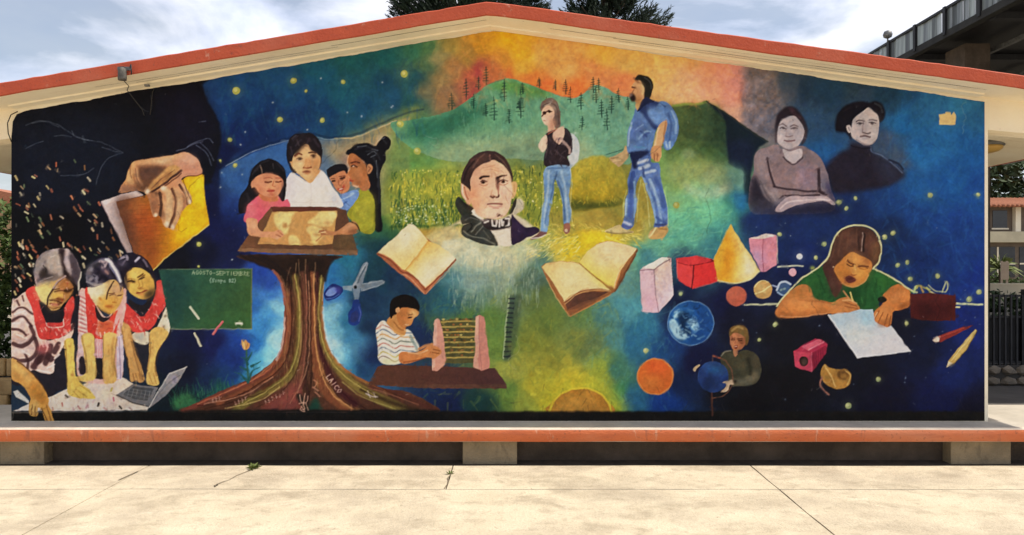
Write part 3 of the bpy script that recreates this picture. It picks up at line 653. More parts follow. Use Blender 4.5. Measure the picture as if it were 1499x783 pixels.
S('1215,420 1225,460 1210,490 1235,495', 1.2, '9c7034', a=.8); S('1200,525 1235,530 1275,510', 1.6, '7c3c28', a=.9); S('1210,545 1250,545', 1, '9c6c38', a=.6)
for p in ['1050,240 1100,215 1130,225', '1190,250 1215,218', '1070,290 1110,240', '1260,240 1300,300']:
    S(p, 2.6, 'b0a4b8', a=.55, clip=0)
# --- woman in the middle
fig('painted_person', 'painted woman with bowed pale face between two other women')
F('690,540 760,500 850,640 950,740 1100,500 1110,640 1080,800 1050,1000 1060,1290 700,1290 690,900', 'd3a49c', n=.14)
for k in range(9):
    S([(690 + rng.uniform(0, 10), 560 + k * 38), (770, 600 + k * 36)], 2, 'a04c54', a=.6)
    S([(690, 575 + k * 38), (760, 612 + k * 36)], 1.6, 'f0dcd8', a=.7)
F('800,890 900,900 910,1100 890,1290 820,1290 810,1100', 'd8c8cc', clip=1, sm=0)
for k in range(6):
    S([(815 + k * 16, 900), (822 + k * 14, 1100)], 1.3, 'b04c58', a=.8, sm=0)
F('825,1100 905,1105 910,1290 830,1290', '201c20', sm=0)
F('690,920 730,930 745,1230 690,1230', 'b8a4ac', clip=1, a=.8); F('700,1100 745,1110 750,1240 700,1235', '262028', clip=1)
F('1030,920 1080,900 1090,1100 1070,1290 1030,1290', 'c4b4c4', sm=0); S('1050,930 1060,1280', 1.4, '7c6c90', a=.7)
F('750,500 800,520 845,680 860,800 850,900 985,900 1000,800 960,760 1020,690 1060,700 1030,840 1000,930 830,935 780,900 765,780', 'cc3c34', n=.14)
F('860,790 900,770 960,770 1000,790 985,900 870,905', 'c85c3c', clip=1, soft=2)
for k in range(3):
    S([(880 + k * 40, 880), (890 + k * 40, 920)], 2, 'f0c8b8', a=.8, sm=0)
F('1085,500 1112,520 1090,660 1040,780 1000,860 1010,760 1050,650', 'd8a09c', n=.1)
F('720,905 820,900 835,1080 842,1290 670,1300 660,1270 750,1240 740,1080', 'd0b064', n=.1)
E(780, 1000, 8, 8, '7c5c28', soft=1)
F('915,900 1030,905 1010,1080 1030,1260 1020,1310 960,1330 910,1300 905,1080', 'd2a764', 'c8a05c', (915,900,1010,1280), n=.1)
S('1000,930 985,1090 1000,1250', 2.5, '946c3c', a=.55, soft=2)
F('840,640 900,740 980,735 1000,690 960,760 900,790 850,740', '2a2024')
F('775,480 880,462 960,415 1050,440 1088,520 1062,620 1010,690 958,715 890,680 830,620 795,560', 'dccaa4', 'c89850', (800,540,980,600), n=.1)
F('950,430 1050,440 1085,520 1010,520', 'b89468', soft=4, clip=1, a=.7)
F('880,590 960,590 1000,680 950,700 900,670', 'd89c3c', soft=5, clip=1, a=.7)
S('1000,430 960,490 945,545 935,590', 2, '2c2018', a=.85); S('965,555 1000,545 1020,552', 1.6, '5c3c24', a=.9); S('1040,550 1075,545', 1.6, '5c3c24', a=.9)
S('1020,560 1030,600 1010,610', 1.2, '8c6030', a=.8); S('925,655 970,650 1000,665', 1.8, '7c4028', a=.85); S('880,580 895,600', 3, 'c87830', a=.7)
F('755,380 785,300 850,240 930,220 1000,250 1052,330 1080,440 1060,520 1040,445 970,410 880,465 780,482', '332f40', n=.25)
for p, w, c in [('800,330 850,270 920,240', 4, '8c8898'), ('790,420 840,380 850,430', 5, '908c98'), ('890,260 930,290 900,310', 3, 'a898a0'), ('950,240 1000,300 1040,370 1060,430', 4.5, 'd8d4dc'), ('870,420 910,380 930,400', 4, '14121c'), ('820,300 870,340 830,380', 5, '1c1a26'), ('930,340 950,360', 3, 'b08878'), ('980,330 1010,400', 4, '1c1824'), ('760,400 780,440 850,455', 3, '707080')]:
    S(p, w, c, a=.75, clip=1, soft=1.2)
# --- woman on the left
fig('painted_person', 'painted woman with grey streaked hair bending over at the wall edge')
F('102,640 150,580 230,520 310,480 420,640 560,700 640,590 700,560 690,700 680,860 600,960 590,1340 500,1400 430,1440 300,1340 110,1330 105,1100', '23202a', n=.12)
F('103,640 150,580 240,520 300,600 330,780 350,900 440,950 560,880 640,800 640,900 560,1000 520,1060 480,1120 470,1230 380,1240 300,1210 240,1230 170,1140 105,1130', 'd6b4aa', n=.16)
for p, w in [('110,700 200,660 290,720', 3), ('108,780 200,740 280,820', 4), ('108,850 180,860 230,900', 4), ('120,980 190,1000 260,960 300,900 270,830', 6), ('110,1110 200,1130 290,1100 330,1020 310,930', 6), ('150,600 170,640', 3), ('220,1060 250,1140 240,1220', 4), ('380,1010 350,1100 300,1180', 9), ('450,1000 430,1080 400,1150', 8), ('520,980 480,1050', 7), ('560,900 620,860 650,810', 5), ('340,1130 400,1080 450,1110', 10), ('200,560 210,600', 2.5), ('160,1170 200,1200', 4)]:
    S(p, w, '3c2428', a=.85, clip=1, soft=1)
for p in ['130,720 220,690', '120,800 180,790', '150,900 230,930', '200,1040 260,1080', '420,1190 480,1160', '330,1210 440,1230', '480,1110 520,1070', '400,960 420,1010', '360,950 380,1000']:
    S(p, 2.6, 'f0dcd4', a=.75, clip=1)
F('330,1010 400,960 440,1000 400,1060 350,1060', 'cc6468', clip=1, soft=3, a=.6)
F('228,522 312,478 345,560 390,680 400,780 420,790 550,785 560,690 600,600 640,560 655,640 625,780 620,860 540,920 440,940 350,930 310,800 280,660', 'c8403c', n=.16)
S('405,790 430,830 550,830 560,790 545,690', 1.5, 'f0d8cc', a=.8)
for k in range(10):
    x = 340 + rng.uniform(0, 280); y = 850 + rng.uniform(-30, 60)
    S([(x, y), (x + 12, y + 26)], 2, 'f0b0a4', a=.7, sm=0, clip=1)
F('345,600 420,660 540,680 560,640 555,770 440,785 400,780', '1d1b22', n=.15)
F('318,480 440,415 560,382 622,430 645,500 605,572 562,622 522,672 460,688 418,645 360,600 332,540', 'd8bc78', 'a87c48', (340,520,600,560), n=.1)
F('560,390 620,430 645,500 600,560 560,500 540,440', '94643c', soft=4, clip=1, a=.8)
F('430,600 520,600 540,660 460,685 425,650', 'a8804c', soft=3, clip=1, a=.7)
F('330,490 420,450 440,560 400,620 340,560', 'dcc890', soft=5, clip=1, a=.8)
S('560,390 500,450 440,560 420,600 415,660', 2.2, '382820', a=.85); S('580,400 530,450 480,500', 2.4, 'b8a09c', a=.7)
S('480,520 540,510 580,520', 2, '4c3020', a=.85); S('570,515 620,510 640,495', 2.4, '2c1c14', a=.9); S('560,540 570,580 540,590', 1.4, '704828', a=.8)
S('455,590 500,585 550,592', 1.8, '4c2c1c', a=.85); S('440,625 500,635 540,620', 2.2, '6c3c24', a=.85); S('470,655 510,655', 1.2, '80542c', a=.7)
F('300,340 340,212 440,155 560,140 622,160 682,260 710,340 698,500 690,560 680,480 640,430 590,400 545,385 500,420 440,430 340,478 318,455', '85787c', n=.2)
for p, w, c in [('330,300 400,210 500,170', 7, 'b0a4a0'), ('420,300 470,220 520,230', 9, 'c4b8b0'), ('540,160 545,260 570,340 600,400', 7, '2c2024'), ('590,150 610,220 600,300 630,360', 6, 'c8bcbc'), ('640,220 650,300 660,420', 10, '3c323c'), ('680,300 690,380 680,480', 5, '5c5460'), ('400,330 370,380 440,400', 10, '302a30'), ('340,420 420,400 500,370', 6, '4c444c'), ('330,350 350,300 390,290', 6, '9c9090'), ('480,300 540,330 530,370', 9, 'a89c98'), ('470,420 520,390 560,380', 4, '74645c'), ('440,440 400,470 350,480', 4, '6c6460'), ('700,360 690,480 670,540', 2.5, 'b8b4a8'), ('400,260 420,290', 4, '4c444a')]:
    S(p, w, c, a=.75, clip=1, soft=1.5)
# arms of the left woman
V(0, 470, 5.05)
F('480,150 545,140 552,300 560,400 600,460 660,510 705,560 690,575 600,570 530,555 500,520 500,420 488,300', 'd0b058', n=.1)
for p in ['560,500 640,560', '545,520 590,565', '590,470 670,530']:
    S(p, 1.5, '8c6c2c', a=.6)
F('545,400 600,440 640,480 560,470', 'c0a04c', soft=3, a=.5)
E(515, 185, 8, 8, '8c6c34', soft=1); E(535, 395, 9, 9, '8c5c34', soft=1)
F('100,520 130,510 215,585 215,610 120,560', 'c8c4bc', sm=0)
F('84,285 130,290 180,330 250,400 320,480 355,560 365,620 395,720 400,752 345,752 310,660 280,640 285,690 262,705 225,690 215,620 228,570 200,520 150,460 84,425', 'b98a4e', 'c08a44', (90,300,330,560), n=.12)
F('95,300 160,340 250,420 240,470 160,400 90,340', 'd0a868', soft=4, clip=1, a=.8)
F('230,440 310,520 340,600 300,600 240,540', 'a8702c', soft=5, clip=1, a=.8)
F('230,590 280,600 275,680 230,680', 'c8a468', soft=3, clip=1, a=.7)
S('130,295 200,350 280,430 340,510', 1.6, '3c2418', a=.8)
for p in ['240,620 236,690', '262,630 262,700', '310,640 350,740', '345,620 378,740']:
    S(p, 1.6, '5c3c20', a=.75)
# --- chalkboard
V(230, 380, 6.525)
fig('painted_chalkboard', 'green painted chalkboard with a line of chalk writing along its top')
F('18,92 905,88 905,660 130,662', '2c5444', '3c5c34', (300,200,860,500), sm=0, n=.1)
F('20,95 250,95 300,400 200,660 130,660', '1c3c40', soft=12, a=.6, clip=1)
F('420,560 900,500 900,655 420,655', '2f5a34', soft=14, a=.5, clip=1)
S('18,92 905,88', 1.1, '5c705c', a=.9, sm=0); S('905,88 902,660', 1.8, '5c6c50', a=.9, sm=0); S('130,664 900,660', 1.6, '7c846c', a=.8, sm=0)
GL = {'A': ['0,1 .5,0 1,1', '.2,.6 .8,.6'], 'G': ['1,.15 .4,0 0,.5 .4,1 1,.85 1,.5 .6,.5'], 'O': ['.5,0 0,.5 .5,1 1,.5 .5,0'], 'S': ['1,.1 .2,.05 .1,.4 .9,.6 .8,.95 0,.9'], 'T': ['0,0 1,0', '.5,0 .5,1'], '-': ['.1,.5 .9,.5'], 'E': ['1,0 0,0 0,1 1,1', '0,.5 .8,.5'], 'P': ['0,1 0,0 .9,.1 .9,.45 0,.5'], 'I': ['.5,0 .5,1'], 'M': ['0,1 .1,0 .5,.6 .9,0 1,1'], 'B': ['0,0 0,1 .9,.8 .1,.5 .8,.2 0,0'], 'R': ['0,1 0,0 .9,.2 0,.5 1,1'], '(': ['.8,-.2 .3,.5 .8,1.3'], ')': ['.2,-.2 .7,.5 .2,1.3'], 'i': ['.5,.3 .5,1'], 'n': ['.1,1 .1,.3 .8,.4 .8,1'], 'p': ['.1,1.5 .1,.3 .9,.5 .1,.9'], 'a': ['.9,.4 .1,.6 .2,1 .9,.8 .9,1'], '8': ['.5,0 .1,.25 .9,.7 .5,1 .1,.75 .9,.25 .5,0'], '2': ['0,.2 .5,0 .9,.25 0,1 1,1'], 'L': ['0,0 0,1 .9,1'], 'C': ['1,.1 .3,.05 0,.5 .3,.95 1,.9']}

def write(txt, x, y, cw, ch, ang, col, w, a):
    c, s = math.cos(math.radians(ang)), math.sin(math.radians(ang))
    for i, chn in enumerate(txt):
        for st in GL.get(chn, []):
            q = [[float(t) for t in u.split(',')] for u in st.split()]
            pts = [((i + u * .72) * cw, v * ch) for u, v in q]
            S([(x + px * c - py * s, y + px * s + py * c) for px, py in pts], w, col, a=a, sm=0)
V(0, 0, 1)
for p, c, w, l in [('279,449 291,466', 'b8c0a4', 3.4, 'pale'), ('285,488 294,506', 'b0ac94', 3.2, 'cream'), ('326,471 312,488', 'b85c60', 3.6, 'red')]:
    fig('painted_chalk', l + ' painted stick of chalk floating by the chalkboard')
    S(p, w, c, sm=0, own=1)
    q = P(p); S([(q[0][0] - 1, q[0][1]), (q[1][0] - 1, q[1][1])], 1, 'e8e4d0' if l != 'red' else 'd89090', sm=0, a=.6)
fig('painted_chalk', 'small white painted chalk end in the corner of the chalkboard')
F('345,472 356,472 356,475 345,475', 'd8dcc8', sm=0)
# ---------------------------------------------------------------- mural figures: tree, family, map table, scissors, boy with abacus
V(0, 0, 1)
fig('painted_tree', 'broad painted tree trunk with spreading roots carrying the map table')
F('352,373 372,384 392,392 405,402 413,418 416,440 416,465 413,498 405,523 383,542 358,558 319,574 287,590 262,602 330,603 420,603 500,603 560,603 640,603 630,590 598,574 560,568 537,557 515,546 496,530 481,507 475,478 473,450 475,412 479,397 486,382 494,374', '5c3a2c', n=.14)
F('350,373 500,373 486,385 476,410 470,420 420,420 405,402 385,388', '261c18', soft=5, clip=1)
def band(pts, w, c, w2=None, a=.9, soft=2): S(pts, w, c, a=a, w2=w2, soft=soft, clip=1)
band('411,412 418,440 420,470 415,505 400,535 365,560 310,582 270,600', 7, '86463a', 9)
band('421,430 425,470 420,510 405,542 370,565 320,590', 6, '9c5a3c', 7, .8)
band('412,420 420,450 420,490 408,525 375,552', 3, 'c07a50', 2, .6)
band('432,405 436,440 437,480 434,520 424,548 395,570 360,590 345,602', 8, '7f7638', 12)
band('430,400 433,440 433,480 430,515 418,545 385,570', 2, '5c3020', 3, .8)
band('437,420 440,470 438,520 428,552 395,576', 2.5, 'a89a4c', 3, .8)
band('443,400 446,440 446,490 442,540 430,570 400,590', 6, '7c4c3c', 16, .85)
F('395,585 425,565 445,560 448,590 440,602 380,602', 'a0504c', soft=6, clip=1, a=.75)
band('449,390 452,440 452,490 450,540 447,602', 5, '3c2420', 10, .9)
band('456,400 458,450 459,500 463,540 475,570 505,598', 6, '945638', 16, .9)
band('461,430 462,480 466,520 478,555 500,590 525,600', 3, 'c08850', 4, .75)
band('464,400 465,450 467,500 477,535 495,570 520,590', 3.5, '4c2028', 10, .9)
band('471,410 469,450 470,485 480,515 500,545 530,570 590,600', 7, '908440', 16, .85)
band('476,478 484,510 500,534 530,556 565,575', 3, 'b09a54', 4, .8)
band('473,430 472,470 479,507 497,533 525,552 545,560', 2.5, 'a86c3c', 5, .85)
band('545,565 580,575 615,590 640,602', 10, '60352c', 6, .9)
band('530,570 570,588 610,600', 6, '3c2c1c', 6, .8)
band('438,580 444,590 452,602', 8, '1c2420', 10, .8)
F('455,590 463,582 470,600 452,602', '1c4c40', soft=2, clip=1)
for p in ['434,385 431,420 436,450', '447,380 448,430', '480,395 474,420 466,440', '425,392 420,410', '462,384 458,420', '411,404 420,425', '437,380 440,410']:
    band(p, 1.4, 'b08c68', .8, .7, .8)
for p, c in [('404,400 413,416 418,440 419,465', 'd8c0b0'), ('479,396 475,414 472,440', 'c8d8d8'), ('440,460 441,500 436,530', 'c8b070'), ('452,450 455,500 452,560', '6c4434'), ('400,530 370,556 330,575', 'c08868'), ('290,594 340,582 370,570', '4c1c1c'), ('300,598 350,586 395,570 425,545', '3c1c14'), ('480,560 500,585 520,598', '2c1818')]:
    band(p, 1.5, c, 1, .75, .8)
F('350,373 500,373 480,420 474,480 500,540 640,603 262,603 400,530 415,460', '2c1c14', soft=2, clip=1, a=.22)
strokes(700, 300, 400, 600, 600, ['7c5440', '2c1810', '6c5430', '54302a', '94784c'], 1.1, 13, 90, 7, a=.4, fn=lambda x, y: FIG[int(y - MY0), int(x - MX0)] > .95 and 405 < x < 490)
strokes(420, 400, 400, 490, 560, ['a07050', '3c2018', '8c6c40', '6c3c30', 'b08c58'], 1.2, 16, 90, 6, a=.4, fn=lambda x, y: FIG[int(y - MY0), int(x - MX0)] > .95)
for p, w_, c in [('408,410 417,440 418,480 409,520 385,545 340,568 290,592', 1.8, 'b86c4c'), ('424,405 428,450 425,500 412,538 375,566 330,588', 1.6, '2c140e'), ('434,400 438,450 436,505 424,545 392,572 355,592', 1.6, 'b4a45c'), ('440,405 444,460 441,515 430,552 405,578 375,598', 1.5, '3c2418'), ('447,400 449,450 447,510 440,560 425,590', 1.8, '9c6450'), ('455,395 456,440 455,500 457,550 452,590', 1.6, '241410'), ('459,400 461,450 462,500 470,545 490,580 515,598', 1.8, 'd09860'), ('466,400 465,450 468,500 480,540 505,575 535,597', 1.6, '301418'), ('470,405 468,450 471,490 484,525 510,555 550,580', 1.6, 'b8a85c'), ('474,440 473,470 480,507 500,535 530,557 575,577', 1.4, '8c5430'), ('416,430 420,470 414,510 398,537', 1.4, '4c2018'), ('452,410 453,470 449,530 436,575', 1.3, 'b08468'), ('476,485 488,516 515,545 560,570 610,592', 1.4, '3c2014'), ('300,592 340,583 370,572 400,552', 1.5, 'c08c70'), ('540,568 580,578 612,592', 1.4, '94604c'), ('330,598 380,584 410,566', 1.4, 'c8b070'), ('500,560 530,580 580,598', 1.4, 'a89c58')]:
    band([tuple(float(v) + rng.normal(0, .9) for v in q.split(',')) for q in p.split()], w_, c, w_ * .8, .8, .8)
F('255,603 330,600 640,600 640,606 255,606', '1b1917', soft=1, own=0, clip=1)
for p in ['352,373 375,385 400,395 412,412', '365,374 390,385 410,400', '490,376 480,392 476,410', '380,374 400,384 420,402']:
    S(p, 4, '221a1a', a=.8, soft=1.5)
S('400,396 408,406 415,424 417,445', 4, '9c5c48', a=.9, soft=1)
for i, (x, y) in enumerate([(344,588),(349,586),(354,584),(359,581),(311,584),(316,582),(321,580),(388,586),(393,584),(398,581),(404,578),(409,576),(414,572)]):
    S([(x, y), (x + 1, y + 5)], 1.1, 'e0b8a8', a=.6, sm=0); S([(x, y + rng.uniform(0, 4)), (x + 3, y + rng.uniform(-1, 4))], 1, 'd8a898', a=.5, sm=0)
for p in ['460,556 464,560 461,566', '458,566 466,572', '462,574 468,580']:
    S(p, 1.6, 'd89878', a=.6)
for p in ['447,576 444,590 446,598 442,600', '439,578 441,588 449,588 451,580', '438,590 444,589', '441,594 446,602 440,600 442,595', '448,590 451,600']:
    S(p, 1.3, 'd8a890', a=.8)
S('536,576 545,580 553,581', 2, 'd8c8c8', a=.6); S('538,572 542,582', 1.2, 'd8c8c8', a=.6); S('547,575 550,582', 1.2, 'd8c8c8', a=.5)
# glow edge beside the trunk
back()
S('417,465 414,500 405,527', 2.4, 'e8e8e8', a=.6, soft=1.5); S('473,450 475,478 482,508 497,531', 2.2, 'd8e8ec', a=.6, soft=1.5)
# lily
fig('painted_flower', 'orange painted lily with dark leaves beside the tree roots')
V(340, 480, 7.113)
S('150,210 152,330 170,560', 2.2, '34604c', own=1)
for p in ['165,560 100,490 30,460', '165,570 210,450 290,405', '160,440 120,420 80,400', '200,400 250,375 295,345', '165,380 140,330 90,300', '160,330 190,280 205,250']:
    S(p, 3.6, '1c4a4c', w2=.8, own=1); S(p, 1.2, '44847c', a=.5, w2=.4)
F('100,120 120,150 140,125 160,150 185,170 170,215 130,225 105,195', 'c09058'); S('120,150 130,215', 1.4, 'e8c890', a=.7); S('165,160 145,215', 1.4, 'a86830', a=.7)
# --- family behind the table
V(340, 180, 6)
fig('painted_person', 'painted woman in profile with long black ponytail and olive blouse')
E(1330, 170, 62, 75, 'd0c0a8', soft=3, a=.6, own=0)
F('1000,270 1040,220 1100,185 1190,175 1260,200 1290,160 1340,112 1392,150 1380,215 1345,250 1345,330 1300,440 1305,600 1310,780 1310,940 1250,940 1240,760 1200,560 1170,420 1150,330', '15141a', n=.15)
F('1140,560 1200,590 1245,680 1255,800 1240,960 1130,960 1050,860 1010,800 1070,690', '8a8a2c', n=.12)
F('1110,650 1200,620 1230,760 1150,800 1090,760', 'a09c34', soft=6, clip=1, a=.8); F('1200,640 1250,720 1250,930 1200,900', '6c6c24', soft=5, clip=1, a=.7)
F('1140,470 1190,460 1210,560 1170,600 1120,570', 'a06844', n=.08)
F('1022,285 1060,270 1110,300 1155,345 1180,400 1185,470 1160,540 1110,568 1062,550 1052,520 1020,505 1032,480 1008,452 1030,400 1016,340', 'a4683f', n=.09)
F('1080,380 1150,400 1160,500 1110,540 1070,480', 'b87a4c', soft=5, clip=1, a=.7)
F('1040,340 1100,320 1120,360 1050,370', '8c4c34', soft=3, clip=1, a=.8)
F('1058,540 1110,555 1100,568 1065,556', 'e0d0c0', soft=1, clip=1)
S('1022,290 1014,360 1030,400 1008,452 1030,482', 1.3, 'e0b088', a=.8)
S('1042,352 1080,340 1120,350', 2, '3c1c14', a=.8); S('1045,380 1070,372 1095,385', 2, '2c1810', a=.9); E(1062, 381, 8, 6, 'e8d8c8', soft=0, a=.8)
S('1022,505 1060,510', 2.4, '943c30', a=.9); S('1020,498 1040,492', 2, 'c05848', a=.8)
F('1185,375 1215,360 1235,395 1215,440 1188,440', 'b07a54'); S('1200,385 1215,400 1200,425', 1.2, '6c3c28', a=.8)
for p in ['1190,280 1240,250 1270,270', '1220,300 1260,280', '1100,210 1180,200', '1310,140 1340,130', '1265,330 1275,480', '1230,230 1280,240']:
    S(p, 1.3, '8c98a4', a=.5)
fig('painted_person', 'painted boy with black hair and blue shirt peering from behind')
F('920,640 1000,610 1100,590 1110,640 1060,720 990,780 930,760 900,700', '6c8cc4', n=.12)
S('950,680 1000,660 1060,620', 2, 'a8c0e0', a=.7, clip=1); S('960,720 1010,690', 2, '3c5c98', a=.7, clip=1)
F('845,440 880,420 960,410 1015,430 1030,500 1035,560 1010,600 960,620 925,600 890,540 860,500', 'bc7c58', n=.08)
F('900,520 960,520 1000,580 960,612 920,590', 'c88460', soft=4, clip=1, a=.6)
F('830,430 850,395 920,362 990,365 1015,400 1010,450 985,420 940,430 880,462 845,478', '1c1a20', n=.15)
S('880,510 905,508', 2.6, '2c1814', a=.9); S('950,490 985,482', 2.4, '2c1814', a=.9); S('870,490 905,488', 1.2, '3c2018', a=.7); S('940,470 990,465', 1.4, '3c2018', a=.7)
S('935,505 940,545 960,548', 1.3, '8c4c34', a=.8); S('930,580 965,585 985,555', 2.6, 'a03830', a=.9); S('940,582 970,577', 1.2, 'f0e0d8', a=.9)
fig('painted_person', 'painted mother in white blouse with parted dark hair')
F('465,740 450,570 490,470 530,430 600,480 680,520 740,470 770,410 820,450 880,560 940,640 960,740 700,745', 'dcd4d4', 'e8dccc', (600,480,700,720), n=.05)
F('460,560 500,480 540,560 500,700 470,700', 'c4bccc', soft=6, clip=1, a=.7); F('860,560 940,640 950,730 880,720', 'b8c0d8', soft=6, clip=1, a=.7)
S('545,460 620,520 690,530 740,480', 2.2, 'f4ecec', a=.9); S('690,530 700,620 690,720', 1.4, 'c0b8bc', a=.6); S('480,690 700,700 930,690', 1.4, 'c8bcb8', a=.6); S('560,600 640,620', 1.2, 'c8c0c4', a=.5)
F('520,400 560,430 640,500 690,530 740,470 770,400 640,380', 'c89868', n=.06)
F('500,300 530,420 560,440 600,400 740,400 765,400 770,300', '1f1b20')
F('475,250 490,170 540,105 620,88 700,95 760,150 790,230 790,300 770,380 750,410 740,300 600,240 540,300 530,420 500,380 480,320', '1f1b20', n=.15)
F('505,330 520,290 560,240 650,180 700,240 760,270 780,330 765,390 730,450 680,500 640,490 570,430 530,390', 'd6a878', n=.06)
F('505,330 530,300 530,390', 'c89464', clip=1)
F('545,410 600,450 650,490 700,480 640,440 590,400', 'dcb888', soft=4, clip=1, a=.6); F('700,300 770,320 750,420 700,470 690,400', 'c08a5c', soft=5, clip=1, a=.7)
F('490,300 520,180 600,100 660,110 660,160 600,220 545,270 520,340', '231d22', n=.15); F('660,110 740,130 790,230 780,290 720,250 680,190', '201a1e', n=.15)
S('570,150 590,200', 2, '4c4448', a=.6); S('530,140 560,110', 2, '54505a', a=.6); S('640,170 600,220 560,250', 2, '5c4030', a=.5)
S('548,285 580,268 608,275', 2, '4c3024', a=.9); S('680,262 700,258 730,265', 2, '3c281c', a=.9)
E(592, 318, 22, 12, 'ece0d4', soft=0); E(590, 318, 12, 12, '1c1414', soft=0); E(712, 295, 22, 12, 'e4d4c4', soft=0); E(714, 294, 12, 12, '1c1414', soft=0)
S('568,312 592,304 616,314', 1.3, '3c2018', a=.9); S('690,288 712,280 735,288', 1.3, '3c2018', a=.9)
S('650,320 640,370 630,385', 1.3, 'b07c50', a=.8); S('630,390 660,398 690,388', 2, '6c3c28', a=.85); S('680,330 690,380', 1.6, 'b07c50', a=.6)
S('622,432 650,430 682,430', 2.4, '5c2820', a=.95); S('635,445 670,444', 1.2, 'a8684c', a=.7)
fig('painted_person', 'painted girl with closed eyes, black hair and pink dress')
F('150,500 170,420 240,340 320,315 400,340 460,410 475,500 450,560 440,700 400,690 420,560 440,480 350,440 250,450 180,500 170,560 190,700 150,770 60,790 70,650 130,560', '17151a', n=.15)
F('165,470 250,430 400,430 470,480 460,690 400,690 380,640 240,640 190,700 160,600', '17151a', n=.15)
F('70,700 110,600 150,560 190,640 180,720 110,790 80,780', '1b191e', n=.15)
F('120,780 140,720 210,650 260,630 330,650 400,640 440,690 490,670 505,745 430,760 340,900 240,960 110,860', 'd45a6c', n=.1)
F('230,660 330,650 400,650 410,720 300,760', 'd87068', soft=5, clip=1, a=.7); F('120,760 180,700 210,760 200,840 130,840', 'e07c84', soft=4, clip=1, a=.7)
F('240,620 330,650 390,640 400,680 330,690 260,670', 'b8704c')
F('170,520 200,480 260,450 350,445 430,480 448,530 430,590 390,640 320,650 250,620 205,570 172,570', 'd08a68', n=.06)
F('200,530 280,530 300,600 230,600', 'e0906c', soft=5, clip=1, a=.6); F('330,480 380,480 380,570 330,570', 'dca474', soft=4, clip=1, a=.7)
S('290,520 320,525 345,515', 2.2, '5c2c20', a=.9); S('385,515 410,520 430,512', 2.2, '5c2c20', a=.9); S('280,490 320,480 350,488', 1.6, '9c5440', a=.8); S('385,480 425,484', 1.6, '9c5440', a=.8)
S('365,510 355,550 375,558', 1.6, 'b86c4c', a=.9); F('305,595 345,588 372,590 365,604 320,606', '8c3430')
S('245,370 255,400 262,440', 1.2, 'c8a890', a=.7); S('360,360 365,400', 1, '6c6468', a=.6); S('395,600 405,660', 1.6, 'e0a07c', a=.6)
# --- board, map
V(340, 290, 6)
fig('painted_table', 'brown painted table top resting on the painted tree trunk')
F('340,78 920,78 1000,110 1050,300 1105,465 1100,500 700,492 380,482 45,465 130,340 220,230', '6b4a34', '5c4030', (300,100,700,450), sm=0, n=.08)
F('50,440 1100,455 1105,498 700,492 45,467', '7c5c44', sm=0, clip=1)
F('340,78 920,78 925,115 360,118', '5c3228', sm=0, clip=1)
F('930,330 1050,310 1095,450 880,440', '5c4c34', soft=4, clip=1, a=.7)
fig('painted_map', 'tan painted world map sheet lying on the painted table')
F('350,120 925,112 905,250 880,405 700,415 225,402 270,300', 'b98c54', sm=0, n=.07)
for p in ['370,130 480,120 550,130 520,170 500,240 440,300 380,230', '440,290 500,250 490,300 460,320', '500,330 560,330 600,390 590,412 510,412', '660,210 740,150 780,120 910,122 880,230 800,250 720,230', '655,260 720,240 800,280 790,320 740,310 690,320 660,300', '690,320 740,330 800,340 760,380 740,412 715,400', '760,130 900,140 880,200 800,190']:
    F(p, 'e0c07c', soft=1, clip=1, n=.12)
F('240,360 380,330 480,360 500,405 230,400', 'c8925c', soft=4, clip=1, a=.8); F('800,330 880,320 870,400 800,400', 'c8945c', soft=4, clip=1, a=.7)
E(465, 240, 26, 22, 'b08450', clip=1, soft=1); E(840, 220, 30, 18, 'c09460', clip=1, soft=2)
strokes(0, 0, 0, 1, 1, ['000000'], 1, 1, 0, 0)
# arms lying on the map
fig('painted_arm', 'painted forearm of the girl in pink resting on the map')
F('130,180 220,190 225,250 260,290 340,295 400,280 440,290 450,330 400,355 330,345 240,342 160,330 130,280', 'd0906c', n=.07)
F('150,220 200,220 220,290 180,310', 'e0a484', soft=4, clip=1, a=.6)
S('400,290 440,320', 1.4, '94583c', a=.7); S('385,315 425,340', 1.4, '94583c', a=.7); E(396, 352, 12, 9, 'dca884', clip=0, soft=1)
fig('painted_arm', 'painted forearm of the woman in olive resting on the map')
F('760,285 820,280 900,290 960,260 1050,200 1100,225 1120,290 1060,320 960,320 880,325 800,330 745,385 740,375 780,330', 'b07850', n=.07)
F('960,270 1050,210 1080,240 1000,290', 'd0a07c', soft=3, clip=1, a=.7); F('1000,300 1080,270 1110,300 1050,320', '6c4430', soft=3, clip=1, a=.8)
S('1040,205 1090,230 1122,290', 2, '2c2814', a=.9); S('770,300 820,300', 1.4, 'e8c898', a=.8); S('780,315 830,318', 1.2, '7c4c30', a=.7); S('760,300 830,280', 1.4, '7c4c30', a=.7)
fig('painted_sleeve', 'olive painted blouse sleeve of the woman with the ponytail')
F('1065,60 1120,0 1240,0 1245,120 1230,250 1140,300 1120,260 1090,210 1050,180', '94922f', n=.1)
F('1090,80 1180,20 1220,120 1150,220', 'aaa63c', soft=6, clip=1, a=.7)
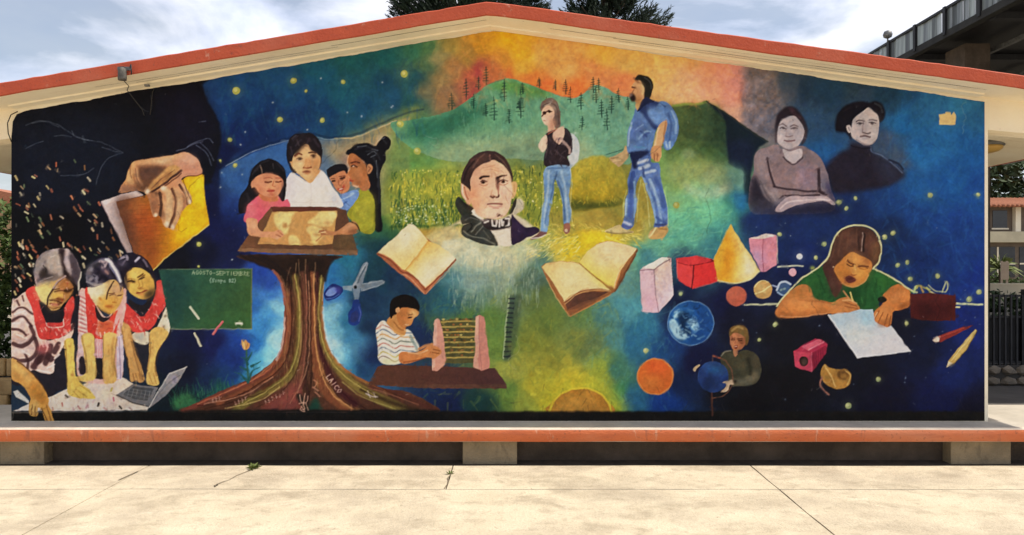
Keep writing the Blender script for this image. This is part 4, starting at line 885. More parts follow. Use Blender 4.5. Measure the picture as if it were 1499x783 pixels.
# --- scissors
V(470, 370, 7.118)
fig('painted_scissors', 'open painted scissors with grey blades and blue handles')
F('325,350 440,110 475,92 492,115 440,300 410,380 335,390', '737f8e', sm=0); S('340,340 470,110', 1.3, 'a0acb4', a=.8, sm=0); S('380,310 460,150', 2.2, '3c4c58', a=.7, sm=0)
F('415,330 500,305 640,285 672,298 655,325 540,365 415,408', '6c7a88', sm=0); S('430,325 640,292', 1.2, '98a4ac', a=.8, sm=0); S('440,390 640,330', 1.2, '8c98a4', a=.8, sm=0)
F('225,350 330,340 325,395 235,385', '7890a4', sm=0); F('330,370 410,370 405,420 385,500 345,498 338,420', '66788c', sm=0)
E(360, 355, 17, 19, '10181c', soft=0); E(400, 260, 30, 50, '5c6874', rot=25, clip=1, soft=2, a=.5)
F('30,430 60,370 120,320 200,345 232,385 190,450 120,490 60,495', '1c2c6c'); F('50,430 80,380 130,355 170,380 150,430 90,455', '6c84c0'); S('60,480 130,470 190,430', 1.4, '4c6cac', a=.8); F('150,350 210,360 200,420 160,420', '3c3c80', clip=1, soft=2)
F('340,498 390,495 420,580 425,660 390,740 330,755 290,720 285,640 320,560', '20387c'); F('315,650 345,610 385,620 390,680 350,720 315,710', '283468'); S('395,560 415,640 395,710', 1.4, '5c6cac', a=.7)
# --- desk, boy, abacus
V(530, 420, 4.12)
fig('painted_desk', 'plain dark brown painted desk under the abacus')
F('38,590 95,480 130,468 800,490 872,585 875,610 850,612 400,612', '56372c', '4c3030', (200,500,800,600), sm=0, n=.06)
F('38,590 875,585 875,612 400,614', '5c4034', sm=0, clip=1, a=.7)
V(540, 425, 6.525)
fig('painted_person', 'painted boy in a white striped shirt bending towards the abacus')
F('80,340 110,300 150,290 200,330 280,400 350,375 400,390 440,460 480,540 470,580 400,590 330,600 310,690 230,708 130,695 85,640 90,560 80,480 65,400', 'd8d4c4', n=.06)
for k, c in enumerate(['a85c50', '50607c', 'b88048', '606c64', 'a05c58', '54647c', 'a89848', '6c5858']):
    y = 350 + k * 42
    S([(72 + (k > 3) * 15, y + 20), (130, y - 16), (190, y + 4), (250, y + 34), (300, y + 8), (350, y + 14), (430, y + 16 + k)], 1.7, c, a=.85, clip=1)
F('80,480 95,560 130,690 100,660 85,600', 'b8b8b8', soft=3, clip=1, a=.5); S('400,440 450,540 465,580', 4, '5c7c84', a=.6, clip=1, soft=1.5); F('140,660 300,660 300,690 150,700', 'c8cc90', soft=3, clip=1, a=.8)
F('170,300 220,240 270,230 330,330 355,380 340,430 270,420 220,370', 'b8824c', n=.08); S('200,340 260,400 340,430', 1.6, 'd8a468', a=.7); S('240,300 300,370 330,380', 2, '7c4c28', a=.6)
F('270,180 330,165 430,175 470,205 468,240 430,270 415,310 395,335 365,345 345,370 310,350 270,280', 'a86c3c', n=.08)
F('400,180 465,205 460,250 420,280 390,240', 'd8a870', soft=3, clip=1, a=.9); F('360,290 410,300 395,335 365,340', 'c88c58', soft=3, clip=1, a=.8)
S('385,262 405,258', 2.4, '2c140c', a=.9); S('380,235 415,225', 1.4, '4c2c18', a=.7); S('345,325 375,330', 1.6, 'e0c0a0', a=.7)
F('200,180 205,120 240,70 320,40 400,50 460,90 485,150 470,200 430,175 330,165 300,180 260,230 235,235 215,270 200,230', '14100f', n=.2)
F('255,180 285,160 300,185 285,215 262,210', 'c89468')
F('300,600 340,585 440,595 520,560 600,510 650,530 668,570 640,620 600,640 540,640 440,680 350,705 300,690 285,640', 'b87444', 'c88450', (320,640,640,570), n=.09)
S('380,600 480,600 560,570', 2, 'e8b48c', a=.7); S('600,560 660,570', 1.5, '7c4424', a=.7); S('590,590 660,600', 1.5, '7c4424', a=.7); S('330,690 440,672 540,640', 2, '84492a', a=.7)
S('480,560 540,530 600,515', 4, 'b87c50', a=.9, own=1)
V(530, 420, 4.12)
fig('painted_abacus', 'painted abacus with two pink uprights and beaded rods')
F('470,200 680,190 675,460 495,460', '4c4c30', sm=0, n=.1)
for k in range(8):
    y = 210 + k * 31
    S([(478 + k * 2, y), (682 - k, y - 4 + (k % 2))], 2.2, 'a08c4c', sm=0)
    for b in range(9):
        x = 492 + k * 2 + b * 20 + rng.uniform(-4, 4)
        if rng.random() < .62:
            E(x, y - 14, 8, 6, ['54381c', '6c4c24', '8c5c34', 'b0a060', '3c3c28'][rng.integers(5)], soft=0, a=.9)
F('438,200 455,190 470,200 490,280 505,440 500,470 455,508 422,505 424,440', 'c08878', sm=0, n=.06); F('438,200 455,192 452,300 440,480 422,505 424,440', 'd0a090', sm=0, clip=1, a=.8)
F('682,180 710,168 740,185 755,330 772,470 765,490 720,505 672,480 680,380', 'b87c70', sm=0, n=.06); F('682,180 705,170 706,330 700,495 672,480 680,380', 'd0a08c', sm=0, clip=1, a=.7); S('706,180 706,330 722,500', 1.2, '94605c', a=.6)
F('425,355 470,370 480,395 440,430 420,425 415,390', 'bc7c4c', n=.08); S('430,375 470,385', 1.3, '70401f', a=.7); S('425,395 465,402', 1.3, '70401f', a=.7)
# --- ruler
V(730, 420, 6.525)
fig('painted_ruler', 'faint dark painted ruler standing on its end')
F('105,78 225,70 190,400 130,690 40,715 60,480', '3c4c3c', soft=2, a=.62, sm=0)
F('105,78 160,75 120,480 110,690 40,715 60,480', '2c3c44', soft=2, a=.5, clip=1, sm=0)
S('103,78 75,300 55,520 42,680', 2, 'a0b08c', a=.8)
for k in range(13):
    S([(100 - k * 4, 110 + k * 46), (145 - k * 3, 112 + k * 46)], 2.4, '1c2028', a=.7, sm=0)
E(105, 570, 20, 30, 'a8a048', soft=3, a=.6)
# ---------------------------------------------------------------- mural figures: open books, portrait, hikers, solids, planets, right-hand figures
V(540, 310, 5.592)
fig('painted_book', 'open painted book with blank cream pages under the portrait')
F('62,340 75,330 330,100 365,105 480,220 520,250 715,385 705,400 475,672 450,675 330,560 265,515 150,420', '9c5c40', sm=0)
F('75,330 200,215 330,100 365,105 430,165 490,240 400,360 300,478 270,470 180,380', 'e6cfa0', 'e8c078', (250,200,380,400), sm=0, n=.05)
F('490,240 545,258 640,320 712,382 600,500 465,622 410,560 330,495 300,480 400,360', 'e4b868', 'ecd8ac', (430,330,560,480), sm=0, n=.05)
F('230,180 340,120 400,190 330,300 230,280', 'ecdcb4', soft=9, clip=1, a=.8); F('430,430 560,380 600,450 480,560', 'e8d8b0', soft=10, clip=1, a=.8)
F('90,320 190,380 280,470 200,400 110,345', 'e8a468', soft=3, clip=1, a=.6); F('480,600 700,390 690,400 490,620', 'd88c58', soft=2, clip=1, a=.7)
S('490,240 400,360 300,478', 3, 'b8843c', a=.6, soft=2); S('480,235 390,350 292,472', 1.4, 'f0d898', a=.6)
S('78,345 180,400 265,490 330,510 400,565 462,640', 2, '703828', a=.8); S('462,640 590,520 712,395', 2, '703828', a=.8); S('265,515 330,535 450,668', 1.2, 'd0a480', a=.7); S('470,668 600,540 705,408', 1.2, 'c89c7c', a=.6)
# --- portrait
V(650, 215, 5.22)
fig('painted_person', 'painted portrait bust of a man in dark coat and bow tie')
F('0,640 60,610 130,590 220,640 330,740 420,750 520,740 560,740 640,700 700,690 720,640 620,560 540,500 600,470 610,420 570,390 540,440 500,520 330,560 200,490 120,560', 'c8bca0', soft=1, n=.08)
F('85,440 110,380 150,420 220,460 225,500 160,545 130,520', '34362f', n=.2); F('120,380 220,470 225,490 150,440', '1c1c1c', clip=1, soft=2)
F('515,520 545,440 560,395 600,415 608,460 590,490 545,515', 'b0a894', n=.1); F('500,510 530,420 555,390 545,450 520,510', '24241f', n=.1)
F('215,490 260,480 310,550 420,560 505,530 515,610 520,745 420,745 330,660 260,580', 'dcccb8', n=.05)
F('130,540 205,515 290,560 345,620 410,740 385,755 300,745 210,710 160,690 130,650 150,600 210,575 140,590', '3a3b36', n=.2)
for p, c in [('150,640 200,680 300,700 390,745', '7c7c70'), ('210,650 250,600 280,580', '8c8c80'), ('240,670 300,600', '70706a'), ('200,580 215,610 180,650', '181816'), ('300,640 350,700', '5c5c54'), ('160,560 200,540 260,560', '5c5c58')]:
    S(p, 2, c, a=.7, clip=1)
F('515,525 545,545 620,610 700,610 730,640 690,670 620,700 560,735 515,735', '2c2038', n=.15); F('540,560 600,620 560,700 525,700', '3c2c4c', soft=5, clip=1, a=.6)
F('295,560 330,545 420,560 500,535 515,605 420,628 345,632 300,600', '2c2426', n=.1)
for p in ['310,575 340,568', '370,560 372,600 400,605 405,565', '425,560 425,610', '440,560 445,600', '470,550 500,550 495,600 475,605', '455,575 455,600']:
    S(p, 2.6, 'e4dcd4', a=.9, sm=0)
S('515,610 518,740', 1.4, '3c2c3c', a=.8); S('350,640 510,618', 1.4, '4c4040', a=.7)
F('130,280 150,285 180,310 205,340 210,420 190,440 160,410 130,350', 'd8a080', n=.06); S('155,310 165,350 185,400', 2.4, '8c4c38', a=.7); S('145,295 140,340 165,400', 1.6, 'f0d4bc', a=.8)
F('515,280 545,265 560,300 545,360 520,390', 'd0a068', n=.06); S('535,290 538,340', 1.6, '94643c', a=.7)
F('195,290 210,200 260,130 340,95 420,120 490,180 515,260 520,360 500,470 460,530 400,550 330,545 260,520 215,440 200,370', 'dca284', 'e4b498', (220,300,440,330), n=.05)
F('200,330 260,320 280,420 230,470 210,420', 'd87c58', soft=6, clip=1, a=.75); F('260,170 360,110 440,150 470,210 400,220 300,210', 'dca480', soft=6, clip=1, a=.7)
F('300,440 480,440 470,510 390,545 310,530', 'ecc4ac', soft=8, clip=1, a=.7); F('420,280 500,290 510,400 440,420', 'e8bca4', soft=7, clip=1, a=.7); F('240,360 320,330 330,420 260,430', 'e4b090', soft=6, clip=1, a=.7)
F('128,275 160,262 200,290 205,340 190,320 150,290', '3c2a28', n=.2)
F('128,270 140,200 180,120 240,60 320,30 400,40 460,80 510,160 530,240 520,270 500,200 440,130 370,100 350,110 290,130 230,180 205,240 195,300 160,280', '3c2a28', n=.2)
F('200,130 300,60 340,70 260,130 215,190', '6c4a40', soft=4, clip=1, a=.7); S('350,60 355,100', 2, '94685c', a=.7); S('150,260 180,170 230,110', 3, '241a1a', a=.7, clip=1); S('390,60 450,110 500,190', 2, '6c5448', a=.6, clip=1); S('310,50 260,100 220,160', 2, '7c5c50', a=.5, clip=1)
S('272,240 300,228 345,226', 3.2, '2c1c18', w2=2); S('400,238 440,220 478,215', 3, '2c1c18', w2=2)
S('280,265 300,252 330,262', 1.6, '3c2420', a=.9); E(300, 268, 14, 12, '54342a', soft=0); E(306, 268, 7, 8, '180f0c', soft=0); S('275,285 300,295 330,285', 1.3, 'a06c54', a=.8); S('285,310 320,320', 1.3, 'c08c74', a=.6)
S('420,262 450,250 485,262', 1.6, '3c2420', a=.9); E(452, 266, 16, 11, '5c3a2c', soft=0); E(452, 265, 7, 8, '180f0c', soft=0); S('425,285 460,290 490,278', 1.3, 'a06c54', a=.8)
F('402,240 425,235 420,290 412,330 400,300', '402824', soft=1, a=.9)
S('410,300 415,350 418,380', 2, '8c5848', a=.7); S('355,375 370,385 385,380', 2.6, '4c2c24', a=.9); S('400,385 415,382 420,370', 2.4, '4c2c24', a=.9); S('370,330 355,370', 1.4, 'b88468', a=.6)
S('335,438 390,432 445,436', 2.4, '7c5048', a=.9); S('350,452 400,462 440,450', 3, 'c89484', a=.8); S('375,470 420,470', 1.4, 'b07c6c', a=.6); S('410,530 425,520', 2.6, '4c342c', a=.8)
for p in ['300,160 360,150 420,165', '310,180 370,172 420,185', '330,140 390,140', '330,440 310,470', '470,380 490,430', '360,200 365,230', '385,190 395,240']:
    S(p, 1, 'b07c60', a=.6)
S('215,490 260,540 300,560', 1.6, 'f0e8dc', a=.8)
# --- woman hiker
V(770, 130, 3.56)
fig('painted_person', 'painted woman hiker with sunglasses, black top and jeans')
F('225,240 260,250 278,300 270,370 240,410 222,400', 'b4bcc0', n=.08)
F('75,110 85,70 120,48 155,60 175,110 178,190 150,200 130,130 85,120', '6c5850', n=.2); F('90,80 130,60 160,90 150,120 100,100', '9c8878', soft=2, clip=1, a=.6)
F('85,110 120,85 145,110 150,140 140,170 150,210 115,235 112,195 95,185 80,150', 'd4a890', n=.06); F('85,150 110,160 108,185 95,182', 'e8c8b4', soft=1, clip=1)
S('82,145 95,128 110,120 135,118', 1.6, '2c1c1c', sm=0); E(95, 128, 11, 9, '2c1814', soft=0); E(122, 118, 10, 8, '2c1814', soft=0); S('92,165 100,168', 1.3, '8c3c34', a=.9)
F('100,240 140,215 200,205 230,230 242,290 235,340 215,355 222,405 105,408 95,340 110,290', '2c242a', n=.2)
F('65,290 85,255 105,240 110,290 90,330 70,310', 'd8b4a0', n=.06); F('140,230 185,195 200,215 195,260 175,290 150,270', 'd4ac98', n=.06); S('115,235 150,215 160,205', 2, 'a85c48', a=.7); S('190,270 225,310 230,335', 4, 'd0b0a4', a=.7)
S('205,210 235,260 238,330', 2, '3c3038', a=.8); S('110,310 100,360', 1.6, '605458', a=.6, clip=1); S('150,320 200,360', 1.6, '4c4048', a=.7, clip=1)
F('105,408 222,405 232,480 225,560 235,640 225,700 195,710 190,600 165,500 150,480 140,580 125,640 110,740 75,745 85,640 95,560 92,480', '6f8fb4', n=.16)
for p, c, w in [('120,430 115,520 100,640 95,720', 'a0b8cc', 3), ('150,470 130,580', '44648c', 3), ('185,430 205,520 210,600 215,690', '9cb4c8', 3.5), ('165,480 195,580 200,680', '3c5880', 3), ('110,415 215,412', '44608c', 2), ('120,600 100,700', '4c6c98', 2), ('160,430 150,480', '34507c', 2)]:
    S(p, w, c, a=.7, clip=1, soft=1)
F('55,760 75,742 108,745 100,760 40,785 25,778', '6c4c4c'); S('30,778 70,775 100,762', 1.8, 'd8d0c8', a=.8)
F('195,705 225,700 228,740 210,758 195,740', '8c5c4c'); E(208, 738, 8, 9, 'd8b8a0', soft=0)
S('230,410 238,500 232,600 240,690', 1.2, 'c8d0b0', a=.6); S('70,740 85,620 90,480', 1.2, 'c0ccb0', a=.5)
# --- man hiker
V(885, 100, 6.025)
fig('painted_person', 'painted bearded man hiker in blue shirt and jeans with backpack')
F('455,310 520,290 580,330 630,410 655,500 640,600 610,680 560,720 520,690 520,560 545,460 520,370', '5878ac', n=.15)
for p, c in [('590,380 630,470 630,570', '90b0d8'), ('560,400 590,500 570,640', '3c5488'), ('540,650 550,700', 'b0c8e0'), ('575,650 575,700', 'b0c8e0'), ('470,310 530,340', '2c3c64')]:
    S(p, 3, c, a=.7, clip=1, soft=1)
F('185,680 160,730 90,775 40,790 80,830 130,870 180,820 215,760', 'b89a70', n=.12); S('60,795 120,790', 2, '6c5c3c', a=.7); S('80,820 140,810', 1.6, 'e0cca0', a=.6); S('20,760 90,740 160,715', 1.6, '34584c', a=.7)
F('280,330 300,370 420,290 500,320 545,400 550,470 470,520 440,590 420,690 400,740 330,735 240,760 205,740 195,660 205,560 240,450', '5c7cb0', n=.16)
F('300,370 350,330 420,280 480,300 440,350 380,380 430,470 470,510 440,540 380,470 340,410', '24305c', soft=1, clip=1, a=.9)
F('230,500 330,430 360,560 300,640 220,620', '44588c', soft=5, clip=1, a=.7); F('380,350 470,340 530,420 500,480 430,480', '6c90c8', soft=4, clip=1, a=.8)
for p, c in [('240,480 215,580 205,680', 'b0c4d8'), ('320,560 370,600', '283868'), ('300,620 360,560 400,560', '8cacd4'), ('340,600 390,570', '3c4c84'), ('260,690 350,700', '4c84a8'), ('280,540 340,500', '80a0cc')]:
    S(p, 2.4, c, a=.65, clip=1, soft=1)
F('480,500 540,460 552,500 530,600 500,700 495,790 410,790 425,700 450,600', 'c89c70', n=.08); S('470,530 450,640 430,760', 2.4, 'e4c49c', a=.7, clip=1); S('540,480 520,620 500,720', 2.4, '8c5c40', a=.6, clip=1)
F('270,330 300,270 350,250 370,290 330,340 290,370', 'b89464', n=.08)
F('255,130 300,105 345,140 350,250 310,300 285,310 262,280 250,290 235,275 245,230 235,215 260,180 240,170', 'bc9068', n=.08)
F('225,225 260,225 275,270 250,290 228,270', '2c1c1c', soft=1); F('225,235 245,230 245,255 228,255', 'c0b4ac', soft=1, a=.8); S('245,165 270,170', 2.4, '4c2c20'); S('335,150 345,180 335,220', 4, 'd0b080', a=.9)
F('265,105 300,62 350,62 400,85 428,140 415,220 390,280 350,260 355,180 330,140 310,105', '22221f', n=.2); S('350,80 400,120 410,180', 1.4, '50545c', a=.6)
F('350,260 400,270 440,290 360,330 300,380 290,370', '1f2648', n=.1)
V(885, 225, 6.025)
F('235,-10 410,-10 410,70 480,90 490,200 520,330 550,470 550,640 440,660 440,560 405,420 370,330 330,200 290,240 270,330 285,420 265,560 250,640 190,670 150,640 175,560 180,420 210,330 205,240 225,150 240,90', '5570a8', n=.18)
F('220,-10 400,-20 300,60 290,120 250,130 235,60', '1c2444', clip=1, soft=1)
for p, c, w in [('300,80 380,55', 'dce0e4', 4), ('310,130 390,105', 'c8d4e0', 5), ('360,165 440,150', 'b8c8dc', 4), ('330,190 370,300 420,430 450,600', '8caccc', 4), ('450,220 500,330 520,470', '3c5490', 6), ('400,230 440,330 480,470 500,600', 'a0bcd8', 4), ('250,170 235,260 230,330', '2c4078', 6), ('190,400 185,540', 'b0ccdc', 4), ('240,330 230,450 225,560', '40589c', 5), ('260,250 270,400 262,560', '8cb0cc', 3), ('170,600 230,625', 'dcdcec', 3), ('160,630 230,650', '4c4880', 3), ('450,625 540,625', '2c2c50', 2.5), ('340,120 350,200', '24305c', 3), ('480,480 540,560', '6c88bc', 5), ('460,560 530,610', '38508c', 4)]:
    S(p, w, c, a=.7, clip=1, soft=1.2)
F('0,680 60,655 130,625 170,660 250,680 240,700 130,705 40,700', 'b8a878', n=.1); S('20,690 120,705 240,690', 2, '7c6c40', a=.7)
F('390,740 400,690 445,650 550,645 550,700 500,745 420,755', 'b8935c', n=.1); S('395,735 430,690 450,655', 2.5, 'e4d49c', a=.8); S('480,660 540,665', 3, '8c6434', a=.6)
F('420,-60 495,-60 490,50 470,70 440,60 410,20', 'c08c60', n=.08); S('440,0 440,55', 1.5, '7c4c34', a=.8); S('465,0 465,60', 1.5, '7c4c34', a=.7)
for p in ['165,560 170,420 195,320', '560,640 555,470 525,320', '400,640 375,400 335,260', '285,600 290,400 320,230']:
    S(p, 1.3, 'c8d4a0', a=.5)
# --- open book on the right
V(780, 320, 4.892)
fig('painted_book', 'open painted book with a lifted page beside the pink box')
F('62,340 90,320 200,300 330,315 345,290 400,230 460,180 540,155 750,212 755,225 640,440 590,525 560,545 270,705 250,690 95,430', '8c5c38', sm=0)
F('66,345 100,318 200,302 330,318 440,420 560,512 470,495 350,510 260,555 225,590 140,450', 'dcb878', 'e4c890', (120,340,350,480), sm=0, n=.05)
F('330,312 390,235 460,182 540,158 640,180 745,212 640,350 580,500 440,410', 'e4c458', 'e4c494', (420,430,560,230), sm=0, n=.05)
F('430,240 560,190 640,260 540,340 440,330', 'ecd0a0', soft=9, clip=1, a=.7); F('150,370 280,360 330,430 230,470', 'ecd8a8', soft=9, clip=1, a=.6); F('350,330 430,400 560,500 470,470', 'e8d058', soft=4, clip=1, a=.7)
F('745,215 640,350 590,500 575,495 625,350', 'c88c54', sm=0); S('735,222 625,365 578,500', 1.4, 'f0d4a4', a=.7); S('748,225 655,400 590,520', 2, '5c3824', a=.8)
F('230,600 280,555 380,525 550,520 440,580 320,640 250,660', '5c3c30', sm=0); F('250,650 330,610 540,535 400,620 270,690', '7c5038', sm=0, a=.7)
for k in range(3):
    S([(225 + k * 4, 592 + k * 10), (330, 518 + k * 9), (470, 500 + k * 5), (555, 515 + k * 3)], 1.2, ['e8cc94', '8c5c3c', 'c89c68'][k], a=.85)
S('95,425 180,580 262,698', 1.4, 'c89c68', a=.8); S('270,700 400,630 560,545', 1.5, 'b88450', a=.8); S('330,316 440,412 562,510', 1.8, '8c6428', a=.6)
# --- solids
V(920, 320, 4.892)
fig('painted_box', 'tall pale pink painted box with white top')
F('78,370 240,275 305,282 312,420 322,550 215,672 100,668 90,560', 'd0acb8', sm=0, n=.05)
F('185,365 300,285 312,420 322,550 215,672 195,540', 'd8bcb4', 'd4b8c0', (200,400,310,500), sm=0, clip=1); F('95,355 240,276 300,282 185,362', 'e4dccc', sm=0, clip=1)
S('80,372 185,365 300,285', 1.4, '4c4048', a=.7, sm=0); S('185,365 195,540 215,670', 1.2, '5c4854', a=.7); S('105,355 170,320', 2, 'f4f0e4', a=.7); F('100,560 190,560 200,660 105,660', 'd89cb4', soft=7, clip=1, a=.5)
fig('painted_box', 'bright red painted box with inked edges')
F('340,285 490,268 620,295 640,305 638,445 460,505 355,445', 'c83034', sm=0, n=.06); F('345,290 460,335 462,500 355,445', 'd84040', sm=0, clip=1); F('340,285 490,268 620,292 470,335 350,310', 'c8383c', sm=0, clip=1)
F('470,335 620,305 635,440 462,500', 'd43434', sm=0, clip=1, a=.8); S('466,335 462,410 452,500', 1.6, '3c1018', a=.85); S('345,312 460,333 625,300', 1.2, '5c141c', a=.7); S('590,296 635,312', 1.6, '3c1014', a=.7); S('350,300 350,430', 1.6, 'e87468', a=.6); S('480,500 640,445', 1.6, 'e86860', a=.5)
fig('painted_cone', 'orange and white painted cone')
F('730,40 780,120 860,240 938,375 880,430 800,460 720,460 640,440 628,400 610,290 660,180', 'e09428', 'e8a840', (640,300,760,300), sm=0, n=.06)
F('745,60 860,240 935,375 850,440 780,440 800,260', 'e0d8bc', soft=7, clip=1, a=.95); F('760,120 820,220 840,420 770,430', 'e8c068', soft=8, clip=1, a=.6); F('680,170 740,120 770,300 700,400 640,380', 'e88c20', soft=8, clip=1, a=.7)
F('612,300 690,130 640,420', 'c8ac48', soft=4, clip=1, a=.6); S('640,440 720,460 800,458 880,428 936,376', 2, 'd8cc98', a=.8); S('730,42 660,185 612,290', 1.6, 'b8a860', a=.7)
fig('painted_prism', 'pink painted prism with a pale top')
F('862,140 985,108 1060,122 1065,230 1058,330 985,378 945,380 870,230', 'd08494', sm=0, n=.06); F('862,140 985,105 1060,125 960,148', 'd8c4b8', sm=0, clip=1); F('962,148 1060,125 1064,230 1058,330 965,380', 'c88090', sm=0, clip=1); F('880,240 950,230 960,370 935,375', '9c8cac', soft=6, clip=1, a=.8); S('962,148 960,260 966,378', 1.2, '7c3c50', a=.7); S('1064,130 1066,320', 1.6, 'd8d0b0', a=.6)
# planets
def disc(name, label, x, y, r, c, c2):
    fig(name, label)
    E(x, y, r, r, c, n=.1); E(x - r * .25, y - r * .25, r * .55, r * .5, c2, soft=max(1, int(r / 9)), clip=1, a=.8)
disc('painted_planet', 'small rust red painted planet below the cone', 773, 555, 72, 'a85848', 'b87050'); E(770, 560, 60, 60, 'a05040', a=.3, soft=3, clip=1)
disc('painted_planet', 'small banded tan painted planet beside the ringed one', 962, 508, 66, 'b08c58', 'd0b878'); S('905,540 960,520 1020,480', 2, 'e8dca0', a=.7, clip=1)
V(920, 320, 4.892); S('905,490 925,460 962,442 1000,455', 1.4, 'e8d8a0', a=.7)
fig('painted_planet', 'small bluish painted planet with a ring by the girl')
E(1110, 500, 52, 52, '3c5478'); S('1062,510 1080,465 1120,450 1158,470', 3, 'a8b8d0', own=1); S('1070,525 1100,545 1120,548', 2.4, '90a8c8', own=1); S('1030,480 1060,488', 2.4, '8c98b8'); S('1090,510 1120,500', 3, '90a8a0', a=.7)
disc('painted_planet', 'tiny pink painted planet under the prism', 1174, 384, 28, 'd898a8', 'e8b8c0')
V(900, 440, 4.352)
fig('painted_planet', 'blue painted earth with pale cloud swirls')
E(483, 143, 148, 141, '1c4a88', n=.12); E(430, 110, 80, 90, '2c649c', clip=1, soft=6, a=.7)
for p in ['345,130 380,120 420,180 460,200 450,250 400,245 360,200', '440,120 520,130 540,180 500,190 470,150', '370,100 410,70 440,80 400,110']:
    F(p, '9cc4dc', soft=1, clip=1, a=.9)
F('400,90 450,70 480,110 450,160 490,200 470,220 420,170', '0c2444', soft=2, clip=1, a=.9)
for _ in range(60):
    t = rng.uniform(0, 6.28); rr = rng.uniform(.1, .9); x, y = 483 + 140 * rr * math.cos(t), 143 + 132 * rr * math.sin(t)
    S([(x, y), (x + rng.uniform(-22, 22), y + rng.uniform(-12, 12)), (x + rng.uniform(-30, 30), y + rng.uniform(-20, 20))], rng.uniform(1, 2.6), ['a8cce0', '5c8cbc', '143058', '0f2848', '7cacd0'][rng.integers(5)], a=.5, clip=1, soft=1)
F('540,80 610,120 600,200 550,240', '1c4480', soft=6, clip=1, a=.7)
E(483, 143, 148, 141, '9cc0d8', a=0); S([(483 + 147 * math.cos(t), 143 + 140 * math.sin(t)) for t in np.linspace(0, 6.28, 30)], 1.4, '84a8cc', a=.6)
fig('painted_planet', 'large flat orange painted planet')
E(258, 483, 116, 116, 'c4622c', n=.06); E(230, 530, 70, 60, 'b87034', clip=1, soft=7, a=.7); E(270, 420, 70, 45, 'd8582c', clip=1, soft=6, a=.7); S([(258 + 113 * math.cos(t), 483 + 113 * math.sin(t)) for t in np.linspace(0, 6.28, 30)], 2.2, 'cc8448', a=.7)
# boy with globe
V(1000, 470, 5.59)
fig('painted_person', 'painted fair haired boy in grey sweater holding a globe')
F('300,280 340,245 400,240 430,270 480,240 540,240 600,270 630,340 640,420 610,490 540,525 430,530 390,520 330,400', '3a3a2e', n=.15); F('430,290 500,270 540,330 520,410 430,430 400,360', '4c4a3a', soft=6, clip=1, a=.7)
F('390,480 480,470 560,430 600,400 620,450 560,510 450,525 400,520', '6c6654', soft=3, clip=1, a=.9); F('560,260 610,300 620,400 590,420', '5c5444', soft=4, clip=1, a=.7); S('310,280 340,250 390,240', 2, '807c70', a=.8); S('530,310 550,380 545,430', 4, '22221c', a=.7, clip=1, soft=2)
F('405,235 440,240 450,260 425,290', '9c6c50')
F('380,120 420,90 490,100 515,140 505,190 470,230 425,240 395,210', 'a06848', n=.08); F('385,130 420,110 430,180 405,210', 'b87c5c', soft=3, clip=1, a=.8); F('470,130 510,150 490,210 460,210', '744430', soft=4, clip=1, a=.7)
F('375,110 390,55 440,30 500,40 535,90 535,160 510,200 505,140 470,105 420,95 385,120', '6c5430', n=.2); S('400,80 440,45 490,60', 3, 'a88c58', a=.6, clip=1)
S('395,140 420,138', 1.4, '3c1c14', a=.8); S('450,145 485,145', 1.4, '3c1c14', a=.8); S('395,150 420,152', 1.6, '2c140c', a=.9); S('455,160 482,158', 1.6, '2c140c', a=.9); S('430,160 425,185', 1.2, '7c4030', a=.7); F('412,205 445,200 435,220 418,220', '5c2018'); S('417,209 438,206', 1, 'd8c0b0', a=.8)
fig('painted_globe', 'dark blue painted globe on a thin stand')
S('235,580 238,770', 2.6, '4c3028', own=1)
E(245, 455, 127, 130, '35507c', a=.6, own=0)
E(245, 455, 125, 128, '22386a', n=.2); F('160,350 240,330 320,350 360,420 300,440 200,420', '2c4c7c', soft=4, clip=1, a=.8); F('170,430 230,440 280,520 220,560 160,520', '18284e', soft=6, clip=1, a=.8); F('200,390 290,380 300,410 220,415', '1c5484', soft=3, clip=1, a=.6)
S('240,285 320,310 380,370 405,450 390,540 330,610 240,630', 1.6, '6c4838', a=.85); S('245,285 300,300', 2.4, '8c4c3c', a=.9); S('243,285 243,325', 1.6, '6c4c3c', a=.7)
V(1000, 470, 5.59)
F('80,400 90,375 130,350 135,365 110,390 95,415', 'a89478'); F('320,500 370,490 400,480 412,515 380,520 370,560 340,580 300,580 340,545 350,520', 'b49a80'); E(422, 495, 14, 12, '1c1814', soft=1)
# ---------------------------------------------------------------- mural figures: two portraits, writing girl, pencils
V(1215, 140, 5.22)
fig('painted_person', 'dim painted portrait of a woman in high collared black dress')
F('0,500 60,440 140,400 165,350 250,370 305,375 320,430 400,470 480,520 560,590 540,640 440,690 300,720 150,740 30,740 -20,640 -40,560', '24202e', soft=3, n=.12)
F('330,450 430,480 520,570 540,610 440,660 380,560', '303850', soft=8, clip=1, a=.7); S('310,390 320,430 390,455 440,490 500,540 550,590', 1.8, '5c6c8c', a=.7); S('160,380 240,400 305,400', 1.5, '14121c', a=.8); S('450,490 520,520 555,560', 3, '1c2034', a=.8)
F('40,260 50,160 110,80 220,45 300,55 340,40 390,60 420,130 405,190 370,200 350,140 290,100 230,140 180,180 165,260 160,340 130,290 80,280', '14121c', soft=1, n=.2)
S('340,60 380,80 400,130', 3, '3c4048', a=.6, clip=1); S('100,120 160,90', 3, '241c24', a=.6, clip=1)
F('125,230 150,225 165,260 150,285 130,265', 'a89c9c'); S('140,240 150,265', 1.4, '5c5054', a=.7)
F('160,270 168,200 190,165 240,130 290,92 340,125 365,150 375,220 365,300 345,350 300,378 240,365 190,335 165,310', 'b0a6a8', n=.08)
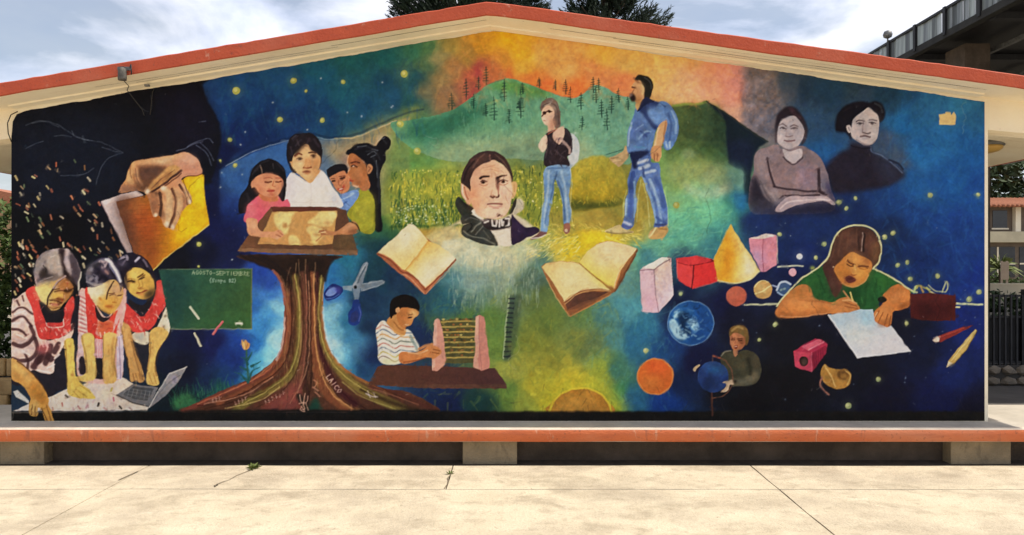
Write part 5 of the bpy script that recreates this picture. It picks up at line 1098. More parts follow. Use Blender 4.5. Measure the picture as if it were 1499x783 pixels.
F('180,240 240,230 250,330 200,330', '9c9298', soft=5, clip=1, a=.6); F('320,160 370,180 360,320 330,340', 'bcb2b2', soft=6, clip=1, a=.6); F('262,210 290,220 280,270 255,290', '847880', soft=4, clip=1, a=.7)
S('200,200 225,188 262,196', 2, '54484e', a=.9); S('300,190 325,186 355,192', 2, '64585c', a=.8); S('205,215 230,208 258,216', 1.4, '3c3438', a=.9); E(230, 216, 13, 9, '4c4448', soft=0); E(322, 213, 13, 9, '544a4e', soft=0); S('300,208 325,203 350,212', 1.4, '3c3438', a=.9)
S('255,200 250,255 250,280', 1.6, '74686e', a=.8); S('250,285 280,290 305,282', 2.2, '54484c', a=.85); S('235,312 270,308 305,315', 2.6, '5c4c50', a=.95); S('250,328 295,328', 1.4, '8c8084', a=.7); S('200,335 250,362 300,374 345,350', 1.6, '6c6068', a=.6)
V(1095, 150, 4.89)
fig('painted_person', 'painted portrait of a seated woman in a mauve blouse')
F('20,780 10,600 40,500 40,400 60,350 130,320 210,300 240,330 380,310 450,340 510,390 550,460 580,560 600,640 630,730 560,790 200,800', '7a6c72', n=.12, fade=(300,660,300,860))
F('20,780 10,600 40,510 80,540 130,640 200,760 180,800', '23202e', soft=4, clip=1, a=.9); F('150,790 320,745 480,715 560,700 630,735 640,800 300,805', '1d1d33', soft=5, a=.85, own=0)
F('55,360 130,325 150,420 140,540 60,520', '8c7c80', soft=6, clip=1, a=.8); F('160,430 260,440 480,440 500,560 480,620 330,620 200,590', '8a7478', soft=6, clip=1, a=.8); F('380,460 450,460 470,600 380,600', '927a90', soft=8, clip=1, a=.6); F('500,420 560,500 580,600 530,630', '7c7484', soft=5, clip=1, a=.7)
F('560,560 600,600 630,720 590,680 560,620', '343458', soft=3, clip=1, a=.8)
F('75,560 110,560 140,620 200,640 260,660 230,720 180,720 120,640', '8c8084', soft=3, clip=1, a=.7)
for p, w in [('135,400 150,480 175,560 190,600', 3), ('185,600 260,618 340,625 420,635 510,635', 2.6), ('505,480 505,560 512,630 540,645', 4.5), ('265,665 340,668 420,665 510,660', 2.2), ('220,690 250,670', 2), ('510,640 560,660', 2)]:
    S(p, w, '2c2028', a=.85, clip=1, soft=1)
for p in ['90,600 130,680 150,700', '190,620 220,680', '120,600 160,660', '170,650 200,700']:
    S(p, 3, '9c9094', a=.5, clip=1, soft=1.5)
F('190,770 260,690 330,670 480,672 560,675 625,725 600,730 550,708 450,715 330,740 240,785', 'a4949c', n=.08); S('230,760 300,710 480,695 580,700', 2.4, 'cdbcc0', a=.7, clip=1)
F('245,330 300,350 380,330 385,385 335,435 270,400', 'b0a6ac', n=.05); S('250,390 290,425 335,440 390,390', 2.2, '3c3038', a=.8); S('240,340 230,360', 2, '5c5058', a=.6)
F('195,290 190,180 210,90 260,40 310,30 360,60 400,120 425,200 410,270 380,310 390,230 370,140 320,100 260,120 220,160 215,250', '282028', soft=1, n=.15); S('310,50 330,80 370,110', 4, '5c3c44', a=.5, clip=1, soft=2)
F('205,250 215,170 260,115 330,95 380,150 402,210 385,270 350,315 295,335 250,320 215,290', 'aca2a8', n=.08)
F('205,200 270,180 275,280 230,300', 'b8aeb4', soft=5, clip=1, a=.6); F('330,160 400,200 370,290 330,300', 'a0949a', soft=6, clip=1, a=.7); F('265,190 300,200 310,240 270,240', '8c8086', soft=4, clip=1, a=.6)
S('215,165 245,155 275,170', 1.8, '5c4c50', a=.85); S('305,170 330,160 355,172', 1.8, '5c4c50', a=.85); S('228,186 250,180 272,190', 1.6, '4c4044', a=.9); S('310,186 330,178 350,186', 1.6, '4c4044', a=.9); E(252, 188, 10, 6, '4c4246', soft=0, a=.8); E(330, 184, 10, 6, '4c4246', soft=0, a=.8)
S('280,190 272,230', 1.4, '9c8c90', a=.8); S('268,240 290,245 315,238', 2, '7c6c70', a=.85); S('258,272 290,278 330,272', 2.2, '6c5056', a=.9); S('275,290 310,290', 1.6, 'a08c90', a=.7); S('225,310 290,335 350,315', 1.6, '7c7076', a=.7)
# --- writing girl
V(1110, 310, 3.404)
fig('painted_person', 'painted girl in green shirt bending over her writing, outlined in pale yellow')
F('92,490 130,430 205,350 270,295 340,270 400,330 560,290 640,310 690,350 760,390 750,410 620,420 600,450 590,490 450,490 400,470 270,440 210,440', '24522c', n=.12)
F('200,350 270,300 340,290 380,400 300,440 260,400', '2c5c30', soft=4, clip=1, a=.7); F('430,400 500,380 510,480 450,480', '1c4424', soft=4, clip=1, a=.7); F('580,320 640,320 680,350 610,400', '30642f', soft=4, clip=1, a=.7)
for p in ['340,320 370,400 350,430', '480,400 490,480', '540,350 530,470', '590,340 570,440', '300,320 330,400']:
    S(p, 3, '173c20', a=.5, clip=1, soft=1.5)
F('86,490 110,450 150,400 210,362 255,375 275,425 330,445 370,450 420,425 460,430 500,470 498,498 440,508 340,508 220,525 120,530 90,515', 'b07040', 'b87844', (120,470,460,470), n=.09)
F('95,490 160,450 260,450 350,465 330,500 150,520 100,515', 'c4783f', soft=4, clip=1, a=.7); F('150,410 210,370 250,390 240,430 180,440', 'a8703c', soft=4, clip=1, a=.7); S('200,440 290,445 360,455', 2.4, '7c4a28', a=.6, clip=1, soft=1.5); S('110,520 220,522 340,506', 1.6, 'e0a47c', a=.6)
S('430,450 490,470', 1.6, '7c4424', a=.7); S('430,470 495,485', 1.4, '7c4424', a=.6); S('420,440 455,440 490,455', 1.8, 'e4b07c', a=.7); S('458,402 470,440', 2.2, 'd8b870', own=1); S('425,395 450,430', 2, 'b88458', own=1)
F('640,395 690,360 755,395 752,470 700,490 672,500 660,560 640,578 600,575 565,560 575,500 620,455 605,430', 'b4703c', n=.09)
F('660,400 740,400 740,440 650,440', 'c07c48', soft=4, clip=1, a=.7); F('610,470 660,460 655,540 600,560 580,530', 'c8844c', soft=4, clip=1, a=.7)
for p in ['600,490 575,540', '620,500 595,560', '645,510 625,570', '660,520 648,570']:
    S(p, 1.4, '6c3c20', a=.75)
S('565,560 590,500', 1.6, 'e0b088', a=.8); F('595,430 620,420 640,440 620,455 600,450', '1c1c18')
V(1200, 320, 7.83)
F('30,560 100,440 140,300 180,200 260,120 400,90 520,95 620,160 680,260 690,400 650,540 600,580 500,600 300,600 250,780 180,900 120,800 80,700', '47302a', n=.14)
F('200,180 330,110 420,130 410,330 300,380 220,500 170,520', '54392f', soft=6, clip=1, a=.8); F('330,200 400,200 400,330 320,340', '6c4c40', soft=6, clip=1, a=.7); F('520,180 600,240 640,380 600,430 520,380', '6a4438', soft=6, clip=1, a=.7); F('620,280 680,300 680,420 640,520 600,480', '7c5c38', soft=5, clip=1, a=.7)
F('80,560 180,520 200,650 260,780 200,900 120,800', '4c2c2c', soft=4, clip=1, a=.7); F('100,640 170,760 230,900 170,880', '5c4a30', soft=4, clip=1, a=.6)
S('490,160 485,260 478,370', 1.6, 'b09a90', a=.7); S('510,180 500,370', 3, '241818', a=.7, clip=1); S('440,200 450,360', 3, '34221e', a=.6, clip=1)
F('170,560 280,440 370,385 480,430 580,480 600,560 560,660 500,730 400,785 320,780 250,740 190,650', 'b8793e', n=.08)
F('290,470 380,400 470,440 480,500 380,520', 'cc9050', soft=5, clip=1, a=.8); F('200,560 290,540 280,680 220,680', 'ac6c2c', soft=6, clip=1, a=.7); F('470,540 560,560 520,680 440,700', 'c88c40', soft=6, clip=1, a=.7); F('360,590 430,580 430,640 370,650', 'd8a058', soft=4, clip=1, a=.8); F('480,450 570,480 590,540 500,530', 'a0603c', soft=5, clip=1, a=.7)
S('320,480 350,510 400,530', 2.6, '4c2818', a=.9); S('440,550 490,540 550,550', 2.6, '5c3420', a=.85); S('310,520 350,545 385,548', 1.8, '3c2014', a=.85); S('460,570 510,580 545,570', 1.8, '8c5424', a=.8); S('400,530 410,590', 1.6, 'e0b068', a=.7); S('360,640 390,650 420,640', 2, '7c4828', a=.8)
F('290,690 340,650 410,690 400,720 330,740', '4a2026'); S('300,695 350,690 405,700', 1.4, '8c4c44', a=.7); E(160, 553, 10, 10, 'c8a888', soft=0, a=.9)
S('250,740 330,780 400,785 500,730 560,650', 1.6, 'd0a068', a=.6)
V(1110, 310, 3.404)
for p in ['90,470 130,420 205,340 300,275 350,220 370,150 400,100 450,72 510,66 560,80 600,125 612,190 600,250 572,285', '572,285 620,305 700,350 760,390 790,400', '860,400 905,425 945,426 955,470 1000,475']:
    S(p, 2.6, 'b8b684', a=.95)
    S(p, 1.0, 'dcd8ac', a=.7)
E(268, 278, 14, 10, '9cac54', soft=1, a=.8)
fig('painted_paper', 'pale blue sheet of painted paper under the girl\'s hands')
F('345,512 450,500 510,485 570,485 580,545 640,575 660,565 760,695 620,712 492,726 420,620', 'a8bccc', 'c4c4cc', (480,500,600,700), sm=0, n=.05)
F('500,490 570,490 570,560 520,570', '8cb8d4', soft=6, clip=1, a=.7); F('430,600 520,580 560,620 480,650', 'ccd0c4', soft=8, clip=1, a=.6); S('348,514 420,620 494,724', 1.8, 'e8e8ec', a=.8); S('494,725 620,711 758,695', 1.6, 'dce0e8', a=.8); S('540,620 640,600', 2, 'b4c4d0', a=.6)
V(1130, 400, 3.56)
fig('painted_case', 'maroon painted pencil case on the dark table')
F('718,108 830,104 958,118 955,245 850,248 722,235', '481c1c', sm=0, n=.1); F('720,108 955,116 955,150 720,150', '582424', soft=3, clip=1, a=.7); F('760,170 900,180 890,230 760,220', '3a1518', soft=5, clip=1, a=.7)
V(1110, 310, 3.404)
for p, c in [('780,385 800,370 850,385 855,400', '9c9450'), ('780,375 775,400', 'a8c088'), ('810,375 820,400', 'b08c50'), ('840,375 850,390', 'a8b070')]:
    S(p, 3, c, a=.8)
V(1130, 400, 3.56)
S('885,100 900,60 910,45 915,75 905,100', 2, 'b0b488', a=.85); S('815,60 850,92 880,96 900,100', 1.6, 'b8b888', a=.8)
fig('painted_pencil', 'red painted pencil with white tip')
F('835,345 870,325 1000,278 1050,272 1010,292 880,360 845,358', '80302c', sm=0); F('833,348 862,328 872,342 868,358 845,358', 'd8c4b0', sm=0); S('870,335 1000,285', 1.2, 'a84c44', a=.7, sm=0)
fig('painted_pencil', 'yellow painted pencil lying diagonally')
F('910,488 918,455 985,370 1060,290 1068,298 1010,400 945,475', 'b0985c', sm=0); F('908,490 918,458 945,472', 'dccca8', sm=0); S('930,460 1000,370 1060,298', 1.2, 'd8c890', a=.7, sm=0); S('945,475 1010,400 1068,300', 1.2, '5c4c24', a=.8, sm=0)
fig('painted_sharpener', 'red painted pencil sharpener with a round hole')
F('112,405 150,380 225,340 260,345 292,368 280,420 240,470 205,512 150,500 118,485', 'a0304c', sm=0, n=.08); F('112,405 200,415 205,512 150,500 118,485', 'b04058', sm=0, clip=1); F('150,385 240,342 262,350 190,405', 'c86478', sm=0, clip=1, a=.8)
F('205,415 290,370 280,420 210,505', '7c2038', sm=0, clip=1, a=.8); E(165, 458, 22, 26, '2a1a18', soft=0); E(168, 462, 14, 17, '4c3a34', soft=1); S('190,400 270,355', 2, 'e0909c', a=.6)
for k in range(5):
    S([(218 + k * 12, 420 - k * 7), (220 + k * 12, 490 - k * 12)], 1.1, '5c1428', a=.6, sm=0)
S('205,412 206,510', 1.4, 'd07c88', a=.6)
fig('painted_shavings', 'curled ochre painted pencil shaving')
F('252,520 270,472 300,490 345,500 385,500 412,530 400,580 350,605 300,590 262,560', 'a0783c', n=.14); E(368, 528, 30, 26, '5c4020', clip=1, soft=1, a=.9); E(372, 535, 18, 14, '8c6834', clip=1, soft=1); S('260,540 250,580 270,610 298,630', 2.4, '8c6054', own=1); S('275,480 300,520 330,590', 1.6, 'd8b878', a=.7); S('380,505 408,535 390,580', 1.6, 'c8a868', a=.7)
# ---------------------------------------------------------------- second pass over the faces
back()
def f(p, c, s=2, a=.9): F(p, c, soft=s, a=a, own=0, n=.1)
V(45, 360, 7.83)
f('170,170 250,90 330,70 350,200 360,300 330,330 280,320 230,300 180,230', 'a89c94'); f('100,300 150,250 200,300 250,330 180,370 110,360', '2c2624', 3)
f('60,330 45,270 80,180 150,110 200,90 140,190 110,280', '8c827e', 3); f('340,60 390,40 400,130 380,180 420,280 470,340 520,420 540,480 500,470 440,380 380,320 370,200', '241a1a')
f('405,45 440,60 430,150 450,220 480,320 440,300 410,200 390,130', 'b8aab0'); f('450,80 520,150 570,300 550,420 500,380 470,250', '453c44', 3); S('578,300 555,420 545,500', 2, 'c8c4b4', a=.8)
f('60,420 130,430 280,330 305,350 200,440 100,460', '75695f', 3); S('150,220 180,260 170,300', 1.6, '1c1816', a=.7); S('230,130 300,110 320,200', 1.6, 'd0c4bc', a=.6); S('110,400 170,380 250,350', 1.6, 'a89c98', a=.6)
f('90,460 200,420 240,520 190,640 110,560', 'd8c078', 3); f('330,400 400,370 450,430 480,480 400,500 300,490', 'a06a3c', 3); f('250,540 380,560 330,590 250,590', 'd8a850', 2); f('400,540 470,530 430,620 380,640', '9c6c3c', 2, .8)
S('390,350 300,430 240,520 200,600 190,690', 2.2, '3a2a22', a=.9); S('400,345 320,400 260,480', 2.6, 'b8a0a0', a=.8); f('380,500 450,498 475,518 400,538', '3c2414', 1); S('270,500 330,490', 1.8, '5c3c24', a=.8)
f('310,590 380,610 360,640 300,620', '7c4c28', 1); S('220,620 300,630 355,650', 1.6, '4c2818', a=.9); f('230,660 300,655 330,682 250,692', 'b0705c', 1); S('200,690 260,720 330,700', 1.5, '6c4424', a=.7)
V(120, 370, 8.245)
f('52,250 90,160 160,100 120,200 100,300 70,330', '8c8890', 3); f('120,150 180,110 240,130 200,180', '2a2830'); f('200,220 280,260 330,330 250,330', '1c1824'); S('290,80 370,150 420,250 470,350', 3.4, 'd8d4d8', a=.9); S('330,130 390,240 440,330', 2, '8c90b0', a=.7)
S('220,110 300,110 280,160', 3, 'b8a4a8', a=.7); f('250,190 320,200 310,260', '8c6c70', 2, .7); S('60,350 150,390 250,380', 2.4, '8c8890', a=.7); S('140,260 200,300 180,350', 2, '6c6878', a=.6)
f('110,420 200,400 290,400 250,520 170,560', 'dcd0b0', 4, .8); f('200,560 300,540 420,600 400,690 330,720 240,650', 'd8a04c', 4, .85); f('340,400 480,400 485,480 380,520', 'b89070', 4, .8); f('420,540 480,500 470,590 420,640', 'cc9c58', 3, .8)
S('360,390 320,460 300,560', 1.8, '4c3424', a=.85); S('330,490 370,490 400,480', 1.7, '5c3c2c', a=.85); S('430,520 472,515', 1.7, '5c3c2c', a=.85); S('375,600 412,608', 1.6, '9c5c28', a=.8); f('280,640 340,630 392,650 330,670', '985828', 1); f('215,540 238,545 232,575 212,570', 'a0682c', 1); S('400,540 392,590', 1.2, 'b07c40', a=.7); S('190,640 260,700 340,730', 1.6, '6c4c28', a=.6)
S('480,60 540,40 552,80', 4, 'a098a8', a=.8); S('650,100 690,55', 3.4, 'b8b4c8', a=.9); f('430,120 520,80 540,140 470,180', '5c5468', 3, .8); S('720,60 790,140 830,200', 2, '4c4458', a=.6)
f('600,230 720,220 700,300 610,310', 'e0bc68', 4, .8); f('560,390 640,390 620,440', 'e0b860', 3, .8); f('760,320 840,300 850,420 780,440', 'cca04c', 4, .7); f('800,480 870,440 870,520 780,550', '4c3c24', 3)
f('548,330 640,335 642,356 570,350', '3c2818', 1); S('680,290 740,255', 2, '4c3418', a=.9); S('690,320 752,295', 2, '3c2818', a=.9); S('720,330 732,400 695,420', 1.4, 'a87c3c', a=.8); f('690,420 750,425 740,440 690,440', '8c5c30', 1); S('660,490 720,480 782,455', 1.8, '7c3c28', a=.9); f('680,500 760,485 720,512', 'b87048', 1); S('600,190 540,240 530,330', 2, '2c2020', a=.7)
# red collars: pink and dark flecks
V(0, 0, 1)
def red(x, y):
    c = IMG[int(y - MY0), int(x - MX0)]; return c[0] > .55 and c[1] < .42 and c[2] < .42
strokes(420, 36, 410, 252, 505, ['dc7468', 'e89c90', 'a82c2c', 'b03430', 'f0c0b4'], 1.6, 5, 60, 40, a=.6, fn=red)
# soft darks between and along the arms
for p in ['96,500 98,540 98,566', '111,500 112,545 120,560', '120,492 126,520 127,545', '139,492 141,530 141,552', '151,492 151,530 152,556', '172,494 168,530 172,552', '177,474 184,515 190,550', '193,500 200,530 209,556', '218,485 220,515 214,545', '236,506 228,530 229,550']:
    S(p, 1.8, '4c3420', a=.5, soft=1.2)
for x0, y0, x1, y1 in ((97, 500, 112, 580), (119, 490, 142, 556), (150, 490, 172, 560), (178, 475, 210, 560), (213, 480, 240, 565), (20, 525, 75, 615)):
    strokes(34, x0, y0, x1, y1, ['e0c078', 'b08848', 'd8b468', '9c7440'], 2, 9, 88, 14, a=.35, fn=lambda x, y: IMG[int(y - MY0), int(x - MX0)].min() < .5 and IMG[int(y - MY0), int(x - MX0), 0] > .62 and IMG[int(y - MY0), int(x - MX0), 1] > .45)
# mother
V(395, 190, 7.83)
f('280,250 360,190 410,150 430,170 350,240 290,300', '2c2220', 2); f('430,160 480,200 560,260 540,280 480,240', '2c2220', 2)
f('280,400 340,420 330,480', 'dcb488', 4); f('520,330 572,330 552,440 505,520 500,430', 'b07c4c', 4, .8); f('390,240 450,230 440,290 390,300', 'e0b484', 4, .7)
f('310,320 380,315 380,350 320,355', 'd8ac7c', 2); f('455,280 535,278 530,325 470,328', 'd4a474', 2)
S('290,300 330,272 368,285', 2, '7c4430', a=.9); f('318,332 345,316 375,334 350,352', '2c1c14', 1); f('330,352 392,360 362,402 330,392', 'e8c89c', 2, .7); f('470,296 500,284 527,302 500,322', '2c1c14', 1); S('448,264 500,262 525,272', 2, '4c3020', a=.9)
f('400,330 450,320 475,400 440,425 390,420', 'c88c5c', 3, .8); S('390,436 430,441 475,430', 2.2, '7c4028', a=.9); f('380,470 480,462 480,510 390,512', 'd0a070', 2); f('385,482 430,468 472,476 430,494', '5c2c20', 1); f('400,500 450,498 430,514', 'b88058', 1); f('370,560 460,600 520,540 470,570', 'a87848', 3, .7)
for p in ['270,120 320,70', '300,180 360,120', '500,110 560,190', '240,200 260,280', '450,100 430,150']:
    S(p, 2, '54485a', a=.45, soft=1.5)
# olive-bloused woman, girl, boy: softer cheeks
V(340, 180, 6)
f('1090,420 1150,430 1140,500 1090,520', 'b87850', 4, .6); f('1030,300 1080,300 1070,330 1040,335', 'b87850', 3, .6); f('1100,500 1160,520 1120,560 1070,545', '8c5638', 3, .6); f('1150,350 1180,420 1170,480 1140,420', '84502f', 3, .5)
f('200,560 260,570 250,620 210,590', 'b86c50', 3, .6); f('380,560 440,540 420,600 380,630', 'b87858', 3, .6); f('280,455 380,455 400,480 280,480', 'b87458', 3, .6); f('330,620 390,620 360,650 320,648', 'a8684c', 2, .6)
for p in ['200,420 260,350 320,330', '400,350 450,420', '130,620 150,700', '440,520 435,640', '180,450 240,380']:
    S(p, 2.2, '3c3840', a=.5, soft=1.5)
for p in ['1080,230 1160,200 1240,230', '1180,250 1260,250 1300,320', '1240,300 1280,400 1280,560', '1290,450 1290,700', '1320,140 1350,180']:
    S(p, 2, '3c4048', a=.5, soft=1.5)
# hikers
V(885, 100, 6.025)
f('262,180 320,170 330,230 280,250', 'b08058', 3, .7); f('300,110 340,140 340,190 320,180', 'd0ac7c', 2, .7); f('275,270 320,250 330,300 290,320', '94683f', 2, .7); S('262,185 245,215 255,225', 1.2, '7c4c34', a=.8); f('232,245 262,240 272,275 250,288 234,276', '241818', 1)
V(770, 130, 3.56)
f('95,150 130,140 140,180 115,195', 'd8b09c', 2, .7); f('130,165 150,160 150,205 125,215', 'b07c64', 2, .7); S('85,95 115,75 150,85 168,130 170,180', 2, '4c3c38', a=.6); S('100,90 130,75', 1.6, 'c0b0a0', a=.6)
for k in range(26):
    x, y = rng.uniform(108, 215), rng.uniform(245, 400)
    S([(x, y), (x + rng.uniform(-14, 14), y + rng.uniform(5, 22))], 1.4, ['4c4048', '140f14', '5c4c50'][rng.integers(3)], a=.5)
# writing girl: softer mouth, light on the arms
V(1200, 320, 7.83)
f('285,690 345,648 412,692 400,722 330,742', '6c3830', 2, .7); f('300,690 350,672 400,695 350,705', '3c1c1c', 1, .8); f('300,600 360,610 340,650 280,660', 'a4672f', 3, .6); f('430,600 520,600 480,680 430,690', 'cc8c44', 4, .6); f('200,690 260,720 330,770 260,760', '94582c', 3, .7)
for p in ['180,250 160,380 110,500', '260,160 230,280 210,420', '330,130 320,260 300,360', '560,170 600,280 610,400', '420,130 420,280', '620,250 640,400 610,520']:
    S(p, 2.2, '6c4c3c', a=.45, soft=1.5)
V(1110, 310, 3.404)
f('100,500 200,505 330,495 330,508 200,525 110,522', '84502c', 3, .6); f('130,450 230,440 330,460 220,475', 'd08c54', 4, .6); f('700,470 750,450 750,470 700,490', '7c4826', 2, .6); f('600,540 650,550 630,575 600,570', '8c5430', 2, .5)
for k in range(40):
    x, y = rng.uniform(210, 640), rng.uniform(320, 480)
    c = IMG[int(P([(x, y)])[0][1] - MY0), int(P([(x, y)])[0][0] - MX0)]
    if c[1] > c[0] * 1.2:
        S([(x, y), (x + rng.uniform(-10, 10), y + rng.uniform(14, 34))], 2, ['1a4424', '3c7440', '2c5c30'][rng.integers(3)], a=.4)
# knuckles and tendons of the big hand
V(120, 210, 4.12)
f('590,80 660,70 700,120 640,130', 'd8a48c', 4, .7); f('600,150 700,150 715,180 620,185', 'b47860', 4, .6); f('440,95 540,80 520,105 450,115', 'e0b48c', 3, .7); f('330,225 380,250 370,285 330,265', '5c3c2c', 3, .8); f('420,330 440,350 445,400 430,400', '7c5440', 2, .7); f('495,330 515,380 512,430 500,430', 'd8b48c', 2, .7); f('575,320 595,370 580,430 570,420', 'd0a880', 2, .7); f('480,380 492,430 480,440', '3c2820', 2, .7); f('610,270 632,300 640,340 622,320', 'd0a880', 2, .6)
for p in ['300,110 290,160 300,210', '325,150 330,200 350,250', '440,250 500,200 560,160', '420,270 480,215']:
    S(p, 1.4, '6c4834', a=.6)
back()
# bare plaster patch where a fitting was removed
V(0, 0, 1)
fig('bare_patch', 'small bare cream patch in the blue paint near the corner')
F('1374,167 1384,166 1384,164 1391,164 1392,168 1396,163 1399,168 1398,183 1375,183', 'd8b47c', sm=0, n=.06)
back()
# wear: vertical drips, scuffs, faint course lines under the paint
strokes(240, 20, 560, 1438, 616, ['2c2a28', '0f0e0e', '3c3834'], 1.4, 14, 90, 40, a=.25)
for _ in range(160):
    x, y = rng.uniform(20, 1436), rng.uniform(120, 612)
    S([(x, y), (x + rng.uniform(-3, 3), y + rng.uniform(-3, 3))], .9, ['c8c8c0', '101010', '8c8c88'][rng.integers(3)], a=.28, sm=0)

for _ in range(16):
    x, y = rng.uniform(40, 1420), rng.uniform(170, 590); pts = [(x, y)]; t = rng.uniform(0, 6.28)
    for q in range(rng.integers(6, 16)):
        t += rng.normal(0, .5); x += math.cos(t) * 5; y += math.sin(t) * 5; pts.append((x, y))
    S(pts, .8, ['0c0c0c', 'a8a8a0', '1c1a18'][rng.integers(3)], a=.3, sm=0)
# hand-painted wobble, brush daubs and grain over the whole surface
brush(6000, 51, 3.2, 9, .36, .06); brush(12000, 52, 1.8, 6, .34, .065)
IMG = np.clip(IMG, 0, 1)
back(); V(0, 0, 1)
write('AGOSTO-SEPTIEMBRE', 282, 396, 5.0, 5.4, 1.5, 'a8b494', .9, .8)
write('(Sinpa 82)', 307, 408, 4.0, 4.4, 1, 'a8c0b0', .9, .85)
write('LAICO', 483, 548, 6.2, 7, 52, 'd0b0a0', 1.3, .8)
wx = vnoise(MH, MW, 7.5, 21) * .7; wy = vnoise(MH, MW, 7.5, 22) * .7
yy, xx = np.mgrid[0:MH, 0:MW]
qx = np.clip(xx + wx, 0, MW - 1.01); qy = np.clip(yy + wy, 0, MH - 1.01)
ix = qx.astype(int); iy = qy.astype(int); fx = (qx - ix)[..., None]; fy = (qy - iy)[..., None]
IMG = (IMG[iy, ix] * (1 - fx) + IMG[iy, ix + 1] * fx) * (1 - fy) + (IMG[iy + 1, ix] * (1 - fx) + IMG[iy + 1, ix + 1] * fx) * fy
for ch in range(3):
    IMG[..., ch] += .45 * (IMG[..., ch] - blur(IMG[..., ch].astype(np.float32), 1))
IMG = np.clip(IMG, 0, 1)
gv = vnoise(MH, MW, 2.2, 31)
IMG = np.clip(IMG * (1 + .03 * gv[..., None] + .03 * NZ2[..., None]), 0, 1)
gl = (IMG @ np.array([.3, .59, .11]))[..., None]
IMG = np.clip(gl + (IMG - gl) * .94, 0, 1)
IMG = IMG + .42 * (IMG - .44) * IMG * (1 - IMG)
IMG = np.clip(IMG, 0, 1) * np.array([1.0, .985, .96])      # weathered, slightly greyed pigments
# ---------------------------------------------------------------- ground and paving
def sheet(name, x0, x1, y0, y1, z, m):
    bm = bmesh.new(); f = [bm.verts.new(p) for p in ((x0, y0, z), (x1, y0, z), (x1, y1, z), (x0, y1, z))]; bm.faces.new(f)
    return mesh_obj(name, bm, m)
tag(sheet('ground', -500, 500, -60, 900, -.012, M['ground']), kind='structure')
pave = tag(empty('pavement'), kind='structure')
tag(sheet('joint_and_shade_bed', -13.0, 12.0, -8, 9.6, -.004, M['joint']), kind='structure').parent = pave  # dark bed for the joints; also paints the shade under the platform edge
def slab(x0, x1, y0, y1, crack=None):
    bm = bmesh.new(); g = .005
    nx = max(2, int((x1 - x0) / .09)); ny = max(2, int((y1 - y0) / .12))
    top = {}
    for i in range(nx + 1):
        for j in range(ny + 1):
            x = x0 + g + (x1 - x0 - 2 * g) * i / nx; y = y0 + g + (y1 - y0 - 2 * g) * j / ny
            e = (i in (0, nx)) * 1 + (j in (0, ny)) * 1
            if i in (0, nx): x += (.004 * mnoise.noise((y * 3, x0, 1))) * (1 if i == 0 else -1)
            if j in (0, ny): y += (.004 * mnoise.noise((x * 3, y0, 2)))
            z = .004 * mnoise.noise((x * .6, y * .6, 0)) + .0015 * mnoise.noise((x * 4, y * 4, 3)) + .004
            top[i, j] = bm.verts.new((x, y, z))
    for i in range(nx):
        for j in range(ny):
            bm.faces.new((top[i, j], top[i + 1, j], top[i + 1, j + 1], top[i, j + 1]))
    be = [e for e in bm.edges if e.is_boundary]
    r = bmesh.ops.extrude_edge_only(bm, edges=be)
    for v in r['geom']:
        if isinstance(v, bmesh.types.BMVert): v.co.z = -.02
    mesh_obj('slab', bm, M['pave'], pave)
XJ = [-12.2, -7.5, -2.83, 1.86, 6.5, 11.2]
for a, b in zip(XJ, XJ[1:]):
    for c, d in zip([-7.9, -3.4, .9, 5.29], [-3.4, .9, 5.29, 6.0]):
        if d < 6: slab(a, b, c, d)
for a, b in zip([-12.2, -7.5, -5.2, -2.83, -.46, 1.86, 4.2, 6.5], [-7.5, -5.2, -2.83, -.46, 1.86, 4.2, 6.5, 11.2]):
    slab(a, b, 5.29, 5.925)

# ---------------------------------------------------------------- the school building
WY = 6.2                                  # wall plane
AP, ZA, SL, SR = -.18, CAMZ + 1.95, .167, .1385
EL_, ER_, RF, RB = -5.6, 5.5, 5.85, 17.0
def soff(x): return ZA - (SL * (AP - x) if x < AP else SR * (x - AP))
house = tag(empty('school_building', (0, 6.2, 0)), 'long low school building whose gable wall carries a colourful painted mural', 'building')
def hp(o): o.parent = house; o.matrix_parent_inverse = house.matrix_basis.inverted(); return o
house_z = Matrix.Translation((0, -6.2, 0))
def part(o): o.parent = house; o.matrix_local = house_z @ o.matrix_basis; return o
# gable wall
WL, WR, PZ = -4.089, 3.888, .293
def prism(name, outline, y0, y1, m):
    bm = bmesh.new()
    A = [bm.verts.new((x, y0, z)) for x, z in outline]; B = [bm.verts.new((x, y1, z)) for x, z in outline]
    bm.faces.new(A[::-1]); bm.faces.new(B)
    n = len(A)
    for k in range(n): bm.faces.new((A[k], A[(k + 1) % n], B[(k + 1) % n], B[k]))
    bmesh.ops.recalc_face_normals(bm, faces=bm.faces[:])
    return mesh_obj(name, bm, m)
wall = part(prism('gable_wall', [(WL, PZ), (WR, PZ), (WR, soff(WR)), (AP, soff(AP)), (WL, soff(WL))], WY, WY + .2, M['cream']))
for sx in (0, 1):
    x0, x1 = (WL, WL + .18) if sx == 0 else (WR - .18, WR)
    part(prism('side_wall', [(x0, PZ), (x1, PZ), (x1, soff(x1)), (x0, soff(x0))], WY + .2, 16.4, M['cream']))
part(prism('rear_wall', [(WL, PZ), (WR, PZ), (WR, soff(WR)), (AP, soff(AP)), (WL, soff(WL))], 16.4, 16.6, M['cream']))
for y in (6.205, 9.2, 12.4, 15.6):
    part(prism('beam', [(WR + .002, soff(WR) - .26), (ER_ - .15, soff(ER_ - .15) - .20), (ER_ - .15, soff(ER_ - .15)), (WR + .002, soff(WR))], y, y + .18, M['cream']))
    part(prism('beam', [(WL - .002, soff(WL) - .24), (EL_ + .15, soff(EL_ + .15) - .19), (EL_ + .15, soff(EL_ + .15)), (WL - .002, soff(WL))], y, y + .18, M['cream']))
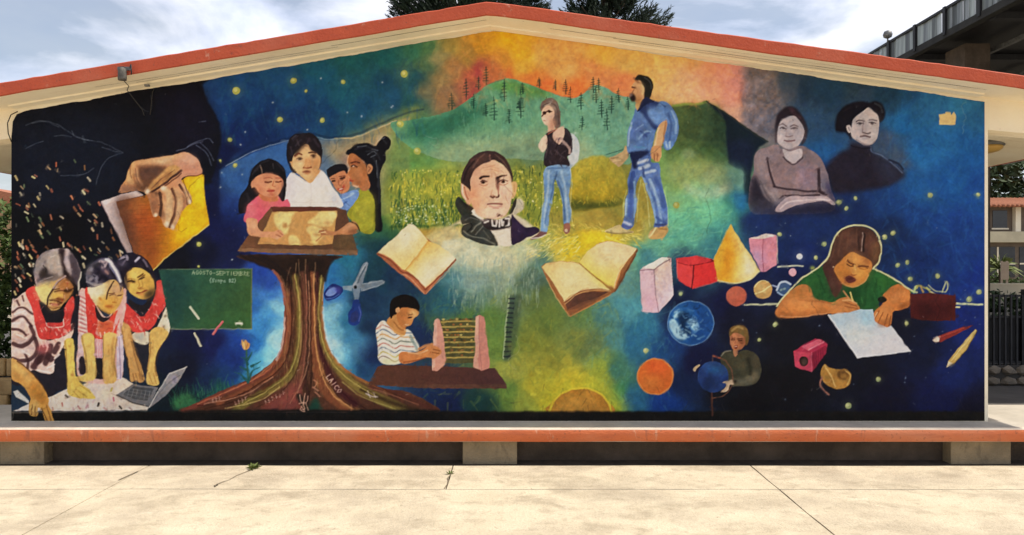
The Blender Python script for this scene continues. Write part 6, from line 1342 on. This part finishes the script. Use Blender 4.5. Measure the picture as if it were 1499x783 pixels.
# roof slab
TH = .085
roof = part(prism('roof', [(EL_, soff(EL_)), (AP, soff(AP)), (ER_, soff(ER_)), (ER_, soff(ER_) + TH), (AP, soff(AP) + TH), (EL_, soff(EL_) + TH)], RF, RB, M['cream']))
def fascia():
    bm = bmesh.new(); n = 150; cols = []
    for i in range(n + 1):
        x = EL_ - .012 + (ER_ - EL_ + .024) * i / n
        zb = soff(x) - .003 + .006 * mnoise.noise((x * 2.3, 0, 0)) + .003 * mnoise.noise((x * 9, 0, 1)); zt = soff(x) + TH + .014 + .003 * mnoise.noise((x * 1.7, 5, 0)) + .005 * mnoise.noise((x * 8, 7, 0)) + .004 * mnoise.noise((x * 19, 3, 0))
        y = RF - .016 + .003 * mnoise.noise((x * 3, 2, 2))
        cols.append([bm.verts.new(p) for p in ((x, RF + .001, zb), (x, y, zb + .004), (x, y, (zb + zt) / 2), (x, y, zt - .008), (x, y + .008, zt), (x, RF + .25, zt))])
    for A, B in zip(cols, cols[1:]):
        for k in range(5): bm.faces.new((A[k], B[k], B[k + 1], A[k + 1]))
    for A in (cols[0], cols[-1]): bm.faces.new(A)
    bmesh.ops.recalc_face_normals(bm, faces=bm.faces[:])
    return mesh_obj('fascia', bm, M['red'])
def sub(o, p): o.parent = p; return o
sub(fascia(), roof)
for sx, x in ((-1, EL_), (1, ER_)):
    sub(box_obj('fascia', (min(x, x + sx * .014), max(x, x + sx * .014), RF + .27, RB, soff(x) - .004, soff(x) + TH + .015), M['red']), roof)
# thin plaster strips under the front overhang, with an open joint between them
def soffit_strip(xa, xb, ya, yb, t):
    bm = bmesh.new(); n = 24; cols = []
    for i in range(n + 1):
        x = xa + (xb - xa) * i / n
        j = .006 * mnoise.noise((x * 4, ya, 3))
        cols.append([bm.verts.new(p) for p in ((x, ya + j, soff(x) + .002), (x, ya + j, soff(x) - t), (x, yb + j, soff(x) - t), (x, yb + j, soff(x) + .002))])
    for A, B in zip(cols, cols[1:]):
        for k in range(3): bm.faces.new((A[k], B[k], B[k + 1], A[k + 1]))
    for A in (cols[0], cols[-1]): bm.faces.new(A)
    bmesh.ops.recalc_face_normals(bm, faces=bm.faces[:])
    sub(mesh_obj('soffit_strip', bm, M['cream']), roof)
for xa, xb in ((-4.05, AP), (AP, 3.8)):
    soffit_strip(xa, xb, 6.10, 6.192, .012)
def joint_line(xa, xb, y, w_):
    bm = bmesh.new(); n = int((xb - xa) / .05); prev = None
    for i in range(n + 1):
        x = xa + (xb - xa) * i / n; yy = y + .012 * mnoise.noise((x * 1.3, y, 0)); ww = w_ * (.55 + .6 * mnoise.noise((x * 5, y, 9)) + .3)
        p = [bm.verts.new((x, yy - ww, soff(x) - .002)), bm.verts.new((x, yy + ww, soff(x) - .002))]
        if prev: bm.faces.new((prev[0], prev[1], p[1], p[0]))
        prev = p
    sub(mesh_obj('joint_line', bm, M['joint']), roof)
for xa, xb, y, w_ in ((-1.42, -.2, 5.96, .0028), (-3.3, -1.38, 6.01, .0022), (-3.0, -1.5, 6.055, .0016), (.3, .82, 5.98, .0026), (.8, 3.75, 6.0, .003), (.85, 2.9, 6.05, .002), (1.6, 3.3, 5.93, .0014)):
    joint_line(xa, xb, y, w_)
tb = tube_obj('pipe_stub', [(px(1213, 70, 6.4)[0], 6.4, soff(2.67) + .05), (px(1214, 60, 6.4)[0], 6.4, soff(2.67) + .19)], .008, M['grey_metal']); sub(tb, roof)
# plinth slab, painted edge, blocks, recessed footing
bm = bmesh.new(); bbox(bm, -5.75, 5.75, 5.945, 6.95, .185, PZ); bbox(bm, -4.2, 4.0, 6.952, 17.2, .185, PZ)
plat = part(mesh_obj('platform', bm, M['slabtop']))
for xa, xb in ((-14, -4.25), (4.05, 14)):
    tag(sheet('side_yard', xa, xb, 6.6, 26, .002, M['asphalt']), kind='structure')
def edge_band():
    bm = bmesh.new(); n = 120; cols = []
    for i in range(n + 1):
        x = -5.75 + 11.5 * i / n
        zt = PZ + .002 + .003 * mnoise.noise((x * 1.5, 1, 1)); zb = .187 + .004 * mnoise.noise((x * 1.8, 4, 1)); y = 5.93 + .004 * mnoise.noise((x * 1.2, 0, 7))
        cols.append([bm.verts.new(p) for p in ((x, 5.947, zb), (x, y, zb + .003), (x, y, zt - .014), (x, y + .012, zt), (x, 5.975, zt), (x, 5.977, zt - .006))])
    for A, B in zip(cols, cols[1:]):
        for k in range(5): bm.faces.new((A[k], B[k], B[k + 1], A[k + 1]))
    bmesh.ops.recalc_face_normals(bm, faces=bm.faces[:])
    return mesh_obj('painted_edge', bm, M['orange'], None, True)
eb = edge_band(); sub(eb, plat)
eb.data.materials.append(mat('edge_top', (.72, .62, .50), (.60, .50, .40), 6, .9, .2, 60))
for p in eb.data.polygons:
    if p.normal.z > .5: p.material_index = 1
for xa, xb in ((-4.05, -3.70), (-.39, .04), (3.47, 3.945), (-5.7, -5.45), (5.3, 5.7)):
    part(box_obj('plinth_block', (xa, xb, 6.0, 6.12, -.03, .185), M['block'], None, .006))
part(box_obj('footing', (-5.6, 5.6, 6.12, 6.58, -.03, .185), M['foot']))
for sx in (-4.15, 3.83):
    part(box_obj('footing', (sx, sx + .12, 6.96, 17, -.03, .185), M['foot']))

# ---------------------------------------------------------------- mural sheet on the wall
mural_poly = np.array([(17.4, 623), (17.4, 200), (19, 178), (25, 167), (44, 160.5), (120, 148), (170, 138), (285, 119.5), (420, 97), (540, 75.5), (620, 62), (665, 55.5), (700, 48), (722, 45), (760, 46.5), (840, 61), (960, 79), (1085, 97), (1200, 114), (1320, 131), (1440, 149), (1440.5, 400), (1440, 623)], float)
def inside(poly, X, Y):
    r = np.zeros(X.shape, bool); q = np.roll(poly, -1, 0)
    for (xa, ya), (xb, yb) in zip(poly, q):
        if ya == yb: continue
        c = ((ya > Y) != (yb > Y)) & (X < (xb - xa) * (Y - ya) / (yb - ya) + xa)
        r ^= c
    return r
KP = WY / FPX
topc = mural_poly[1:21]
ytop = np.interp(np.arange(MW) + MX0, topc[:, 0], topc[:, 1]) + vnoise(2, MW, 23, 42)[0] * 1.0 + vnoise(2, MW, 5, 43)[0] * .35
cyy, cxx = np.mgrid[0:MH - 1, 0:MW - 1]
zfloor = CY + (CAMZ - PZ - .001) / KP
keep = (cyy + MY0 + 1 > np.minimum(ytop[:-1], ytop[1:])[None, :]) & (cxx + MX0 >= 17) & (cxx + MX0 + 1 <= 1441) & (cyy + MY0 + 1 < zfloor)
lin = np.where(IMG <= .04045, IMG / 12.92, ((IMG + .055) / 1.055) ** 2.4)
lin = lin / MURAL_GAIN
lin = np.where(lin > .6, .6 + (1 - np.exp(-(lin - .6) / .3)) * .3, lin)      # paint never whiter than 0.9
VX = ((np.arange(MW) + MX0) - CX) * KP; VZ = CAMZ + (CY - (np.arange(MH) + MY0)) * KP
mm = bpy.data.materials.new('mural_paint'); mm.use_nodes = True
mnt = mm.node_tree; pb = mnt.nodes['Principled BSDF']; pb.inputs['Roughness'].default_value = .62; pb.inputs['Specular IOR Level'].default_value = .08
at = mnt.nodes.new('ShaderNodeAttribute'); at.attribute_name = 'paint'; mnt.links.new(at.outputs['Color'], pb.inputs['Base Color'])
mtc = mnt.nodes.new('ShaderNodeTexCoord'); mn = mnt.nodes.new('ShaderNodeTexNoise'); mn.inputs['Scale'].default_value = 55; mn.inputs['Detail'].default_value = 4
mb = mnt.nodes.new('ShaderNodeBump'); mb.inputs['Strength'].default_value = .22; mb.inputs['Distance'].default_value = .006
mn2 = mnt.nodes.new('ShaderNodeTexNoise'); mn2.inputs['Scale'].default_value = 9; mn2.inputs['Detail'].default_value = 6; mb2 = mnt.nodes.new('ShaderNodeBump'); mb2.inputs['Strength'].default_value = .25; mb2.inputs['Distance'].default_value = .03
mnt.links.new(mtc.outputs['Object'], mn2.inputs['Vector']); mnt.links.new(mn2.outputs['Fac'], mb2.inputs['Height']); mnt.links.new(mb2.outputs[0], mb.inputs['Normal'])
mnt.links.new(mtc.outputs['Object'], mn.inputs['Vector']); mnt.links.new(mn.outputs['Fac'], mb.inputs['Height']); mnt.links.new(mb.outputs[0], pb.inputs['Normal'])
def grid_piece(name, cells, parent):
    yi, xi = np.nonzero(cells)
    quad = np.stack([(yi + 1) * MW + xi, (yi + 1) * MW + xi + 1, yi * MW + xi + 1, yi * MW + xi], 1)
    uq, inv = np.unique(quad.ravel(), return_inverse=True)
    me = bpy.data.meshes.new(name); n = len(yi)
    me.vertices.add(len(uq)); me.loops.add(4 * n); me.polygons.add(n)
    vy, vx = uq // MW, uq % MW
    co = np.stack([VX[vx], np.full(len(uq), WY - .003), np.minimum(VZ[vy], CAMZ + (CY - ytop[vx]) * KP)], 1).astype(np.float32)
    me.vertices.foreach_set('co', co.ravel()); me.loops.foreach_set('vertex_index', inv.astype(np.int32).ravel())
    me.polygons.foreach_set('loop_start', np.arange(0, 4 * n, 4, dtype=np.int32))
    me.update(calc_edges=True)
    ca = me.color_attributes.new('paint', 'FLOAT_COLOR', 'POINT')
    rgba = np.ones((len(uq), 4), np.float32); rgba[:, :3] = lin[vy, vx]
    ca.data.foreach_set('color', rgba.ravel())
    me.materials.append(mm); me.validate()
    o = bpy.data.objects.new(name, me); C.objects.link(o); o.parent = parent
    return o
cid = IDM[:-1, :-1]
mural = grid_piece('mural', keep & (cid == 0), None); part(mural)
mural['label'] = 'painted mural of school life, landscape and night sky covering the gable wall'
for k in range(1, len(FIGS)):
    cells = keep & (cid == k)
    if cells.sum() < 4: continue
    sub(grid_piece(FIGS[k][0], cells, None), mural)['label'] = FIGS[k][1]
# ---------------------------------------------------------------- fittings
# old lamp housing on the fascia
M['housing'] = mat('old_zinc', (.13, .12, .105), (.06, .055, .05), 25, .7, .3, 80)
a = px(179, 104, RF - .05)
lh = tag(empty('lamp_housing', (a[0], RF - .05, a[2])), 'small weathered grey lamp housing fixed to the red roof edge', 'lamp')
bm = bmesh.new(); lathe(bm, [(.016, -.068), (.030, -.070), (.032, -.055), (.030, .005), (.026, .02), (.012, .03)], 14); mesh_obj('can', bm, M['housing'], lh, True)
box_obj('bracket', (-.05, .05, .022, .034, .012, .04), M['grey_metal'], lh, .002)
box_obj('arm', (-.012, .012, -.004, .03, .022, .036), M['dark_metal'], lh, .002)
tube_obj('clamp', [(.05, .02, .035), (.065, .0, .05), (.07, .0, -.01), (.058, .02, -.02)], .005, M['dark_metal'], lh)
b1 = Vector(px(186, 132, 6.17)) - Vector(lh.location); b2 = Vector(px(208, 160, 6.19)) - Vector(lh.location)
tube_obj('cable', [(.0, .0, -.06), (.02, .06, -.10), tuple(b1), tuple((b1 + b2) / 2 + Vector((.01, -.01, -.01))), tuple(b2), tuple(b2 + Vector((.02, -.005, -.05)))], .003, M['wire'], lh)
e1 = Vector(px(224, 130, 6.18)) - Vector(lh.location); e2 = Vector(px(220, 168, 6.19)) - Vector(lh.location)
tube_obj('cable', [tuple(e1 + Vector((0, .02, 0))), tuple(e1 + Vector((0, -.01, -.03))), tuple(e2)], .0028, M['wire'], lh)
box_obj('staple', (e1.x - .018, e1.x + .018, e1.z * 0 + .27, .292 + e1.z * 0, e1.z - .004, e1.z + .012), M['grey_metal'], lh)
# loose cable looping at the wall's top left corner
tag(tube_obj('loose_cable', [px(26, 163, 6.19), px(16, 168, 6.17), px(11, 180, 6.16), px(12, 195, 6.17), px(17, 208, 6.19)], .004, M['wire']), 'thin dark cable curling round the black painted upper wall corner', 'cable')
# oval lamps under the side eaves
def eave_lamp(x, y, label):
    o = tag(empty('ceiling_lamp', (x, y, soff(x))), label, 'lamp', None)
    bm = bmesh.new(); lathe(bm, [(.17, .02), (.175, -.03), (.165, -.035)], 20); mesh_obj('base_ring', bm, M['grey_metal'], o, True)
    bm = bmesh.new(); lathe(bm, [(.16, -.03), (.155, -.06), (.12, -.085), (.06, -.10), (.01, -.103)], 20); mesh_obj('dome', bm, M['amber'], o, True)
    return o
eave_lamp(4.80, 7.7, 'amber domed ceiling lamp under the eave beside the blue mural corner')

# ---------------------------------------------------------------- plants
def leaf_cluster(bm, c, n, rad, size, flat=.6):
    for _ in range(n):
        d = Vector((random.gauss(0, 1), random.gauss(0, 1), random.gauss(0, 1) * flat)) * rad * .55 + Vector(c)
        a = Vector((random.uniform(-1, 1), random.uniform(-1, 1), random.uniform(-.6, 1))).normalized(); b = a.orthogonal().normalized()
        b = (Matrix.Rotation(random.uniform(0, 6.28), 3, a) @ b); s = size * random.uniform(.6, 1.4)
        v = [bm.verts.new(d + a * s), bm.verts.new(d + b * s * .4), bm.verts.new(d - a * s * .6), bm.verts.new(d - b * s * .4)]
        bm.faces.new(v)
def bush(name, x, y, rx, ry, h, n, size, m, label, group=None, z0=0.0):
    o = tag(empty(name, (x, y, z0)), label, 'bush', group)
    bm = bmesh.new()
    for k in range(5):
        t = random.uniform(0, 6.28); tube(bm, [(0, 0, 0), (math.cos(t) * rx * .25, math.sin(t) * ry * .25, h * .35), (math.cos(t) * rx * .5, math.sin(t) * ry * .5, h * .7)], .025, .008, 5)
    mesh_obj('stem', bm, M['bark'], o)
    bm = bmesh.new()
    for k in range(n):
        while True:
            q = Vector((random.uniform(-1, 1), random.uniform(-1, 1), random.uniform(0, 1)))
            if q.x ** 2 + q.y ** 2 + ((q.z - .5) * 2) ** 2 < 1 and mnoise.noise(q * 3 + Vector((x, y, 0))) > -.25: break
        leaf_cluster(bm, (q.x * rx, q.y * ry, h * (.12 + .88 * q.z)), 26, .11, size)
    mesh_obj('crown', bm, m, o)
    return o
def broadleaf(x, y, h, r, label, n=150, size=.22, zc=.62):
    o = tag(empty('leafy_tree', (x, y, 0)), label, 'tree', None)
    bm = bmesh.new(); tube(bm, [(0, 0, -.05), (.08, 0, h * .25), (-.05, .05, h * .5), (0, 0, h * .8)], .22, .05, 8)
    for k in range(7):
        t = k * 2.4; z = h * (.35 + .06 * k); tube(bm, [(0, 0, z), (math.cos(t) * r * .4, math.sin(t) * r * .4, z + .5), (math.cos(t) * r * .8, math.sin(t) * r * .8, z + 1.3)], .09, .02, 6)
    mesh_obj('trunk', bm, M['bark'], o, True)
    bm = bmesh.new()
    for k in range(n):
        while True:
            q = Vector((random.uniform(-1, 1), random.uniform(-1, 1), random.uniform(-1, 1)))
            if q.length < 1 and mnoise.noise(q * 2.2 + Vector((x, y, 1))) > -.2: break
        leaf_cluster(bm, (q.x * r, q.y * r, h * zc + q.z * h * .38), 30, r * .16, size)
    mesh_obj('crown', bm, M['leaf2'], o)
    return o
def conifer(x, y, h, r, zlow, label, seed):
    random.seed(seed)
    o = tag(empty('conifer_tree', (x, y, 0)), label, 'tree', 'dark conifers behind the school roof')
    bt = bmesh.new(); tube(bt, [(0, 0, -.05), (.05, .03, h * .3), (-.04, .05, h * .65), (0, 0, h)], .3, .03, 8)
    bc = bmesh.new(); z = zlow
    while z < h * .98:
        f = 1 - (z - zlow) / (h - zlow); L_ = r * (.25 + .75 * f) * random.uniform(.7, 1.15)
        for k in range(6):
            t = random.uniform(0, 6.28); up = random.uniform(-.05, .3)
            d = Vector((math.cos(t), math.sin(t), up)).normalized(); l = L_ * random.uniform(.6, 1.15)
            P0 = Vector((0, 0, z)); P1 = P0 + d * l + Vector((0, 0, .15 * l))
            tube(bt, [P0, P0 + d * l * .5, P1], .05, .012, 5)
            for s in range(int(l * 85)):
                q = P0.lerp(P1, .25 + .75 * random.random())
                side = d.cross(Vector((0, 0, 1))).normalized() * random.uniform(-1, 1) * .5 * l * .62
                base = q + side + Vector((0, 0, random.uniform(-.2, .2)))
                dd = (d * .7 + side.normalized() * .6 + Vector((0, 0, random.uniform(.1, .8)))).normalized()
                for u in range(8):
                    ax = (dd + Vector((random.gauss(0, .35), random.gauss(0, .35), random.gauss(0, .35)))).normalized(); bb = ax.orthogonal().normalized() * .022
                    p0 = base + dd * .03 * u; tip = p0 + ax * random.uniform(.07, .15)
                    bc.faces.new([bc.verts.new(p0 - bb), bc.verts.new(p0 + bb), bc.verts.new(tip)])
        z += .34
    mesh_obj('trunk', bt, M['bark'], o, True); mesh_obj('crown', bc, M['pine'], o)
conifer(-1.75, 22.5, 15.5, 2.0, 7.6, 'dark spiky conifer rising behind the roof apex', 11)
conifer(.45, 25.0, 14.0, 1.0, 9.5, 'thinner dark conifer behind the apex between two fuller ones', 17)
conifer(2.75, 22.0, 15.0, 1.5, 7.95, 'dark spiky conifer behind the roof slope towards the dark canopy', 23)
random.seed(5)
# weeds in the paving joints
def weed(x, y, s, n, label, m):
    o = tag(empty('weed', (x, y, 0)), label, 'weed'); bm = bmesh.new()
    for k in range(n):
        t = random.uniform(0, 6.28); l = s * random.uniform(.5, 1.2); d = Vector((math.cos(t), math.sin(t), random.uniform(.4, 1.3))).normalized(); sd = d.cross(Vector((0, 0, 1))).normalized() * l * .12
        p0 = Vector((random.gauss(0, s * .12), random.gauss(0, s * .12), .0)); mid = p0 + d * l * .55; tip = p0 + d * l + Vector((0, 0, -l * .2))
        v = [bm.verts.new(q) for q in (p0, mid - sd, tip, mid + sd)]; bm.faces.new(v)
    mesh_obj('leaves', bm, m, o); tube_obj('stalk', [(0, 0, -.01), (.003, 0, s * .4)], .003, m, o)
weed(-1.99, 5.83, .075, 34, 'small green weed sprouting from the paving crack', M['weed'])
weed(-2.09, 5.36, .03, 10, 'low dry tuft at the end of a paving crack', M['joint'])
weed(-.46, 5.68, .045, 16, 'tiny yellow green weed in the paving joint before the middle block', M['weed'])
# cracks in the paving
def crack(pts, wd, label):
    bm = bmesh.new(); prev = None; up = []
    for i, (x, y) in enumerate(pts):
        ww = wd * random.uniform(.4, 1.2)
        p = [bm.verts.new((x - ww, y, .0105)), bm.verts.new((x + ww, y + ww * .3, .0105))]
        if prev: bm.faces.new((prev[0], prev[1], p[1], p[0]))
        prev = p
    o = mesh_obj('crack', bm, M['crack'], pave)
crack([(-2.10, 5.37), (-2.09, 5.42), (-2.05, 5.52), (-2.04, 5.62), (-2.0, 5.74), (-1.99, 5.84)], .006, '')
crack([(-2.85, 5.5), (-2.84, 5.62), (-2.83, 5.75)], .007, '')
crack([(-.47, 5.3), (-.455, 5.45), (-.47, 5.55), (-.45, 5.7)], .004, '')

# ---------------------------------------------------------------- left of the wall: planter and bushes
pl = tag(empty('planter_wall', (-6.3, 8.0, 0)), 'low ochre stone planter wall beyond the platform end with the painted women', 'wall')
box_obj('core', (-1.6, 1.08, .02, .26, -.03, .56), M['mortar'], pl)
for r_, z in enumerate((.02, .20, .40)):
    x = -1.6 + (r_ % 2) * .1
    while x < 1.0:
        wd = random.uniform(.16, .3); x1 = min(x + wd, 1.1); bm = bmesh.new(); bbox(bm, x + .008, x1 - .008, -.02 + random.uniform(-.012, .012), .05, z + .006, z + .19 + (r_ == 2) * .0, bev=.02)
        mesh_obj('stone', bm, M['ochre'], pl, True); x = x1
bush('bush', -6.45, 9.4, 1.3, .8, 2.45, 520, .05, M['leaf'], 'leafy green bush behind the planter wall, taller of the two')
bush('bush', -8.7, 9.0, 1.0, .7, 1.9, 200, .05, M['leaf'], 'lower green bush further along the planter wall')
hs = tag(empty('house', (-43, 62, 0)), 'distant orange roofed house beyond the bushes', 'house')
box_obj('wall', (-8, 6, 0, 8, -.05, 6.7), mat('house_wall', (.42, .27, .15), None, .5, .9, 0), hs)
rf = prism('roof', [(-8.6, 6.7), (6.6, 6.7), (-1, 8.3)], -.6, 8.6, M['tile']); rf.parent = hs
for x in (-5.5, -1.5, 2.5):
    for z in (1.2, 4.4):
        wn = box_obj('window', (x, x + 1.3, -.05, .05, z, z + 1.5), M['glass'], hs); box_obj('frame', (x - .1, x + 1.4, -.09, -.04, z - .1, z), M['taupe'], wn)

# ---------------------------------------------------------------- right of the wall: stone footing, fence, house
sw = tag(empty('stone_wall', (6.6, 9.9, 0)), 'low grey rubble stone wall under the black fence', 'wall')
box_obj('core', (-1.4, 3.4, .03, .28, -.03, .26), M['mortar'], sw)
x = -1.4
while x < 3.3:
    wd = random.uniform(.13, .24)
    for z0, z1 in ((.0, .13), (.135, .27)):
        bm = bmesh.new(); bmesh.ops.create_icosphere(bm, subdivisions=1, radius=1)
        for v in bm.verts: v.co = Vector((v.co.x * wd * .55 * random.uniform(.85, 1.15) + x + wd / 2 + random.uniform(-.02, .02), v.co.y * .07 + .03, (v.co.z * .5 * random.uniform(.9, 1.1) + .5) * (z1 - z0) + z0))
        mesh_obj('stone', bm, M['stone'], sw)
    x += wd
fe = tag(empty('fence', (6.6, 10.05, .26)), 'black metal fence of upright bars along the stone wall', 'fence')
box_obj('sheet', (-1.4, 3.4, .06, .065, .02, .62), M['black'], fe)  # added black sheet standing in for the shaded hedge behind the bars
for z in (.02, .62, .90): box_obj('rail', (-1.4, 3.4, .0, .04, z, z + .03), M['black'], fe)
bar = box_obj('bar', (-.011, .011, -.004, .018, .0, .93), M['dark_metal'], fe)
bar.location = (-1.38, -.01, 0)
for k in range(1, 62): inst('bar', bar, fe, Matrix.Translation((-1.38 + k * .077, -.01, 0)))
for x in (-1.4, .2, 1.8, 3.4): box_obj('post', (x - .03, x + .03, -.02, .05, -.02, 1.0), M['black'], fe)
bush('hedge_bush', 6.3, 10.9, 1.2, .5, 1.3, 200, .06, M['leaf2'], 'dark shaded bush behind the black fence')
bush('hedge_bush', 8.3, 11.0, 1.2, .5, 1.3, 160, .06, M['leaf2'], 'dark broad bush behind the fence far from the mural')
h2 = tag(empty('house', (36, 50, 0)), 'two storey house with red tiled eave and dark windows beyond the fence', 'house')
box_obj('wall', (-9, 9, 0, 7, -.05, 5.55), M['house_brown'], h2)
box_obj('balcony_band', (-9, 9, -.5, -.01, 3.2, 3.9), mat('band_cream', (.62, .55, .38), None, 1, .9, 0), h2)
rf2 = empty('roof', (0, 0, 0), h2)
bm = bmesh.new(); v = [bm.verts.new(q) for q in ((-9.4, -1.0, 5.5), (9.4, -1.0, 5.5), (9.4, 3.5, 6.35), (-9.4, 3.5, 6.35), (-9.4, 8, 5.5), (9.4, 8, 5.5))]; bm.faces.new(v[:4]); bm.faces.new((v[3], v[2], v[5], v[4])); bm.faces.new((v[0], v[3], v[4])); bm.faces.new((v[1], v[5], v[2]))
bmesh.ops.recalc_face_normals(bm, faces=bm.faces[:])
r2 = mesh_obj('roof_deck', bm, M['tile'], rf2)
bm = bmesh.new(); tube(bm, [(0, 0, .03), (0, 1.5, .31), (0, 4.5, .88)], .11, .11, 6); tl = mesh_obj('tile', bm, M['tile'], rf2, True); tl.location = (-9.3, -1.05, 5.5)
for k in range(1, 62): inst('tile', tl, rf2, Matrix.Translation((-9.3 + k * .3, -1.05 + random.uniform(-.03, .03), 5.5)))
for x in (-4.35, -1.9, 1.2, 4.4):
    wn = box_obj('window', (x, x + .95, -.04, .05, 4.15, 5.3), M['glass'], h2); box_obj('frame', (x - .08, x + 1.03, -.08, -.03, 4.05, 4.15), M['cream'], wn)
for x in (-3.05, -.5, 2.6): box_obj('pillar', (x, x + .35, -.35, -.02, 3.9, 5.5), M['cream'], h2)
for x in (-8, -5.2, -2.6, .2, 3.0):
    wn = box_obj('window', (x, x + 2.3, -.06, .03, .9, 2.9), M['glass'], h2)
    box_obj('frame', (x, x + 2.3, -.10, -.061, 1.75, 1.85), M['cream'], wn); box_obj('frame', (x + 1.1, x + 1.2, -.10, -.061, .9, 2.9), M['cream'], wn)
for x, y, hh, r_, lb in ((30.5, 60, 13, 4.2, 'tall dark leafy tree behind the tiled roof end nearer the school'), (38.5, 61, 12, 4.0, 'tall dark leafy tree behind the middle of the tiled roof')):
    broadleaf(x, y, hh, r_, lb, 160, .34)
gw = tag(empty('garden_wall', (30, 36, 0)), 'low pale garden wall in front of the tiled house', 'wall')
box_obj('wall', (-9, 9, 0, .2, -.05, .74), mat('pale_wall', (.85, .76, .58), (.78, .69, .52), 3, .9, .1, 30), gw); box_obj('coping', (-9.05, 9.05, -.04, .24, .742, .80), M['cream'], gw)
# garden in front of the house
random.seed(9)
for k, (x, y, rx, h) in enumerate(((27.9, 43.5, 1.0, 1.3), (30.3, 44, 1.1, 1.1), (32.2, 43, 1.0, 1.25))):
    bush('garden_shrub', x, y, rx, .8, h, 60, .09, M['leaf'], ['clipped green shrub before the tiled house, beside the spiky plant', 'low green shrub before the tiled house window', 'green shrub before the tiled house, near its pillar'][k])
def spiky(x, y, h, label):
    o = tag(empty('spiky_plant', (x, y, 0)), label, 'plant'); tube_obj('trunk', [(0, 0, -.05), (.05, 0, h * .35), (0, 0, h * .6)], .12, M['bark'], o, .08)
    bm = bmesh.new()
    for k in range(70):
        t = random.uniform(0, 6.28); e = random.uniform(-.3, 1.3); d = Vector((math.cos(t) * math.cos(e), math.sin(t) * math.cos(e), math.sin(e))); l = h * random.uniform(.35, .5)
        s = d.orthogonal().normalized() * .06; p0 = Vector((0, 0, h * .58)); p1 = p0 + d * l * .6; p2 = p0 + d * l + Vector((0, 0, -.25 * l))
        v = [bm.verts.new(q) for q in (p0 - s * .5, p0 + s * .5, p1 + s, p2, p1 - s)]; bm.faces.new(v)
    mesh_obj('leaves', bm, M['weed'], o)
spiky(27.0, 42.0, 2.6, 'spiky yucca like plant standing before the tiled house')
sg = tag(empty('notice_board', (26.6, 41, 0)), 'small brown notice board on posts beside the spiky plant', 'board')
for x in (-.14, .14): box_obj('post', (x - .04, x + .04, -.04, .04, -.05, 1.9), M['taupe'], sg)
box_obj('panel', (-.2, .2, -.07, -.041, .9, 1.85), M['taupe'], sg, .01)

# ---------------------------------------------------------------- raised dark canopy at the upper right
CXE, ZT = 10.0, CAMZ + 6.0
cn = tag(empty('canopy', (CXE, 8.4, 0)), 'big dark raised canopy roof edged with translucent sheets above the trees', 'canopy')
Y1 = 30.0
box_obj('deck', (.05, 19, 0, Y1, 5.5 + CAMZ - .1, 5.5 + CAMZ), M['black'], cn)  # deck and girders coloured dark in place of the deep shade underneath
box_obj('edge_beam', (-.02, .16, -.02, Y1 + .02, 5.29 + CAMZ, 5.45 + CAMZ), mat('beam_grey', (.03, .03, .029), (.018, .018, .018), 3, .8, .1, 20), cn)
box_obj('top_rail', (-.03, .05, -.02, Y1 + .02, ZT - .06, ZT), M['black'], cn)
random.seed(4)
M['panel2'] = mat('pale_sheet', (.36, .41, .40), (.20, .23, .23), 2.2, .3, 0, spec=.5, stretch=(1, 3.5, .3))
M['panel3'] = mat('grimy_sheet', (.10, .115, .115), (.05, .055, .06), 2.2, .4, 0, spec=.5, stretch=(1, 3.5, .3))
psrc = box_obj('panel', (-.004, .004, -.11, .11, -.25, .25), M['panel'], cn)
pvar = []
for q in ('panel2', 'panel3'):
    me2 = psrc.data.copy(); me2.materials.clear(); me2.materials.append(M[q]); pvar.append(me2)
y = .15; first = True
while y < Y1:
    mtx = Matrix.Translation((.02 + random.uniform(-.012, .012), y, ZT - .30)) @ Matrix.Rotation(random.uniform(-.16, .16), 4, 'Z')
    if first: psrc.matrix_local = mtx; first = False
    else:
        po = inst('panel', psrc, cn, mtx)
        u = random.random()
        if u > .45: po.data = pvar[0] if u > .74 else pvar[1]
    y += .205
y = 0
post = box_obj('post', (-.05, .07, -.05, .05, -.64, .01), M['black'], cn); post.location = (0, .02, ZT)
while y < Y1: y += 1.3; inst('post', post, cn, Matrix.Translation((0, y, ZT)))
for k in range(9): box_obj('girder', (.2, 18.8, 1.2 + k * 3.2, 1.42 + k * 3.2, 5.26 + CAMZ, 5.398 + CAMZ), M['dark_metal'], cn)
for k in range(8): box_obj('purlin', (1.5 + k * 2.2, 1.6 + k * 2.2, .1, Y1 - .1, 5.17 + CAMZ, 5.258 + CAMZ), M['grey_metal'], cn)
for y in (9.4, 22.0):
    box_obj('column', (.62, 1.22, y, y + .8, -.05, 5.26 + CAMZ), M['foot'], cn, .01)
for y in (9.4, 22.0):
    box_obj('column', (15.45, 16.25, y, y + .8, -.05, 5.26 + CAMZ), M['taupe'], cn, .01)
fl = tag(empty('floodlight', (CXE - .05, 20.1, ZT)), 'small round floodlight on the top rail of the dark canopy', 'lamp')
tube_obj('stem', [(0, 0, -.03), (0, 0, .10)], .02, M['grey_metal'], fl)
bm = bmesh.new(); lathe(bm, [(.02, .06), (.10, .10), (.12, .17), (.09, .25), (.02, .28)], 12); mesh_obj('head', bm, M['grey_metal'], fl, True)
